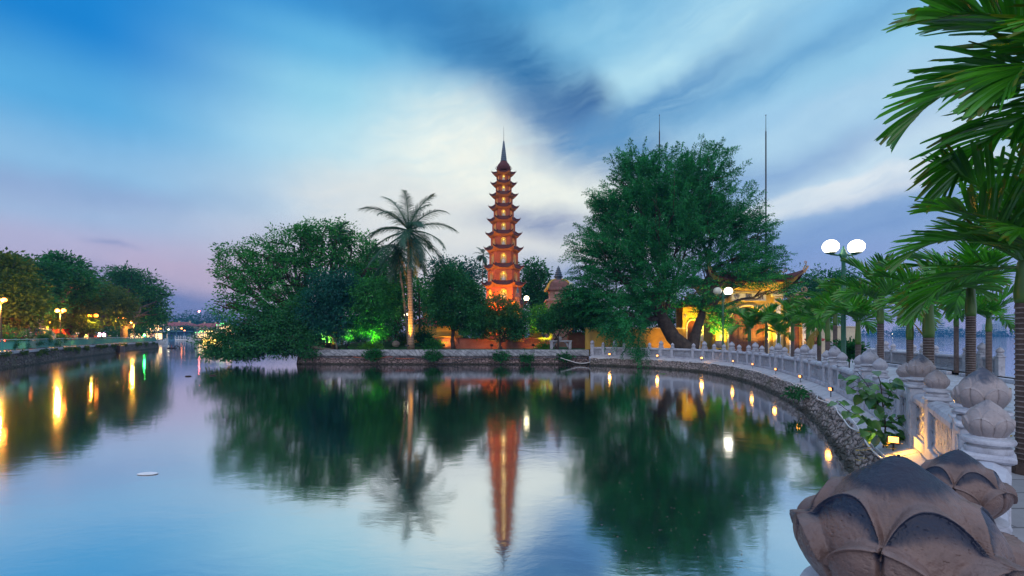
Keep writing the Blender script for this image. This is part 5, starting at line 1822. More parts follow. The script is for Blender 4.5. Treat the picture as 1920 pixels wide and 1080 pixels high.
def coconut(name, label, cat, px, d, yb, crown_px, crown_py, nfr, L, r, matl='frond_blue', barkm='coconut_bark', nl=44, ll=.85, lean_in=.4, base_z=IZ, seed=1, emin=-62, emax=82, group=None, lw=.045, trunk_mid=None):
    rr = random.Random(seed)
    base = P(px, d, z=base_z)
    top = P(crown_px, d, crown_py) - base
    t = thing(name, label, cat, base, 0, group)
    pts = []
    for i in range(15):
        s = i / 14
        pts.append(Vector((top.x * (s ** 1.3), 0, top.z * s)) + Vector((0, 0, -.1 * (i == 0))))
    MB().tube(pts, [r * (1.35 if i == 0 else 1.12 - .42 * i / 14) for i in range(15)], 12).build('trunk', barkm, t, True)
    for i in range(nfr):
        s = (i + .5) / nfr
        e = emax + (emin - emax) * s ** .85 + rr.uniform(-7, 7)
        az_ = i * 2.39996 + rr.uniform(-.2, .2)
        l = L * rr.uniform(.85, 1.08) * (1 - .12 * max(0, (e - 45) / 40))
        bend = 48 if e > 55 else 66 if e > 15 else (58 if e > -25 else 22)
        mb = palm_frond(l, nl, ll * rr.uniform(.9, 1.1), lw, e, bend, (66, 26), .62, .12, 3, jag=False, seed=seed * 100 + i)
        o = mb.build('frond', matl if not (s > .97) else 'frond_dry', t)
        o.location = top + Vector((0, 0, -.25 * s))
        o.rotation_euler = (R(rr.uniform(-10, 10)), 0, az_)
    if r > .12:
        mb = MB()
        for i in range(7):
            a = i * .9
            mb.ball((top.x + .28 * math.cos(a), .28 * math.sin(a), top.z - .28), .11, 8, sq=(1, 1, 1.2))
        mb.build('coconut_cluster', 'crownshaft', t, True)
    return t
coconut('coconut_palm', 'tall coconut palm with orange lit banded trunk on the island edge', 'palm', 771, 37.3, 652, 766, 430, 27, 4.2, .225, seed=4, nl=54, ll=1.05, lw=.046)
coconut('coconut_palm', 'slimmer coconut palm with a thin leaning stem left of the tall coconut palm', 'palm', 766, 38.6, 651, 743, 462, 17, 3.2, .10, barkm='bark_pale', seed=9, emax=30, emin=-70, nl=38, lw=.034)
coconut('areca_palm', 'small slim palm poking above the big spreading tree on the left', 'palm', 641, 44, 640, 636, 434, 13, 1.35, .06, matl='frond_blue', barkm='bark_pale', nl=20, ll=.45, seed=12, emin=-50, lw=.06)
coconut('areca_palm', 'small slim dark palm directly left of the pagoda', 'palm', 903, 57, 640, 906, 476, 13, 1.5, .07, matl='frond_blue', barkm='bark', nl=20, ll=.5, seed=21, emin=-60, lw=.07)
coconut('areca_palm', 'low arching palm behind the coconut trunk', 'palm', 787, 44, 640, 786, 540, 12, 2.2, .10, matl='leaf_mid', barkm='bark', nl=26, ll=.6, seed=25, emin=-30, lw=.06)
coconut('areca_palm', 'low light green palm between coconut palm and teal trees', 'palm', 742, 42, 640, 738, 536, 12, 2.0, .09, matl='leaf_warm', barkm='bark', nl=26, ll=.55, seed=31, emin=-20, lw=.06)

# ------------------------------------------------------------------ island trees
IB = lambda px, d: P(px, d, z=IZ)
broad_tree('spreading_tree', 'huge spreading tree with open branches at the left tip of the island', 'tree', IB(612, 43), [lump(448, 487, 42, 42, 30), lump(500, 485, 42, 48, 42), lump(552, 462, 43, 52, 38), lump(608, 455, 44, 52, 36), lump(660, 470, 45, 42, 40), lump(690, 505, 44, 34, 45), lump(428, 520, 40, 26, 24), lump(478, 530, 41, 42, 32), lump(545, 520, 42, 56, 46), lump(620, 515, 44, 60, 50), lump(425, 572, 38.5, 26, 22), lump(470, 568, 39, 26, 20), lump(530, 565, 40, 44, 28), lump(640, 435, 45, 26, 18), lump(578, 438, 43, 30, 18)], 1000, 44, .21, .25, .55, 'leaf_mid', 'bark', lean=(-1.2, -.5), twig=5, hollow=.55)
broad_tree('drooping_tree', 'dark green tree drooping over the water left of the island quay', 'tree', IB(583, 38.6), [lump(412, 640, 36.6, 34, 24), lump(440, 620, 37, 34, 26), lump(478, 605, 37.5, 36, 30), lump(520, 618, 37.5, 38, 34), lump(560, 600, 38, 36, 38), lump(468, 648, 36.2, 44, 20), lump(530, 650, 36.4, 40, 20), lump(412, 660, 36, 32, 11), lump(560, 640, 37, 30, 26), lump(575, 655, 36.4, 24, 18), lump(455, 664, 36.0, 40, 9), lump(510, 590, 38.5, 30, 20)], 900, 32, .19, .26, .34, 'leaf_dark', 'bark', lean=(-1.5, -.8), fork=.4, hollow=.3, droop=.5)
broad_tree('teal_tree', 'dark teal dense tree in the middle of the left tree group', 'tree', IB(628, 39), [lump(622, 545, 38.6, 48, 40), lump(600, 585, 38.4, 40, 42), lump(640, 590, 38.2, 40, 45), lump(655, 545, 39, 34, 34), lump(615, 620, 38, 36, 22)], 800, 32, .18, .26, .22, 'leaf_teal', 'bark', droop=.6, hollow=.35)
broad_tree('twin_stem_tree', 'rounded tree with two thin stems lit lime green from the ground', 'tree', IB(703, 38.6), [lump(700, 560, 38.5, 38, 42), lump(722, 590, 38.3, 28, 34), lump(680, 598, 38.3, 26, 28), lump(735, 560, 39, 24, 30), lump(705, 620, 38.2, 30, 12)], 600, 30, .19, .28, .12, 'leaf_mid', 'bark_pale', stems=2, fork=.5, droop=.7, hollow=.4)
broad_tree('back_tree', 'dark tree standing behind the crown of the coconut palm', 'tree', IB(712, 50), [lump(700, 500, 50, 40, 42), lump(735, 515, 50, 36, 34), lump(760, 545, 50, 34, 40), lump(690, 545, 50, 40, 40), lump(790, 575, 50, 26, 36)], 420, 26, .32, .42, .3, 'leaf_dark')
broad_tree('yellow_tree', 'narrow shrub tree with yellow lit leaves left of the coconut trunks', 'tree', IB(745, 40.5), [lump(746, 575, 40.5, 10, 26), lump(748, 605, 40.5, 12, 22), lump(741, 545, 40.5, 8, 16)], 90, 24, .2, .2, .06, 'leaf_warm', 'bark_pale')
broad_tree('round_tree', 'dense round green tree between coconut palm and pagoda', 'tree', IB(850, 39), [lump(850, 545, 39, 42, 38), lump(822, 565, 38.8, 24, 32), lump(882, 562, 39, 26, 34), lump(848, 585, 38.6, 44, 26), lump(843, 517, 39.4, 26, 20), lump(870, 600, 38.5, 26, 18)], 760, 32, .19, .25, .17, 'leaf_dark', fork=.6)
broad_tree('round_tree', 'wide round tree with the orange glow shining through it at the foot of the pagoda', 'tree', IB(937, 38), [lump(935, 580, 38, 36, 26), lump(900, 595, 37.8, 30, 24), lump(968, 595, 38, 28, 26), lump(915, 612, 37.7, 32, 12), lump(965, 622, 37.8, 26, 14), lump(892, 622, 37.8, 22, 12), lump(945, 604, 37.6, 26, 10)], 560, 30, .18, .22, .20, 'leaf_dark', fork=.45, hollow=.4)
broad_tree('tall_tree', 'tall dark tree directly right behind the pagoda', 'tree', IB(1005, 60), [lump(1000, 512, 60, 22, 22), lump(1012, 540, 60, 26, 30), lump(992, 560, 60, 26, 34), lump(1030, 565, 60, 18, 22)], 320, 26, .36, .45, .3, 'leaf_dark')
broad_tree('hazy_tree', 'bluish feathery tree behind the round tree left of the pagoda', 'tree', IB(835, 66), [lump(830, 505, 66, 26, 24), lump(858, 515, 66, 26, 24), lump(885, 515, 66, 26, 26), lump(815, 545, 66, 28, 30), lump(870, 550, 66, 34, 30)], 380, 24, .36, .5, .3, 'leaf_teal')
broad_tree('small_lime_tree', 'small bright lime lit tree right of the white globe lamp', 'tree', IB(1019, 41), [lump(1015, 590, 41, 22, 16), lump(1030, 600, 41, 20, 18), lump(1003, 605, 41, 14, 14)], 150, 26, .2, .26, .1, 'leaf_lime', 'bark_pale', fork=.5)
broad_tree('low_tree', 'dark round low tree above the altar table with forked thin trunks', 'tree', IB(1046, 38.4), [lump(1085, 568, 38.4, 36, 28), lump(1062, 592, 38.2, 32, 24), lump(1105, 595, 38.2, 30, 26), lump(1028, 606, 38.2, 20, 16)], 700, 30, .18, .24, .13, 'leaf_dark', fork=.4, stems=2)
broad_tree('background_tree', 'dark green tree crown rising behind the gate roof and lamp post', 'tree', P(1545, 62, z=GZ), [lump(1508, 540, 62, 30, 28), lump(1545, 532, 62, 34, 26), lump(1585, 540, 62, 32, 30), lump(1530, 570, 62, 44, 26), lump(1620, 560, 62, 20, 24)], 420, 26, .34, .42, .3, 'leaf_dark')
broad_tree('background_tree', 'dark tree behind the left side gate and the feathery tree', 'tree', P(1200, 60, z=IZ), [lump(1170, 585, 60, 46, 32), lump(1230, 580, 60, 44, 34), lump(1290, 590, 60, 40, 32), lump(1140, 600, 60, 26, 26)], 320, 24, .36, .5, .3, 'leaf_dark')
broad_tree('background_tree', 'dark tree behind the small bell roofed stupa', 'tree', IB(1075, 70), [lump(1075, 600, 70, 36, 28), lump(1110, 585, 70, 30, 30), lump(1040, 608, 70, 20, 20)], 200, 24, .36, .5, .3, 'leaf_teal')

def bush(label, px, d, py, rx, ry, leafm='leaf_dark', n=60, size=.16, z=None, cat='shrub', name='shrub'):
    p = P(px, d, py)
    k = d / F
    t = thing(name, label, cat, (p.x, p.y, (z if z is not None else max(0.0, p.z - ry * k))))
    lm = [(0, 0, p.z - t.location.z, rx * k, rx * k * .8, ry * k), (rx * k * .5, -.1, p.z - t.location.z - ry * k * .3, rx * k * .6, rx * k * .5, ry * k * .7), (-rx * k * .5, 0, p.z - t.location.z - ry * k * .25, rx * k * .6, rx * k * .5, ry * k * .75)]
    quads_object('foliage', blob_leaves(lm, n, 24, size, size * 1.1, .2, .3), leafm, t)
    MB().tube([(0, 0, -.05), (0.02, 0, (p.z - t.location.z) * .9)], [.03, .015], 5).build('stem', 'bark', t)
    return t
bush('lime lit bush at the foot of the twin stemmed tree', 698, 37.0, 650, 16, 8, 'leaf_lime', 90, z=IZ)
bush('shrub hanging over the island quay below the lime lit bush', 699, 36.0, 664, 12, 8, 'leaf_dark', 60)
bush('shrub hanging over the island quay right of the coconut palm', 811, 36.0, 665, 10, 9, 'leaf_dark', 50)
bush('low dark weeds on the island quay below the wide round tree', 938, 36.0, 667, 12, 7, 'leaf_dark', 40)
bush('small weeds on the island quay below the brick fence', 987, 36.0, 670, 8, 5, 'leaf_dark', 26)
bush('small weeds at the right end of the island quay', 1058, 36.0, 669, 8, 5, 'leaf_dark', 26)
bush('small yellow lit bush before the brick fence', 1018, 39.0, 650, 7, 6, 'leaf_lime', 30, z=IZ)
bush('rounded dark bush right of the coconut palm trunk', 795, 40.5, 632, 16, 20, 'leaf_dark', 120, z=IZ)
bush('fern like bush near the foot of the coconut palm', 812, 39, 645, 14, 10, 'leaf_mid', 60, z=IZ)
bush('light green bush directly left of the coconut palm', 757, 40, 632, 9, 12, 'leaf_warm', 50, z=IZ)
bush('dark bush under the twin stemmed tree', 668, 44, 632, 24, 20, 'leaf_dark', 120, z=IZ)
bush('dark bush behind the rocks on the grass', 728, 46, 628, 26, 24, 'leaf_dark', 130, z=IZ)
bush('dark bush behind the altar table', 1040, 50, 625, 20, 22, 'leaf_dark', 90, z=IZ)
bush('dark bush behind the round tree near the pavilion', 862, 48, 622, 16, 22, 'leaf_dark', 90, z=IZ)
bush('dark bush left behind the drooping tree', 610, 46, 640, 26, 12, 'leaf_dark', 90, z=IZ)
bush('small ball shaped bush under the palms by the planting kerb', 1592, 19, 655, 12, 12, 'leaf_dark', 60, z=GZ)
bush('tuft growing out of the rubble wall below the floodlights', 1492, 14.0, 735, 5, 6, 'leaf_dark', 16, size=.1)

# grass mound with rocks
mb = MB()
c = P(722, 42, z=IZ); n = 24
prof = [(4.6, 0.0), (4.0, .16), (3.0, .40), (1.8, .58), (.6, .66), (.02, .67)]
mb.lathe(prof, n, c=(0, 0, -0.01))
o = mb.build('grass_mound', 'grass', None, True, loc=c)
o.scale = (1.15, .8, 1)
tag(o, kind='structure')
def rock(label, px, d, py, r, sq):
    p = P(px, d, py)
    mb = MB().ball((0, 0, 0), r, 18, sq=sq)
    mb.v = [tuple(Vector(v) * (1 + .16 * mnoise.noise(Vector(v) * 2.6 / max(r, .1) * .5 + Vector((px, 0, 0))))) for v in mb.v]
    o = mb.build('rock', 'rock', None, True, loc=p)
    return tag(o, label, 'rock', 'rocks on the grass mound')
rock('larger pale boulder lying on the grass mound', 729, 40.0, 635, .33, (1.1, .9, .75))
rock('pointed brown boulder lower on the grass mound', 742, 38.6, 645, .29, (1.1, .9, .95))
rock('small brown boulder before the lamp post at the gate', 1349, 36.2, 645, .36, (1.1, .9, .9))
# curved pale stems near the island tip
t = thing('bent_stem_tree', 'bare pale bent stem lit yellow near the left end of the island quay', 'tree', IB(632, 37.6))
MB().tube([(0, 0, -.1), (-.05, 0, .4), (-.2, 0, .8), (-.5, 0, 1.15), (-.75, 0, 1.25)], [.09, .08, .07, .06, .04], 8).build('trunk', 'bark_pale', t, True)
t = thing('fallen_trunk', 'pale yellow lit trunk lying along the top of the island quay at its left end', 'trunk', P(600, 36.6, z=IZ))
MB().tube([(-.9, 0, .16), (-.4, 0, .22), (.2, .1, .06), (1.1, .1, -.02)], [.10, .14, .13, .06], 8).build('log', 'bark_pale', t, True)

# ------------------------------------------------------------------ the big feathery tree
def sprays(lumps, n, L0, center, droop=.35, twigs=11, lf=5, leaf=.15, lw=.06):
    L = np.array(lumps, float)
    vol = L[:, 3] * L[:, 5]
    cnt = (n * vol / vol.sum()).astype(int)
    P0, D = [], []
    for l, c in zip(L, cnt):
        u = unit(nr.normal(size=(c, 3)))
        rr = (.25 + .72 * nr.random(c) ** .7)[:, None]
        p = l[:3] + u * rr * l[3:6]
        d = unit(p - np.array(center)) * 1.1 + u * .35 + np.array([0, 0, .28]) + nr.normal(size=(c, 3)) * .28
        P0.append(p); D.append(unit(d))
    P0 = np.concatenate(P0); D = np.concatenate(D)
    n = len(P0)
    Ls = L0 * (.6 + .8 * nr.random(n))
    side = unit(np.cross(D, nr.normal(size=(n, 3)) * .5 + np.array([0, 0, 1.0])))
    dr = droop * (.4 + 1.2 * nr.random(n))
    out, sten = [], []
    for k in range(twigs):
        t = (k + .6) / twigs
        c = P0 + D * (Ls * t)[:, None]
        c[:, 2] -= dr * Ls * t * t
        T = D.copy(); T[:, 2] -= 2 * dr * t; T = unit(T)
        sten.append(c)
        for sg in (-1, 1):
            dirv = unit(T * .75 + side * sg * .85 + nr.normal(size=(n, 3)) * .18)
            tl = (.46 * (1 - .55 * t) * (.7 + .5 * nr.random(n)))
            for j in range(lf):
                s = (j + .5) / lf
                q = c + dirv * (tl * s)[:, None] + nr.normal(size=(n, 3)) * .018
                q[:, 2] -= .10 * s * s * tl / .4
                ld = unit(dirv + nr.normal(size=(n, 3)) * .5)
                sz = leaf * (.7 + .6 * nr.random(n))
                out.append(leaves(q, ld, sz, sz * lw / leaf, up=np.array([0, 0, 1.5])))
    # twig stalks as thin quads
    for a, b in zip(sten, sten[1:]):
        w = side * .011
        out.append(np.stack([a - w, b - w, b + w, a + w], axis=1))
    return np.concatenate(out)
FB = P(1286, 36.3, z=GZ)
FTL = [(1235, 430, 38, 92, 84, 95), (1175, 480, 37.5, 72, 66, 75), (1245, 350, 38, 82, 52, 80), (1322, 335, 38.5, 60, 45, 60), (1345, 410, 38.5, 70, 52, 70), (1122, 545, 37, 42, 44, 46), (1115, 470, 37, 36, 40, 40), (1395, 440, 38.5, 46, 38, 46), (1418, 500, 38.5, 44, 34, 46), (1345, 500, 37.8, 70, 50, 66), (1235, 540, 36.8, 84, 54, 70), (1180, 590, 36, 52, 42, 45), (1325, 585, 37, 42, 24, 34), (1195, 325, 38, 44, 36, 44), (1140, 400, 37.5, 26, 40, 30), (1455, 540, 38.3, 26, 18, 30), (1400, 528, 37.4, 44, 16, 34), (1335, 600, 37.6, 20, 22, 16), (1290, 420, 38, 60, 70, 60), (1185, 400, 38, 60, 46, 60)]
tr = thing('feathery_tree', 'huge feathery leaved tree leaning over the balustrade in front of the gate', 'tree', FB)
lm = []
for (px, py, d, rx, ry, rd) in FTL:
    l = lump(px, py, d, rx, ry, rd)
    lm.append((l[0] - FB.x, l[1] - FB.y, l[2] - FB.z, l[3], l[4], l[5]))
cen_ = tuple(P(1262, 37, 600) - FB)
V = sprays(lm, 3200, 1.6, cen_)
# denser inner foliage in the left and middle lumps
dense = [lm[i] for i in (0, 1, 2, 5, 10)]
V2 = blob_leaves([(l[0], l[1], l[2], l[3] * .85, l[4] * .85, l[5] * .85) for l in dense], 640, 26, .17, .42, .3, .2)
quads_object('crown', np.concatenate([V, V2]), 'leaf_feather', tr)
mb = MB()
fork = P(1243, 36.6, 600) - FB
mb.tube([(0.25, 0, -.3), (.1, 0, .1), (-.35, 0, .75), (-1.0, 0.1, 1.4), tuple(fork), tuple(P(1215, 37, 545) - FB)], [1.1, .85, .66, .58, .50, .36], 12)
f2 = P(1318, 37.2, 585) - FB
mb.tube([(0.3, 0.1, 0), (.7, .2, .9), (1.0, .3, 2.0), tuple(f2), tuple(P(1345, 37.6, 520) - FB)], [.6, .45, .36, .30, .2], 10)
for i, l in enumerate(lm):
    st = fork if l[0] < 1.0 else f2
    w = wobble_path(st, Vector(l[:3]), 6, .15)
    mb.tube(w, [.19 * (1 - .85 * j / 6) for j in range(7)], 7)
    for _ in range(7):
        u = Vector((rnd.gauss(0, 1), rnd.gauss(0, 1), rnd.gauss(.3, .8))).normalized()
        e = Vector(l[:3]) + Vector((u.x * l[3], u.y * l[4], u.z * l[5])) * .95
        mb.tube(wobble_path(w[rnd.randint(3, 6)], e, 4, .2), [.07 * (1 - .8 * j / 4) for j in range(5)], 5)
mb.build('trunk', 'bark', tr, True)
# branch that hangs down over the balustrade
hb = [lump(1170, 610, 34.2, 40, 26), lump(1190, 645, 33.2, 22, 18)]
V = sprays([(a - FB.x, b - FB.y, c - FB.z, d_, e, f) for a, b, c, d_, e, f in hb], 55, .8, tuple(P(1220, 36, 540) - FB), .7)
o = quads_object('hanging_branch', V, 'leaf_feather', tr)

# ------------------------------------------------------------------ leafy shrub growing from the quay slabs
def heart_leaf(mb, p, d, up, s):
    d = d.normalized(); w = d.cross(up).normalized(); n = w.cross(d)
    out = [(0, 0), (-.06, .20), (.05, .42), (.30, .48), (.58, .38), (.82, .18), (1.04, 0)]
    c = [(x, 0) for x, _ in out]
    vs = []
    for (x, y) in out:
        xm = max(x, 0) if True else x
        vs.append(p + d * x * s - n * .12 * s * x * x)
    for sg in (-1, 1):
        for (x, y) in out:
            vs.append(p + d * x * s + w * sg * y * s + n * (.22 * y - .12 * x * x) * s)
    m = len(out)
    fs = []
    for i in range(m - 1):
        fs.append((i, i + 1, m + i + 1, m + i))
        fs.append((i + 1, i, 2 * m + i, 2 * m + i + 1))
    mb.add(vs, fs)
sr = off(SL[4] + 0.25, 0.38)
sh = thing('leafy_shrub', 'young shrub with heart shaped leaves growing out of the quay slabs above the bright floodlight', 'shrub', (sr.x, sr.y, .58))
mbl, mbs = MB(), MB()
r2_ = random.Random(5)
dS = sr.y
def SP(px, py, dd=0.0):
    return P(px, dS + dd, py) - Vector(sh.location)
mainp = [Vector((0, 0, 0)), SP(1660, 800), SP(1655, 760), SP(1650, 715), SP(1640, 696)]
branches = [(mainp, .012), ([SP(1652, 770), SP(1640, 745, -.1), SP(1622, 716, -.2), SP(1606, 696, -.2)], .008),
            ([SP(1658, 800), SP(1620, 785, -.15), SP(1590, 770, -.25), SP(1568, 752, -.3)], .008), ([SP(1655, 765), SP(1670, 735, .2), SP(1668, 712, .2)], .007),
            ([SP(1660, 800), SP(1690, 780, .3), SP(1720, 762, .5), SP(1735, 740, .6)], .007), ([SP(1652, 745), SP(1620, 738), SP(1596, 728)], .006),
            ([SP(1660, 812), SP(1640, 812, -.2), SP(1620, 806, -.3)], .006), ([SP(1661, 815), SP(1690, 812, .1), SP(1712, 806, .1)], .006), ([SP(1640, 745), SP(1600, 712, .1), SP(1583, 706, .1)], .006)]
for pts_, r_ in branches:
    cp = catmull3(pts_, .04)
    mbs.tube(cp, [r_ * (1 - .6 * i / len(cp)) for i in range(len(cp))], 5)
    for i, q in enumerate(cp[2:]):
        if (q - cp[0]).length < .12 and r_ > .011: continue
        if r2_.random() < .85:
            d = Vector((r2_.gauss(0, 1), r2_.gauss(-.5, .7), r2_.gauss(-.1, .5))).normalized()
            e = q + d * .05
            mbs.tube([q, e], .004, 4)
            heart_leaf(mbl, e, (d + Vector((0, 0, -.45))), Vector((r2_.gauss(0, .5), r2_.gauss(-.6, .4), 1)).normalized(), r2_.uniform(.09, .18))
mbs.build('stem', 'bark', sh, True)
mbl.build('foliage', leaf_mat('shrub_leaf', (.02, .10, .03), (.09, .30, .03), 6, .4, .35, .08), sh, True)

# ------------------------------------------------------------------ promenade on the left bank
def bank_at(px, back):
    """ground point on the bank seen at column px, 'back' metres beyond the quay edge"""
    d, s = bank_d(px)
    return P(px, d + back, z=IZ)
lamps = [(2, 1.4, 570, ('lamp_orange', 'lamp_orange'), 'orange twin lamp at the left frame edge'), (113.5, 1.4, 588, ('lamp_orange', 'lamp_orange'), 'orange twin lamp standing free before the leaning lit trunk'),
         (174.5, 0.9, 597, ('lamp_orange', 'lamp_orange'), 'orange twin lamp between the dark trunks in mid promenade'), (226.5, 1.0, 602, ('lamp_orange', 'lamp_orange'), 'orange twin lamp left of the round dark tree'),
         (251, 1.6, 608, ('lamp_orange', None), 'single orange lamp under the round dark tree')]
for px, back, yt, mm, lab in lamps:
    p = bank_at(px, back)
    H = HC + (HOR - yt) * p.y / F - IZ + .28
    arm = .30 * p.y / 40 + .05
    ld = twin_globe(lab, p, H, .17 * (p.y / 40) ** .5, arm, mm, R(-12), far=True, pole='metal_black', pw=.06, group='orange lamps along the promenade', glow=1900 if p.y < 60 else 2200)
for px, back, yt, lab in ((55, 14, 597, 'left orange lamp deep under the promenade trees'), (38, 16, 616, 'low orange lamp behind the clipped trees'), (89, 13, 604, 'small orange lamp above the parked cars')):
    p = bank_at(px, back)
    twin_globe(lab, p, HC + (HOR - yt) * p.y / F - IZ, .13, .2, (None, 'lamp_orange'), 0, far=True, pole='metal_black', pw=.05, group='orange lamps along the promenade', glow=900)
def btree(name, label, px, back, lumps, n=300, leafm='leaf_dark', size=.3, trunk=.3, lean=(0, 0), per=24, spread=.4, hollow=.5, barkm='bark'):
    p = bank_at(px, back)
    return broad_tree(name, label, 'tree', p, [lump(a, b, p.y + dd, rx, ry) for a, b, dd, rx, ry in lumps], n, per, size, spread, trunk, leafm, barkm, lean=lean, fork=.55, hollow=hollow, group='trees along the promenade')
btree('promenade_tree', 'leftmost feathery promenade tree lit orange from the lamp at the frame edge', -10, 8, [(10, 505, 0, 34, 22), (-30, 520, 0, 40, 40), (30, 540, -1, 34, 28), (8, 565, -2, 40, 30), (45, 575, -2, 26, 22), (15, 600, -2, 36, 18), (0, 487, 0, 22, 12)], 520, 'leaf_warm')
btree('promenade_tree', 'dark promenade tree behind the clipped trees with layered branches', 46, 9, [(55, 505, 2, 34, 18), (70, 535, 2, 36, 24), (90, 510, 3, 26, 16), (60, 565, 1, 36, 24)], 420, 'leaf_dark')
btree('promenade_tree', 'tall promenade tree with open top above the leaning orange trunk', 86, 9, [(118, 492, 3, 30, 14), (140, 510, 3, 28, 16), (100, 525, 2, 32, 22), (135, 540, 2, 34, 22), (110, 490, 3, 16, 10), (160, 525, 2, 16, 12)], 420, 'leaf_dark', lean=(-.8, 0), barkm='bark_pale')
btree('promenade_tree', 'promenade tree glowing gold behind the free standing twin lamp', 127, 7, [(115, 570, 1, 34, 24), (140, 580, 0, 22, 24), (105, 600, 1, 26, 14), (135, 610, 0, 16, 10)], 330, 'leaf_warm')
btree('promenade_tree', 'drooping promenade tree right of the free standing twin lamp', 152, 4, [(155, 600, 1, 18, 16), (165, 612, 0, 16, 9), (160, 570, 2, 26, 24), (182, 555, 4, 20, 20)], 260, 'leaf_warm')
btree('promenade_tree', 'broad olive lit promenade tree before the round dark tree', 172, 8, [(200, 560, 4, 34, 26), (225, 575, 4, 26, 24), (190, 585, 3, 26, 18), (222, 598, 3, 24, 10), (180, 540, 5, 20, 14)], 420, 'leaf_warm')
btree('promenade_tree', 'large round dark tree at the tip of the promenade', 234, 6, [(225, 525, 8, 26, 20), (250, 530, 8, 32, 26), (275, 555, 8, 28, 30), (245, 565, 8, 34, 28), (290, 580, 8, 18, 22), (270, 595, 7, 26, 16), (235, 515, 8, 24, 12), (292, 560, 8, 12, 16)], 620, 'leaf_dark', size=.42, trunk=.45, spread=.55)
btree('promenade_tree', 'far left dark tree whose trunk stands behind the clipped trees', 20, 11, [(25, 498, 4, 26, 14), (8, 530, 4, 30, 22), (40, 545, 4, 26, 22)], 260, 'leaf_dark')
p0, p1 = bank_at(-60, 24), bank_at(290, 34)
lmps = []
for i in range(17):
    t_ = i / 16
    q = p0.lerp(p1, t_)
    lmps.append((q.x, q.y, IZ + 2.6 + rnd.uniform(-.4, 1.0) + 1.6 * t_, 4.2, 2.2, 2.6 + 1.4 * t_))
o = quads_object('tree_belt', blob_leaves(lmps, 800, 22, .5, .7, .2, .2), 'leaf_dark')
tag(o, kind='stuff')

# hedge and clipped cloud trees
h0, h1 = bank_d(105)[1], bank_d(232)[1]
hl = []
for s in np.arange(h0, h1, .8):
    q = bank_pt(s) + Vector((-0.869, -0.494)) * 1.6
    hl.append((q.x, q.y, IZ + .38 + .10 * math.sin(s), .75, .6, .42))
o = quads_object('hedge', blob_leaves(hl, 420, 22, .13, .16, .0, .4), 'leaf_warm')
tag(o, kind='stuff')
for j, (px, lab) in enumerate([(4, 'large umbrella shaped clipped tree at the left frame edge'), (30, 'clipped cloud tree with two pads under the leftmost lamp'), (52, 'flat topped clipped cloud tree before the dark trunk'), (76, 'tall clipped cloud tree with stacked pads'), (90, 'clipped cloud tree with a rounded cap left of the twin lamp'), (107, 'clipped cloud tree directly left of the twin lamp pole')]):
    p = bank_at(px, 1.6)
    t = thing('clipped_tree', lab, 'clipped tree', p, 0, 'clipped cloud trees along the promenade')
    k = p.y / F
    Ht = HC + (HOR - (619.5 if px > 10 else 615)) * k - IZ
    pads = [(0, Ht - .12, .52, .30)]
    for m_ in range(4):
        a = rnd.uniform(0, 6.28)
        pads.append((.42 * math.cos(a), Ht - .55 - .26 * m_, .34 + .08 * m_, .12))
    mb = MB().tube([(0, 0, -.05), (.06, 0, Ht * .3), (-.05, .03, Ht * .6), (0, 0, Ht - .2)], [.07, .06, .05, .03], 6)
    for (x, z, r_, h_) in pads[1:]:
        mb.tube([(0, 0, z - .1), (x, x * .4, z)], [.03, .02], 5)
    mb.build('trunk', 'bark', t)
    for (x, z, r_, h_) in pads:
        quads_object('leaf_pad', blob_leaves([(x, x * .4, z, r_, r_, h_)], 26, 24, .08, .09, 0, .7), 'leaf_dark', t)

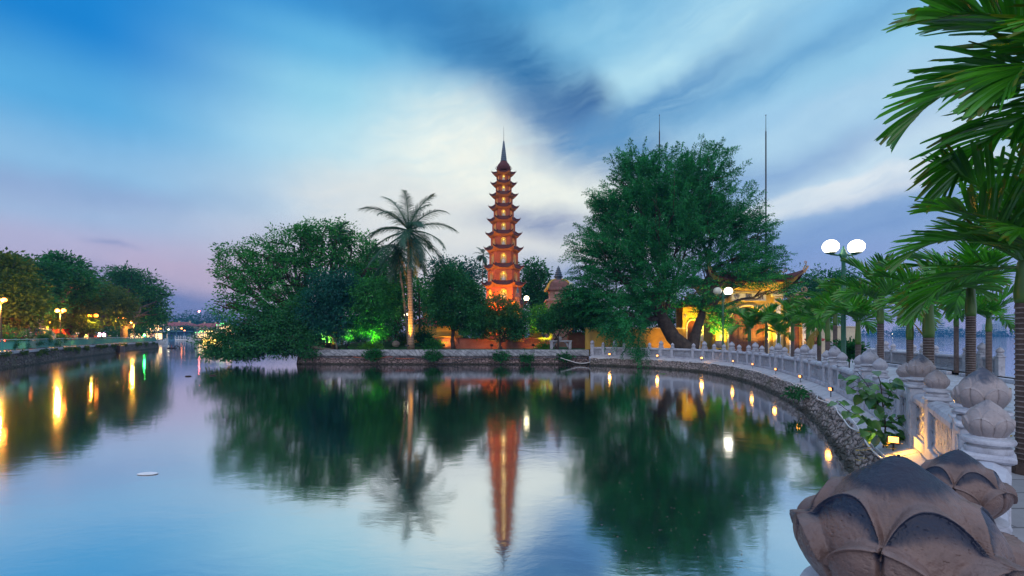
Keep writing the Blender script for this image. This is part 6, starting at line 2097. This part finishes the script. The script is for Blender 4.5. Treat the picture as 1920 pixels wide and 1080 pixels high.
# cars behind the clipped trees
def make_car(label, loc, rz, paint, kind='car'):
    t = thing('parked_car', label, 'car', loc, rz, 'cars on the promenade road')
    L, W = 4.3, 1.75
    prof = [(-2.15, .35), (-2.12, .80), (-1.9, .95), (-1.35, 1.02), (-.85, 1.42), (.75, 1.45), (1.25, 1.05), (2.0, .95), (2.14, .75), (2.15, .35)]
    if kind == 'van':
        prof = [(-2.15, .35), (-2.15, 1.1), (-2.0, 1.85), (1.0, 1.9), (1.6, 1.15), (2.1, 1.0), (2.15, .35)]
    mb = MB(); n = len(prof)
    ws = [W / 2 if z < 1.0 else W / 2 - .18 * (z - 1.0) / .45 for x, z in prof]
    vs = [(x, -w, z) for (x, z), w in zip(prof, ws)] + [(x, w, z) for (x, z), w in zip(prof, ws)]
    mb.add(vs, [(i, (i + 1) % n, n + (i + 1) % n, n + i) for i in range(n)] + [tuple(range(n)), tuple(reversed(range(n, 2 * n)))])
    body = mb.build('body', paint, t)
    g_ = MB()
    zz0, zz1 = (1.06, 1.38) if kind != 'van' else (1.15, 1.7)
    for sy in (-1, 1):
        y = sy * (W / 2 - .02)
        for (a, b, c, d_) in (((-1.15, -.15, -.8, -.15)), ((-.05, .95, -.05, .62))):
            q = [(a, y, zz0), (b, y, zz0), (d_, sy * (W / 2 - .13), zz1), (c, sy * (W / 2 - .13), zz1)]
            g_.add(q, [(0, 1, 2, 3)])
    xr, xf = (-2.13, 1.12) if kind == 'van' else (-1.22, 1.12)
    g_.add([(xr - .04, -.65, zz0 + .03), (xr - .04, .65, zz0 + .03), (xr + .30, .58, zz1 - .02), (xr + .30, -.58, zz1 - .02)], [(0, 1, 2, 3)])
    g_.add([(xf + .14, -.65, zz0 + .03), (xf + .14, .65, zz0 + .03), (xf - .30, .58, zz1), (xf - .30, -.58, zz1)], [(0, 1, 2, 3)])
    g_.build('window', 'glass_dark', body)
    for sx in (-1.35, 1.35):
        for sy in (-1, 1):
            w = MB().lathe([(.12, -.1), (.31, -.1), (.33, -.06), (.33, .06), (.31, .1), (.12, .1)], 18, Matrix.Translation((sx, sy * .80, .33)) @ Matrix.Rotation(math.pi / 2, 4, 'X')).build('wheel', 'rubber', t)
            MB().lathe([(.18, -.112), (.18, .112)], 12, Matrix.Translation((sx, sy * .80, .33)) @ Matrix.Rotation(math.pi / 2, 4, 'X')).build('rim', 'metal_grey', w)
    for sy in (-1, 1):
        MB().box(-2.19, -2.14, sy * .62 - .2, sy * .62 + .2, .66, .84).build('tail_light', 'tail_red', t)
        MB().box(2.13, 2.19, sy * .62 - .16, sy * .62 + .16, .60, .76).build('headlight', 'head_warm', t)
    point(t, (-2.8, 0, .9), 700, (1, .03, .008), .3)
    point(t, (3.0, 0, .9), 250, (1, .35, .08), .3)
    return t
bdir = math.atan2(BD.y, BD.x)
for px, back, off_, paint, kd, lab in ((6, 5.5, 0, 'car_red', 'car', 'red car behind the umbrella shaped clipped tree'), (33, 6, math.pi, 'car_white', 'car', 'white car with headlights lit behind the left clipped trees'), (55, 6, 0, 'car_red', 'car', 'red car left of the leaning lit trunk'), (73, 6, 0, 'car_grey', 'van', 'grey van behind the stacked clipped tree'), (96, 6.5, 0, 'car_red', 'car', 'red car close to the free standing twin lamp'), (119, 8, 0, 'car_red', 'van', 'red van right of the free standing twin lamp'), (142, 12, math.pi, 'car_white', 'van', 'white van between two dark trunks'), (162, 14, 0, 'car_red', 'car', 'small red car between the dark trunks far along the road')):
    p = bank_at(px, back)
    make_car(lab, (p.x, p.y, IZ), bdir + off_, paint, kd)

# lit stalls and signs along the road
for px, back, w, h, matl, lab, nm in ((141, 19, 2.4, 1.5, 'bulb_yellow', 'long yellow lit shop front under the trees', 'shop_front'), (188, 18, .9, .8, 'bulb_pink', 'pinkish white lit sign under the trees', 'lit_sign'), (196, 20, 1.1, .7, 'bulb_pink', 'second bright sign right of the pinkish one', 'lit_sign')):
    p = bank_at(px, back)
    t = thing(nm, lab, 'sign' if nm == 'lit_sign' else 'shop front', p, R(-35))
    MB().box(-w, w, -.1, .1, .9, .95 + h).build('cabinet', 'metal_black', t)
    for j in range(5):
        MB().box(-w + .1 + j * (2 * w - .1) / 5, -w + (j + 1) * (2 * w - .1) / 5, -.13, -.102, 1.0, .9 + h * (.6 + .35 * ((j * 7) % 3) / 2)).build('lit_panel', matl, t)
    MB().box(-w + .1, -w + .2, -.05, .05, -.05, .9).box(w - .2, w - .1, -.05, .05, -.05, .9).build('leg', 'metal_black', t)

# people standing at the tip of the promenade
def person(label, loc, rz, pose, top, low, h=1.68, hold=None):
    t = thing('person', label, 'person', loc, rz, 'people at the tip of the promenade')
    s = h / 1.70
    me = bpy.data.meshes.new('body')
    bend = 0.10 if pose == 'lean' else 0.0
    J = dict(pel=(0, 0, .92), wst=(0, -.01, 1.08), cst=(0, bend * -.6, 1.30), nk=(0, bend * -1.0, 1.46), hd=(0, bend * -1.3, 1.56), tp=(0, bend * -1.3, 1.66))
    sp = .10
    for sx, q in ((-1, 'L'), (1, 'R')):
        J['hip' + q] = (sx * .09, 0, .86); J['kn' + q] = (sx * sp, -.03 * (sx > 0) - .02, .48); J['an' + q] = (sx * sp * 1.1, .03, .08); J['to' + q] = (sx * sp * 1.2, -.13, .04)
        J['sh' + q] = (sx * .18, bend * -.8, 1.40)
        if pose == 'lean':
            J['el' + q] = (sx * .23, -.20, 1.16); J['wr' + q] = (sx * .15, -.42, 1.10); J['ha' + q] = (sx * .12, -.50, 1.10)
        elif pose == 'phone' and sx > 0:
            J['el' + q] = (sx * .24, -.10, 1.14); J['wr' + q] = (sx * .14, -.28, 1.28); J['ha' + q] = (sx * .11, -.33, 1.34)
        else:
            J['el' + q] = (sx * .24, .02, 1.12); J['wr' + q] = (sx * .25, -.06, .88); J['ha' + q] = (sx * .25, -.08, .80)
    names = list(J)
    E = [('pel', 'wst'), ('wst', 'cst'), ('cst', 'nk'), ('nk', 'hd'), ('hd', 'tp')]
    for q in 'LR':
        E += [('pel', 'hip' + q), ('hip' + q, 'kn' + q), ('kn' + q, 'an' + q), ('an' + q, 'to' + q), ('cst', 'sh' + q), ('sh' + q, 'el' + q), ('el' + q, 'wr' + q), ('wr' + q, 'ha' + q)]
    rad = dict(pel=.135, wst=.12, cst=.14, nk=.055, hd=.085, tp=.07, hip=.095, kn=.062, an=.042, to=.04, sh=.065, el=.043, wr=.03, ha=.034)
    me.from_pydata([tuple(c * s for c in J[n_]) for n_ in names], [(names.index(a), names.index(b)) for a, b in E], [])
    o = bpy.data.objects.new('body', me); col.objects.link(o)
    o.modifiers.new('s', 'SKIN'); sb = o.modifiers.new('u', 'SUBSURF'); sb.levels = sb.render_levels = 1
    for n_, v in zip(names, me.skin_vertices[0].data):
        r_ = rad.get(n_, rad.get(n_[:-1], .05)) * s
        v.radius = (r_, r_ * (.8 if n_ in ('pel', 'wst', 'cst') else 1))
        v.use_root = n_ == 'pel'
    bpy.context.view_layer.update()
    m2 = bpy.data.meshes.new_from_object(o.evaluated_get(bpy.context.evaluated_depsgraph_get()))
    bpy.data.objects.remove(o)
    for q in ('skin', top, low, 'rubber'): m2.materials.append(M[q])
    for p_ in m2.polygons:
        z = p_.center.z / s; x = abs(p_.center.x / s)
        p_.material_index = 3 if z < .11 else 2 if z < .96 and not (x > .19) else 1 if z < 1.45 and not (x > .2 and z < 1.05) else 0
        p_.use_smooth = True
    b = bpy.data.objects.new('body', m2); col.objects.link(b); b.parent = t
    c = Vector(J['hd']) * s
    MB().ball((c.x, c.y + .015 * s, c.z + .035 * s), .098 * s, 12, sq=(1, 1.05, 1.0)).tube([(c.x, c.y + .08 * s, c.z), (c.x, c.y + .10 * s, c.z - .2 * s)], [.07 * s, .05 * s], 8).build('hair', 'hair', b, True)
    return t
ends = bank_pt(52)
for px, bk, rz, pose, top, low, lab in ((272, 1.0, .6, 'lean', 'cloth_dark', 'cloth_jean', 'person in dark clothes leaning on the railing nearest the green light'), (281, 1.4, 2.2, 'stand', 'cloth_dark', 'cloth_dark', 'person all in black standing by the railing'), (285, 1.0, -.4, 'phone', 'cloth_pink', 'cloth_jean', 'person in pink top holding a phone at the railing'), (289, 1.6, 1.2, 'stand', 'cloth_white', 'cloth_jean', 'person in pale shirt standing at the tip of the railing')):
    p = bank_at(px, bk)
    person(lab, p, rz, pose, top, low)
p = bank_at(270.5, .3)
t = thing('green_lamp', 'small bright green lamp on the railing near the people', 'lamp', (p.x, p.y, IZ + .07))
MB().lathe([(.05, 0), (.05, .95), (.1, 1.0)], 8).build('stand', 'metal_black', t)
MB().ball((0, 0, 1.12), .13, 10).build('bulb', emis('bulb_green_hot', (.02, 1.0, .12), 150.0), t)

# ------------------------------------------------------------------ floating restaurant boats
def lit_boat(label, px, d, w, decks, bulbm, rz=0.0, name='restaurant_boat', base=0.0, hullm='wall_white'):
    t = thing(name, label, 'boat', P(px, d, z=base), rz)
    L = w / 2
    n = 14
    vs, fs = [], []
    for i in range(n + 1):
        x = -L + w * i / n
        hw = 2.6 * (1 - abs(2 * i / n - 1) ** 3.5) + .25
        rise = .5 * abs(2 * i / n - 1) ** 3
        vs += [(x, -hw, 1.0 + rise), (x, -hw * .7, -.4), (x, hw * .7, -.4), (x, hw, 1.0 + rise)]
    for i in range(n):
        for k in range(4):
            a, b = i * 4 + k, i * 4 + (k + 1) % 4
            fs.append((a, b, b + 4, a + 4))
    fs += [(0, 1, 2, 3), (n * 4 + 3, n * 4 + 2, n * 4 + 1, n * 4)]
    MB().add(vs, fs).build('hull', hullm, t)
    z = 1.0
    for k in range(decks):
        lw = L * (.82 - .16 * k)
        dk = MB().box(-lw, lw, -2.2, 2.2, z + 2.3, z + 2.45).box(-lw, lw, -2.1, 2.1, z + .01, z + .12).build('deck', 'wall_white', t)
        mb = MB()
        for j in range(8):
            x = -lw + .2 + (2 * lw - .4) * j / 7
            mb.box(x - .08, x + .08, -2.1, -1.95, z + .12, z + 2.3).box(x - .08, x + .08, 1.95, 2.1, z + .12, z + 2.3)
        mb.build('deck_post', 'wall_white', dk)
        MB().box(-lw * .8, lw * .8, -1.2, 1.2, z + .13, z + 1.9).build('cabin', 'win_lit', dk)
        for j in range(int(lw * 2 / 1.1)):
            x = -lw + .3 + j * 1.1
            MB().ball((x, -2.28, z + 2.38), .15, 6).build('bulb', bulbm, dk)
        z += 2.45
    MB().box(-L * .3, L * .3, -1.5, 1.5, z, z + .15).lathe([(1.9, .15), (1.2, .5), (.5, .8), (.05, 1.1)], 4, c=(0, 0, z), rot=.785).build('roof', 'tile_red', t)
    for j in range(5):
        MB().ball((-L * .3 + j * L * .15, -1.6, z + .2 + .25 * (j % 2)), .16, 6).build('bulb', bulbm, t)
    return t
lit_boat('large restaurant boat with strings of yellow bulbs behind the promenade tip', 268, 128, 13, 3, 'bulb_yellow', .1)
lit_boat('low restaurant boat outlined with yellow bulbs near the drooping branches', 399, 150, 6, 1, 'bulb_yellow', -.05, hullm='bulb_yellow')
lit_boat('two deck restaurant boat with green bulbs half behind the drooping branches', 422, 155, 5, 2, 'bulb_green', 0)
lit_boat('small boat with green bulbs left of the yellow outlined boat', 384, 165, 5, 1, 'bulb_green', 0)

def swan_boat(label, px, d, rz):
    t = thing('swan_boat', label, 'pedal boat', P(px, d, z=0), rz, 'white swan boats moored in a row')
    MB().ball((0, 0, .25), 1.0, 12, sq=(1.25, .8, .5)).build('hull', 'wall_white', t, True)
    MB().tube([(-.9, 0, .4), (-1.25, 0, .9), (-1.2, 0, 1.5), (-1.0, 0, 1.85), (-1.2, 0, 2.05), (-1.5, 0, 1.95)], [.22, .16, .12, .12, .14, .05], 8).build('neck', 'wall_white', t, True)
    MB().box(-.5, .9, -.6, .6, 1.45, 1.55).box(-.5, -.44, -.55, -.49, .5, 1.45).box(.8, .86, -.55, -.49, .5, 1.45).box(-.5, -.44, .49, .55, .5, 1.45).box(.8, .86, .49, .55, .5, 1.45).build('canopy', 'wall_white', t)
words_ = ['first', 'second', 'third', 'fourth', 'fifth', 'sixth', 'seventh', 'eighth']
for j in range(8):
    swan_boat(f'{words_[j]} white swan boat from the left in the moored row', 334 + j * 4.6, 196, rnd.uniform(-.5, .5))
jt = thing('boat_landing', 'long low blue boathouse on the far shore under the red roofed buildings', 'boathouse', P(315, 205, z=0))
MB().box(-9, 9, -2, 3, -.4, .6).build('deck', 'wall_blue', jt)
MB().box(-9, 9, -2.5, 3, 4.0, 4.4).build('roof', 'wall_blue', jt)
MB().box(-8.5, 8.5, 2, 2.4, .6, 4.0).build('back_wall', 'wall_blue', jt)
for j in range(6):
    MB().box(-8.6 + j * 3.4, -8.3 + j * 3.4, -1.9, -1.6, .6, 4.0).build('post', 'wall_blue', jt)

# ------------------------------------------------------------------ far shores
mb = MB(); fill_poly(mb, [(-260, 214), (-60, 236), (80, 262), (80, 500), (-420, 500), (-420, 200)], .5)
mb.add([(-260, 214, .5), (-60, 236, .5), (80, 262, .5), (-260, 213, -.3), (-60, 235, -.3), (80, 261, -.3)], [(0, 3, 4, 1), (1, 4, 5, 2)])
tag(mb.build('far_shore_ground', 'grass'), kind='structure')
def building(label, px0, px1, d, y_eave, y_ridge, floors, wallm, cols, gable=False):
    a, b = P(px0, d, z=.5), P(px1, d, z=.5)
    t = thing('long_building', label, 'building', (a + b) / 2)
    hw = (b.x - a.x) / 2
    k = d / F
    ze, zr = HC + (HOR - y_eave) * k - .5, HC + (HOR - y_ridge) * k - .5
    MB().box(-hw, hw, -4, 4, 0, ze).build('wall', wallm, t)
    vs = [(-hw - .6, -5, ze), (hw + .6, -5, ze), (hw + .6, 5, ze), (-hw - .6, 5, ze), (-hw + 3, 0, zr), (hw - 3, 0, zr)]
    rf = MB().add(vs, [(0, 1, 5, 4), (2, 3, 4, 5), (1, 2, 5), (3, 0, 4), (3, 2, 1, 0)]).build('roof', 'roof_hazy', t)
    for x in (-hw * .5, hw * .2, hw * .8):
        MB().box(x - .35, x + .35, -.9, -.2, zr - 1.2, zr + .7).build('chimney', 'wall_cream', rf)
    fh = ze / floors
    for f_ in range(floors):
        for c_ in range(cols):
            x = -hw + (c_ + .5) * 2 * hw / cols
            w = MB().box(x - .55, x + .55, -4.12, -4.003, fh * f_ + fh * .25, fh * f_ + fh * .85).build('window', 'wall_white', t)
            MB().box(x - .42, x + .42, -4.15, -4.123, fh * f_ + fh * .3, fh * f_ + fh * .8).build('pane', 'glass_dark', w)
    return t
building('long cream building with red hipped roof on the far shore, left one', 298, 364, 262, 611, 604, 3, 'wall_cream', 11)
building('long building with red roof on the far shore, right one', 370, 430, 270, 613, 606, 3, 'wall_cream', 9)
building('low white building in front of the right red roofed building', 368, 402, 240, 618.5, 617, 2, 'wall_white', 6)
for px, d, py, lab in ((301, 214, 617, 'left orange lamp on the far shore'), (340.5, 212, 617, 'middle orange lamp on the far shore'), (346, 208, 621.5, 'right lower orange lamp on the far shore'), (316, 216, 619, 'small whitish lamp on the far shore')):
    t = thing('street_lamp', lab, 'street lamp', P(px, d, z=.5), 0, 'lamps on the far shore')
    H = HC + (HOR - py) * d / F - .5
    MB().tube([(0, 0, 0), (0, 0, H)], .09, 6).build('pole', 'metal_black', t)
    MB().ball((0, 0, H + .3), .34, 8).build('globe', 'lamp_orange' if 'orange' in lab else 'lamp_white_far', t)
t = thing('radio_mast', 'thin mast with a red beacon above the far wooded hill', 'mast', P(373, 330, z=6))
H = HC + (HOR - 584) * 330 / F - 6
MB().tube([(0, 0, 0), (0, 0, H)], [.3, .12], 6).build('pole', 'metal_grey', t)
MB().ball((0, 0, H), .55, 8).build('beacon', 'beacon_red', t)
# wooded hill behind
lm = []
for i in range(46):
    px = 262 + i * 8.2
    yt = 600 - 14 * math.exp(-((px - 372) / 60) ** 2) - 3 * math.sin(i * 1.3) + (8 if px < 300 else 0)
    d = 318 + rnd.uniform(-10, 14)
    k = d / F
    zt = HC + (HOR - yt) * k
    p = P(px, d, z=0)
    lm.append((p.x, p.y, zt - 4.5, 5.0, 5.0, 4.5)); lm.append((p.x, p.y - 8, zt - 10, 6, 5, 5)); lm.append((p.x, p.y - 14, 3.5, 6, 5, 4.5))
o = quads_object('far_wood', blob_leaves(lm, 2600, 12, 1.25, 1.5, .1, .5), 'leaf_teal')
tag(o, kind='stuff')
mb = MB()
vs, fs = [], []
for i in range(50):
    px = 230 + i * 8.4
    yt = 612 - 16 * math.exp(-((px - 372) / 60) ** 2)
    for (d, f_) in ((300, 0.0), (316, .55), (334, 1.0), (380, 1.0)):
        p = P(px, d, z=0)
        vs.append((p.x, p.y, .3 + (HC + (HOR - yt) * 330 / F) * f_ * .85))
for i in range(49):
    for k in range(3):
        fs.append((i * 4 + k, i * 4 + 4 + k, i * 4 + 5 + k, i * 4 + 1 + k))
tag(MB().add(vs, fs).build('far_hill', 'grass', None, True), kind='structure')
# lower trees in front of the far buildings
for px, d, py, rx, ry, lab in ((352, 226, 620, 8, 9, 'dark tree between the two red roofed buildings'), (310, 232, 624, 9, 5, 'low tree before the left red roofed building'), (412, 232, 622, 10, 7, 'tree before the right red roofed building'), (333, 236, 625, 8, 4, 'low tree under the left red roof'), (290, 236, 618, 9, 9, 'tree at the left end of the left red roofed building')):
    broad_tree('shore_tree', lab, 'tree', P(px, d, z=.5), [lump(px - 3, py, d, rx, ry), lump(px + 5, py + 1, d, rx * .7, ry * .8)], 90, 16, .8, .8, .3, 'leaf_teal')

# far shore of the open lake, right
mb = MB(); fill_poly(mb, [(150, 930), (1140, 760), (1140, 1080), (-1140, 1080), (-1140, 860), (-300, 900)], .5)
tag(mb.build('lake_far_shore', 'grass'), kind='structure')
lm = []
for i in range(80):
    x = -260 + i * 17.0
    d = 945 - max(0, x - 150) * .17 + rnd.uniform(0, 10)
    h = 10 + 7 * mnoise.noise(Vector((x * .006, 1, 1))) + 3 * mnoise.noise(Vector((x * .05, 1, 4)))
    lm.append((x, d + 14, h * .55, 12, 10, max(h * .5, 3)))
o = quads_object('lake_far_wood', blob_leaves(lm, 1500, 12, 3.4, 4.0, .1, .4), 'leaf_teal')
tag(o, kind='stuff')
for j, (px, w, h, lab) in enumerate([(1648, 16, 26, 'hazy tower block across the lake above the dry frond'), (1700, 22, 20, 'broad hazy block across the lake behind the palms'), (1772, 14, 30, 'tall hazy tower across the lake between two thin palms'), (1800, 26, 18, 'low wide hazy block across the lake'), (1870, 18, 24, 'hazy block across the lake at the right edge'), (1890, 12, 34, 'slim hazy tower across the lake at the right edge')]):
    d = 905 + j * 4 if px < 1800 else 880
    t = thing('far_tower', lab, 'building', P(px, d, z=.4))
    MB().box(-w / 2, w / 2, 8, 20, 0, h).box(-w / 3, w / 3, 9, 16, h, h + 3).build('wall', 'wall_white', t)
    for f_ in range(int(h / 4)):
        MB().box(-w / 2 + 1, w / 2 - 1, 7.9, 7.99, f_ * 4 + 1.5, f_ * 4 + 3.2).build('window_band', 'glass_dark', t)
for j, (px, py) in enumerate([(1673, 624), (1712, 625), (1768, 624), (1789, 622), (1846, 624), (1905, 625)]):
    t = thing('shore_lamp', f'tiny warm light across the open lake, {words_[j]} from the left', 'lamp', P(px, 860, z=.4), 0, 'lights across the open lake')
    MB().tube([(0, 0, 0), (0, 0, 4.5)], .15, 5).build('pole', 'metal_black', t)
    MB().ball((0, 0, 5), .6, 8).build('globe', 'lamp_white_far', t)

# ------------------------------------------------------------------ things drifting on the water
o = MB().ball((0, 0, 0), .17, 16, sq=(1.0, .5, .10)).build('floating_foam', 'wall_white', None, True, loc=P(277, 7.55, z=.008))
tag(o, 'white flat piece of foam drifting on the left water', 'foam')
o = MB().ball((0, 0, 0), .16, 10, sq=(1.2, .6, .25)).build('floating_clump', 'bark', None, True, loc=P(353, 25.5, z=.02)); tag(o, 'dark clump floating beyond the promenade reflection, left one', 'weed clump')
o = MB().ball((0, 0, 0), .16, 10, sq=(1.3, .6, .25)).build('floating_clump', 'bark', None, True, loc=P(399, 26, z=.02)); tag(o, 'dark clump floating close to the drooping tree, right one', 'weed clump')
o = MB().ball((0, 0, 0), .14, 10, sq=(1.4, .6, .1)).build('floating_leaf', 'leaf_lime', None, True, loc=P(1243, 27.2, z=.012)); tag(o, 'yellow green leaf floating below the second quay floodlight', 'leaf')
n = 900
px = 1050 + 520 * nr.random(n) ** .8; py = 700 + 370 * nr.random(n)
d = HC * F / (py - HOR)
keep = np.array([mnoise.noise(Vector((a * .008, b * .012, 0))) for a, b in zip(px, py)]) + .18 * nr.normal(size=n) > .02
px, d = px[keep], d[keep]
pos = np.stack([(px - 960) / F * d, d, np.full(len(d), .006)], axis=1)
dr = np.stack([np.ones(len(d)), .25 * nr.normal(size=len(d)), np.zeros(len(d))], axis=1)
ln = .010 + .035 * nr.random(len(d)) ** 3
dd = unit(dr); sd_ = np.stack([-dd[:, 1], dd[:, 0], dd[:, 2]], axis=1)
W = (ln * .13)[:, None]; Ln = ln[:, None]
V = np.stack([pos, pos + dd * Ln * .5 + sd_ * W, pos + dd * Ln, pos + dd * Ln * .5 - sd_ * W], axis=1)
tag(quads_object('floating_specks', V, 'rock'), kind='stuff')

# fallen leaves on the paving
n = 420
px = 1600 + 320 * nr.random(n); dd0 = 5.5 + 12 * nr.random(n) ** 1.3
pos = np.stack([(px - 960) / F * dd0, dd0, np.full(n, GZ + .008)], axis=1)
dr = nr.normal(size=(n, 3)); dr[:, 2] = 0.05
sz = .05 + .06 * nr.random(n)
V = leaves(pos, dr, sz, sz * .45, up=np.array([0, 0, 30.0]))
tag(quads_object('leaf_litter', V, 'frond_dry'), kind='stuff')

# ------------------------------------------------------------------ air
mb = MB().box(-1160, 1160, -64, 1100, -3.5, 48)
hz = mb.build('haze', 'earth')
m, g = new_mat('haze_air')
v = g.n('ShaderNodeVolumePrincipled', inp={'Color': (0.08, 0.28, 0.62, 1), 'Density': 0.0006, 'Anisotropy': 0.0})
g.n('ShaderNodeOutputMaterial', inp={1: v.outputs[0]})
hz.data.materials.clear()
hz.data.materials.append(m)
tag(hz, kind='stuff')
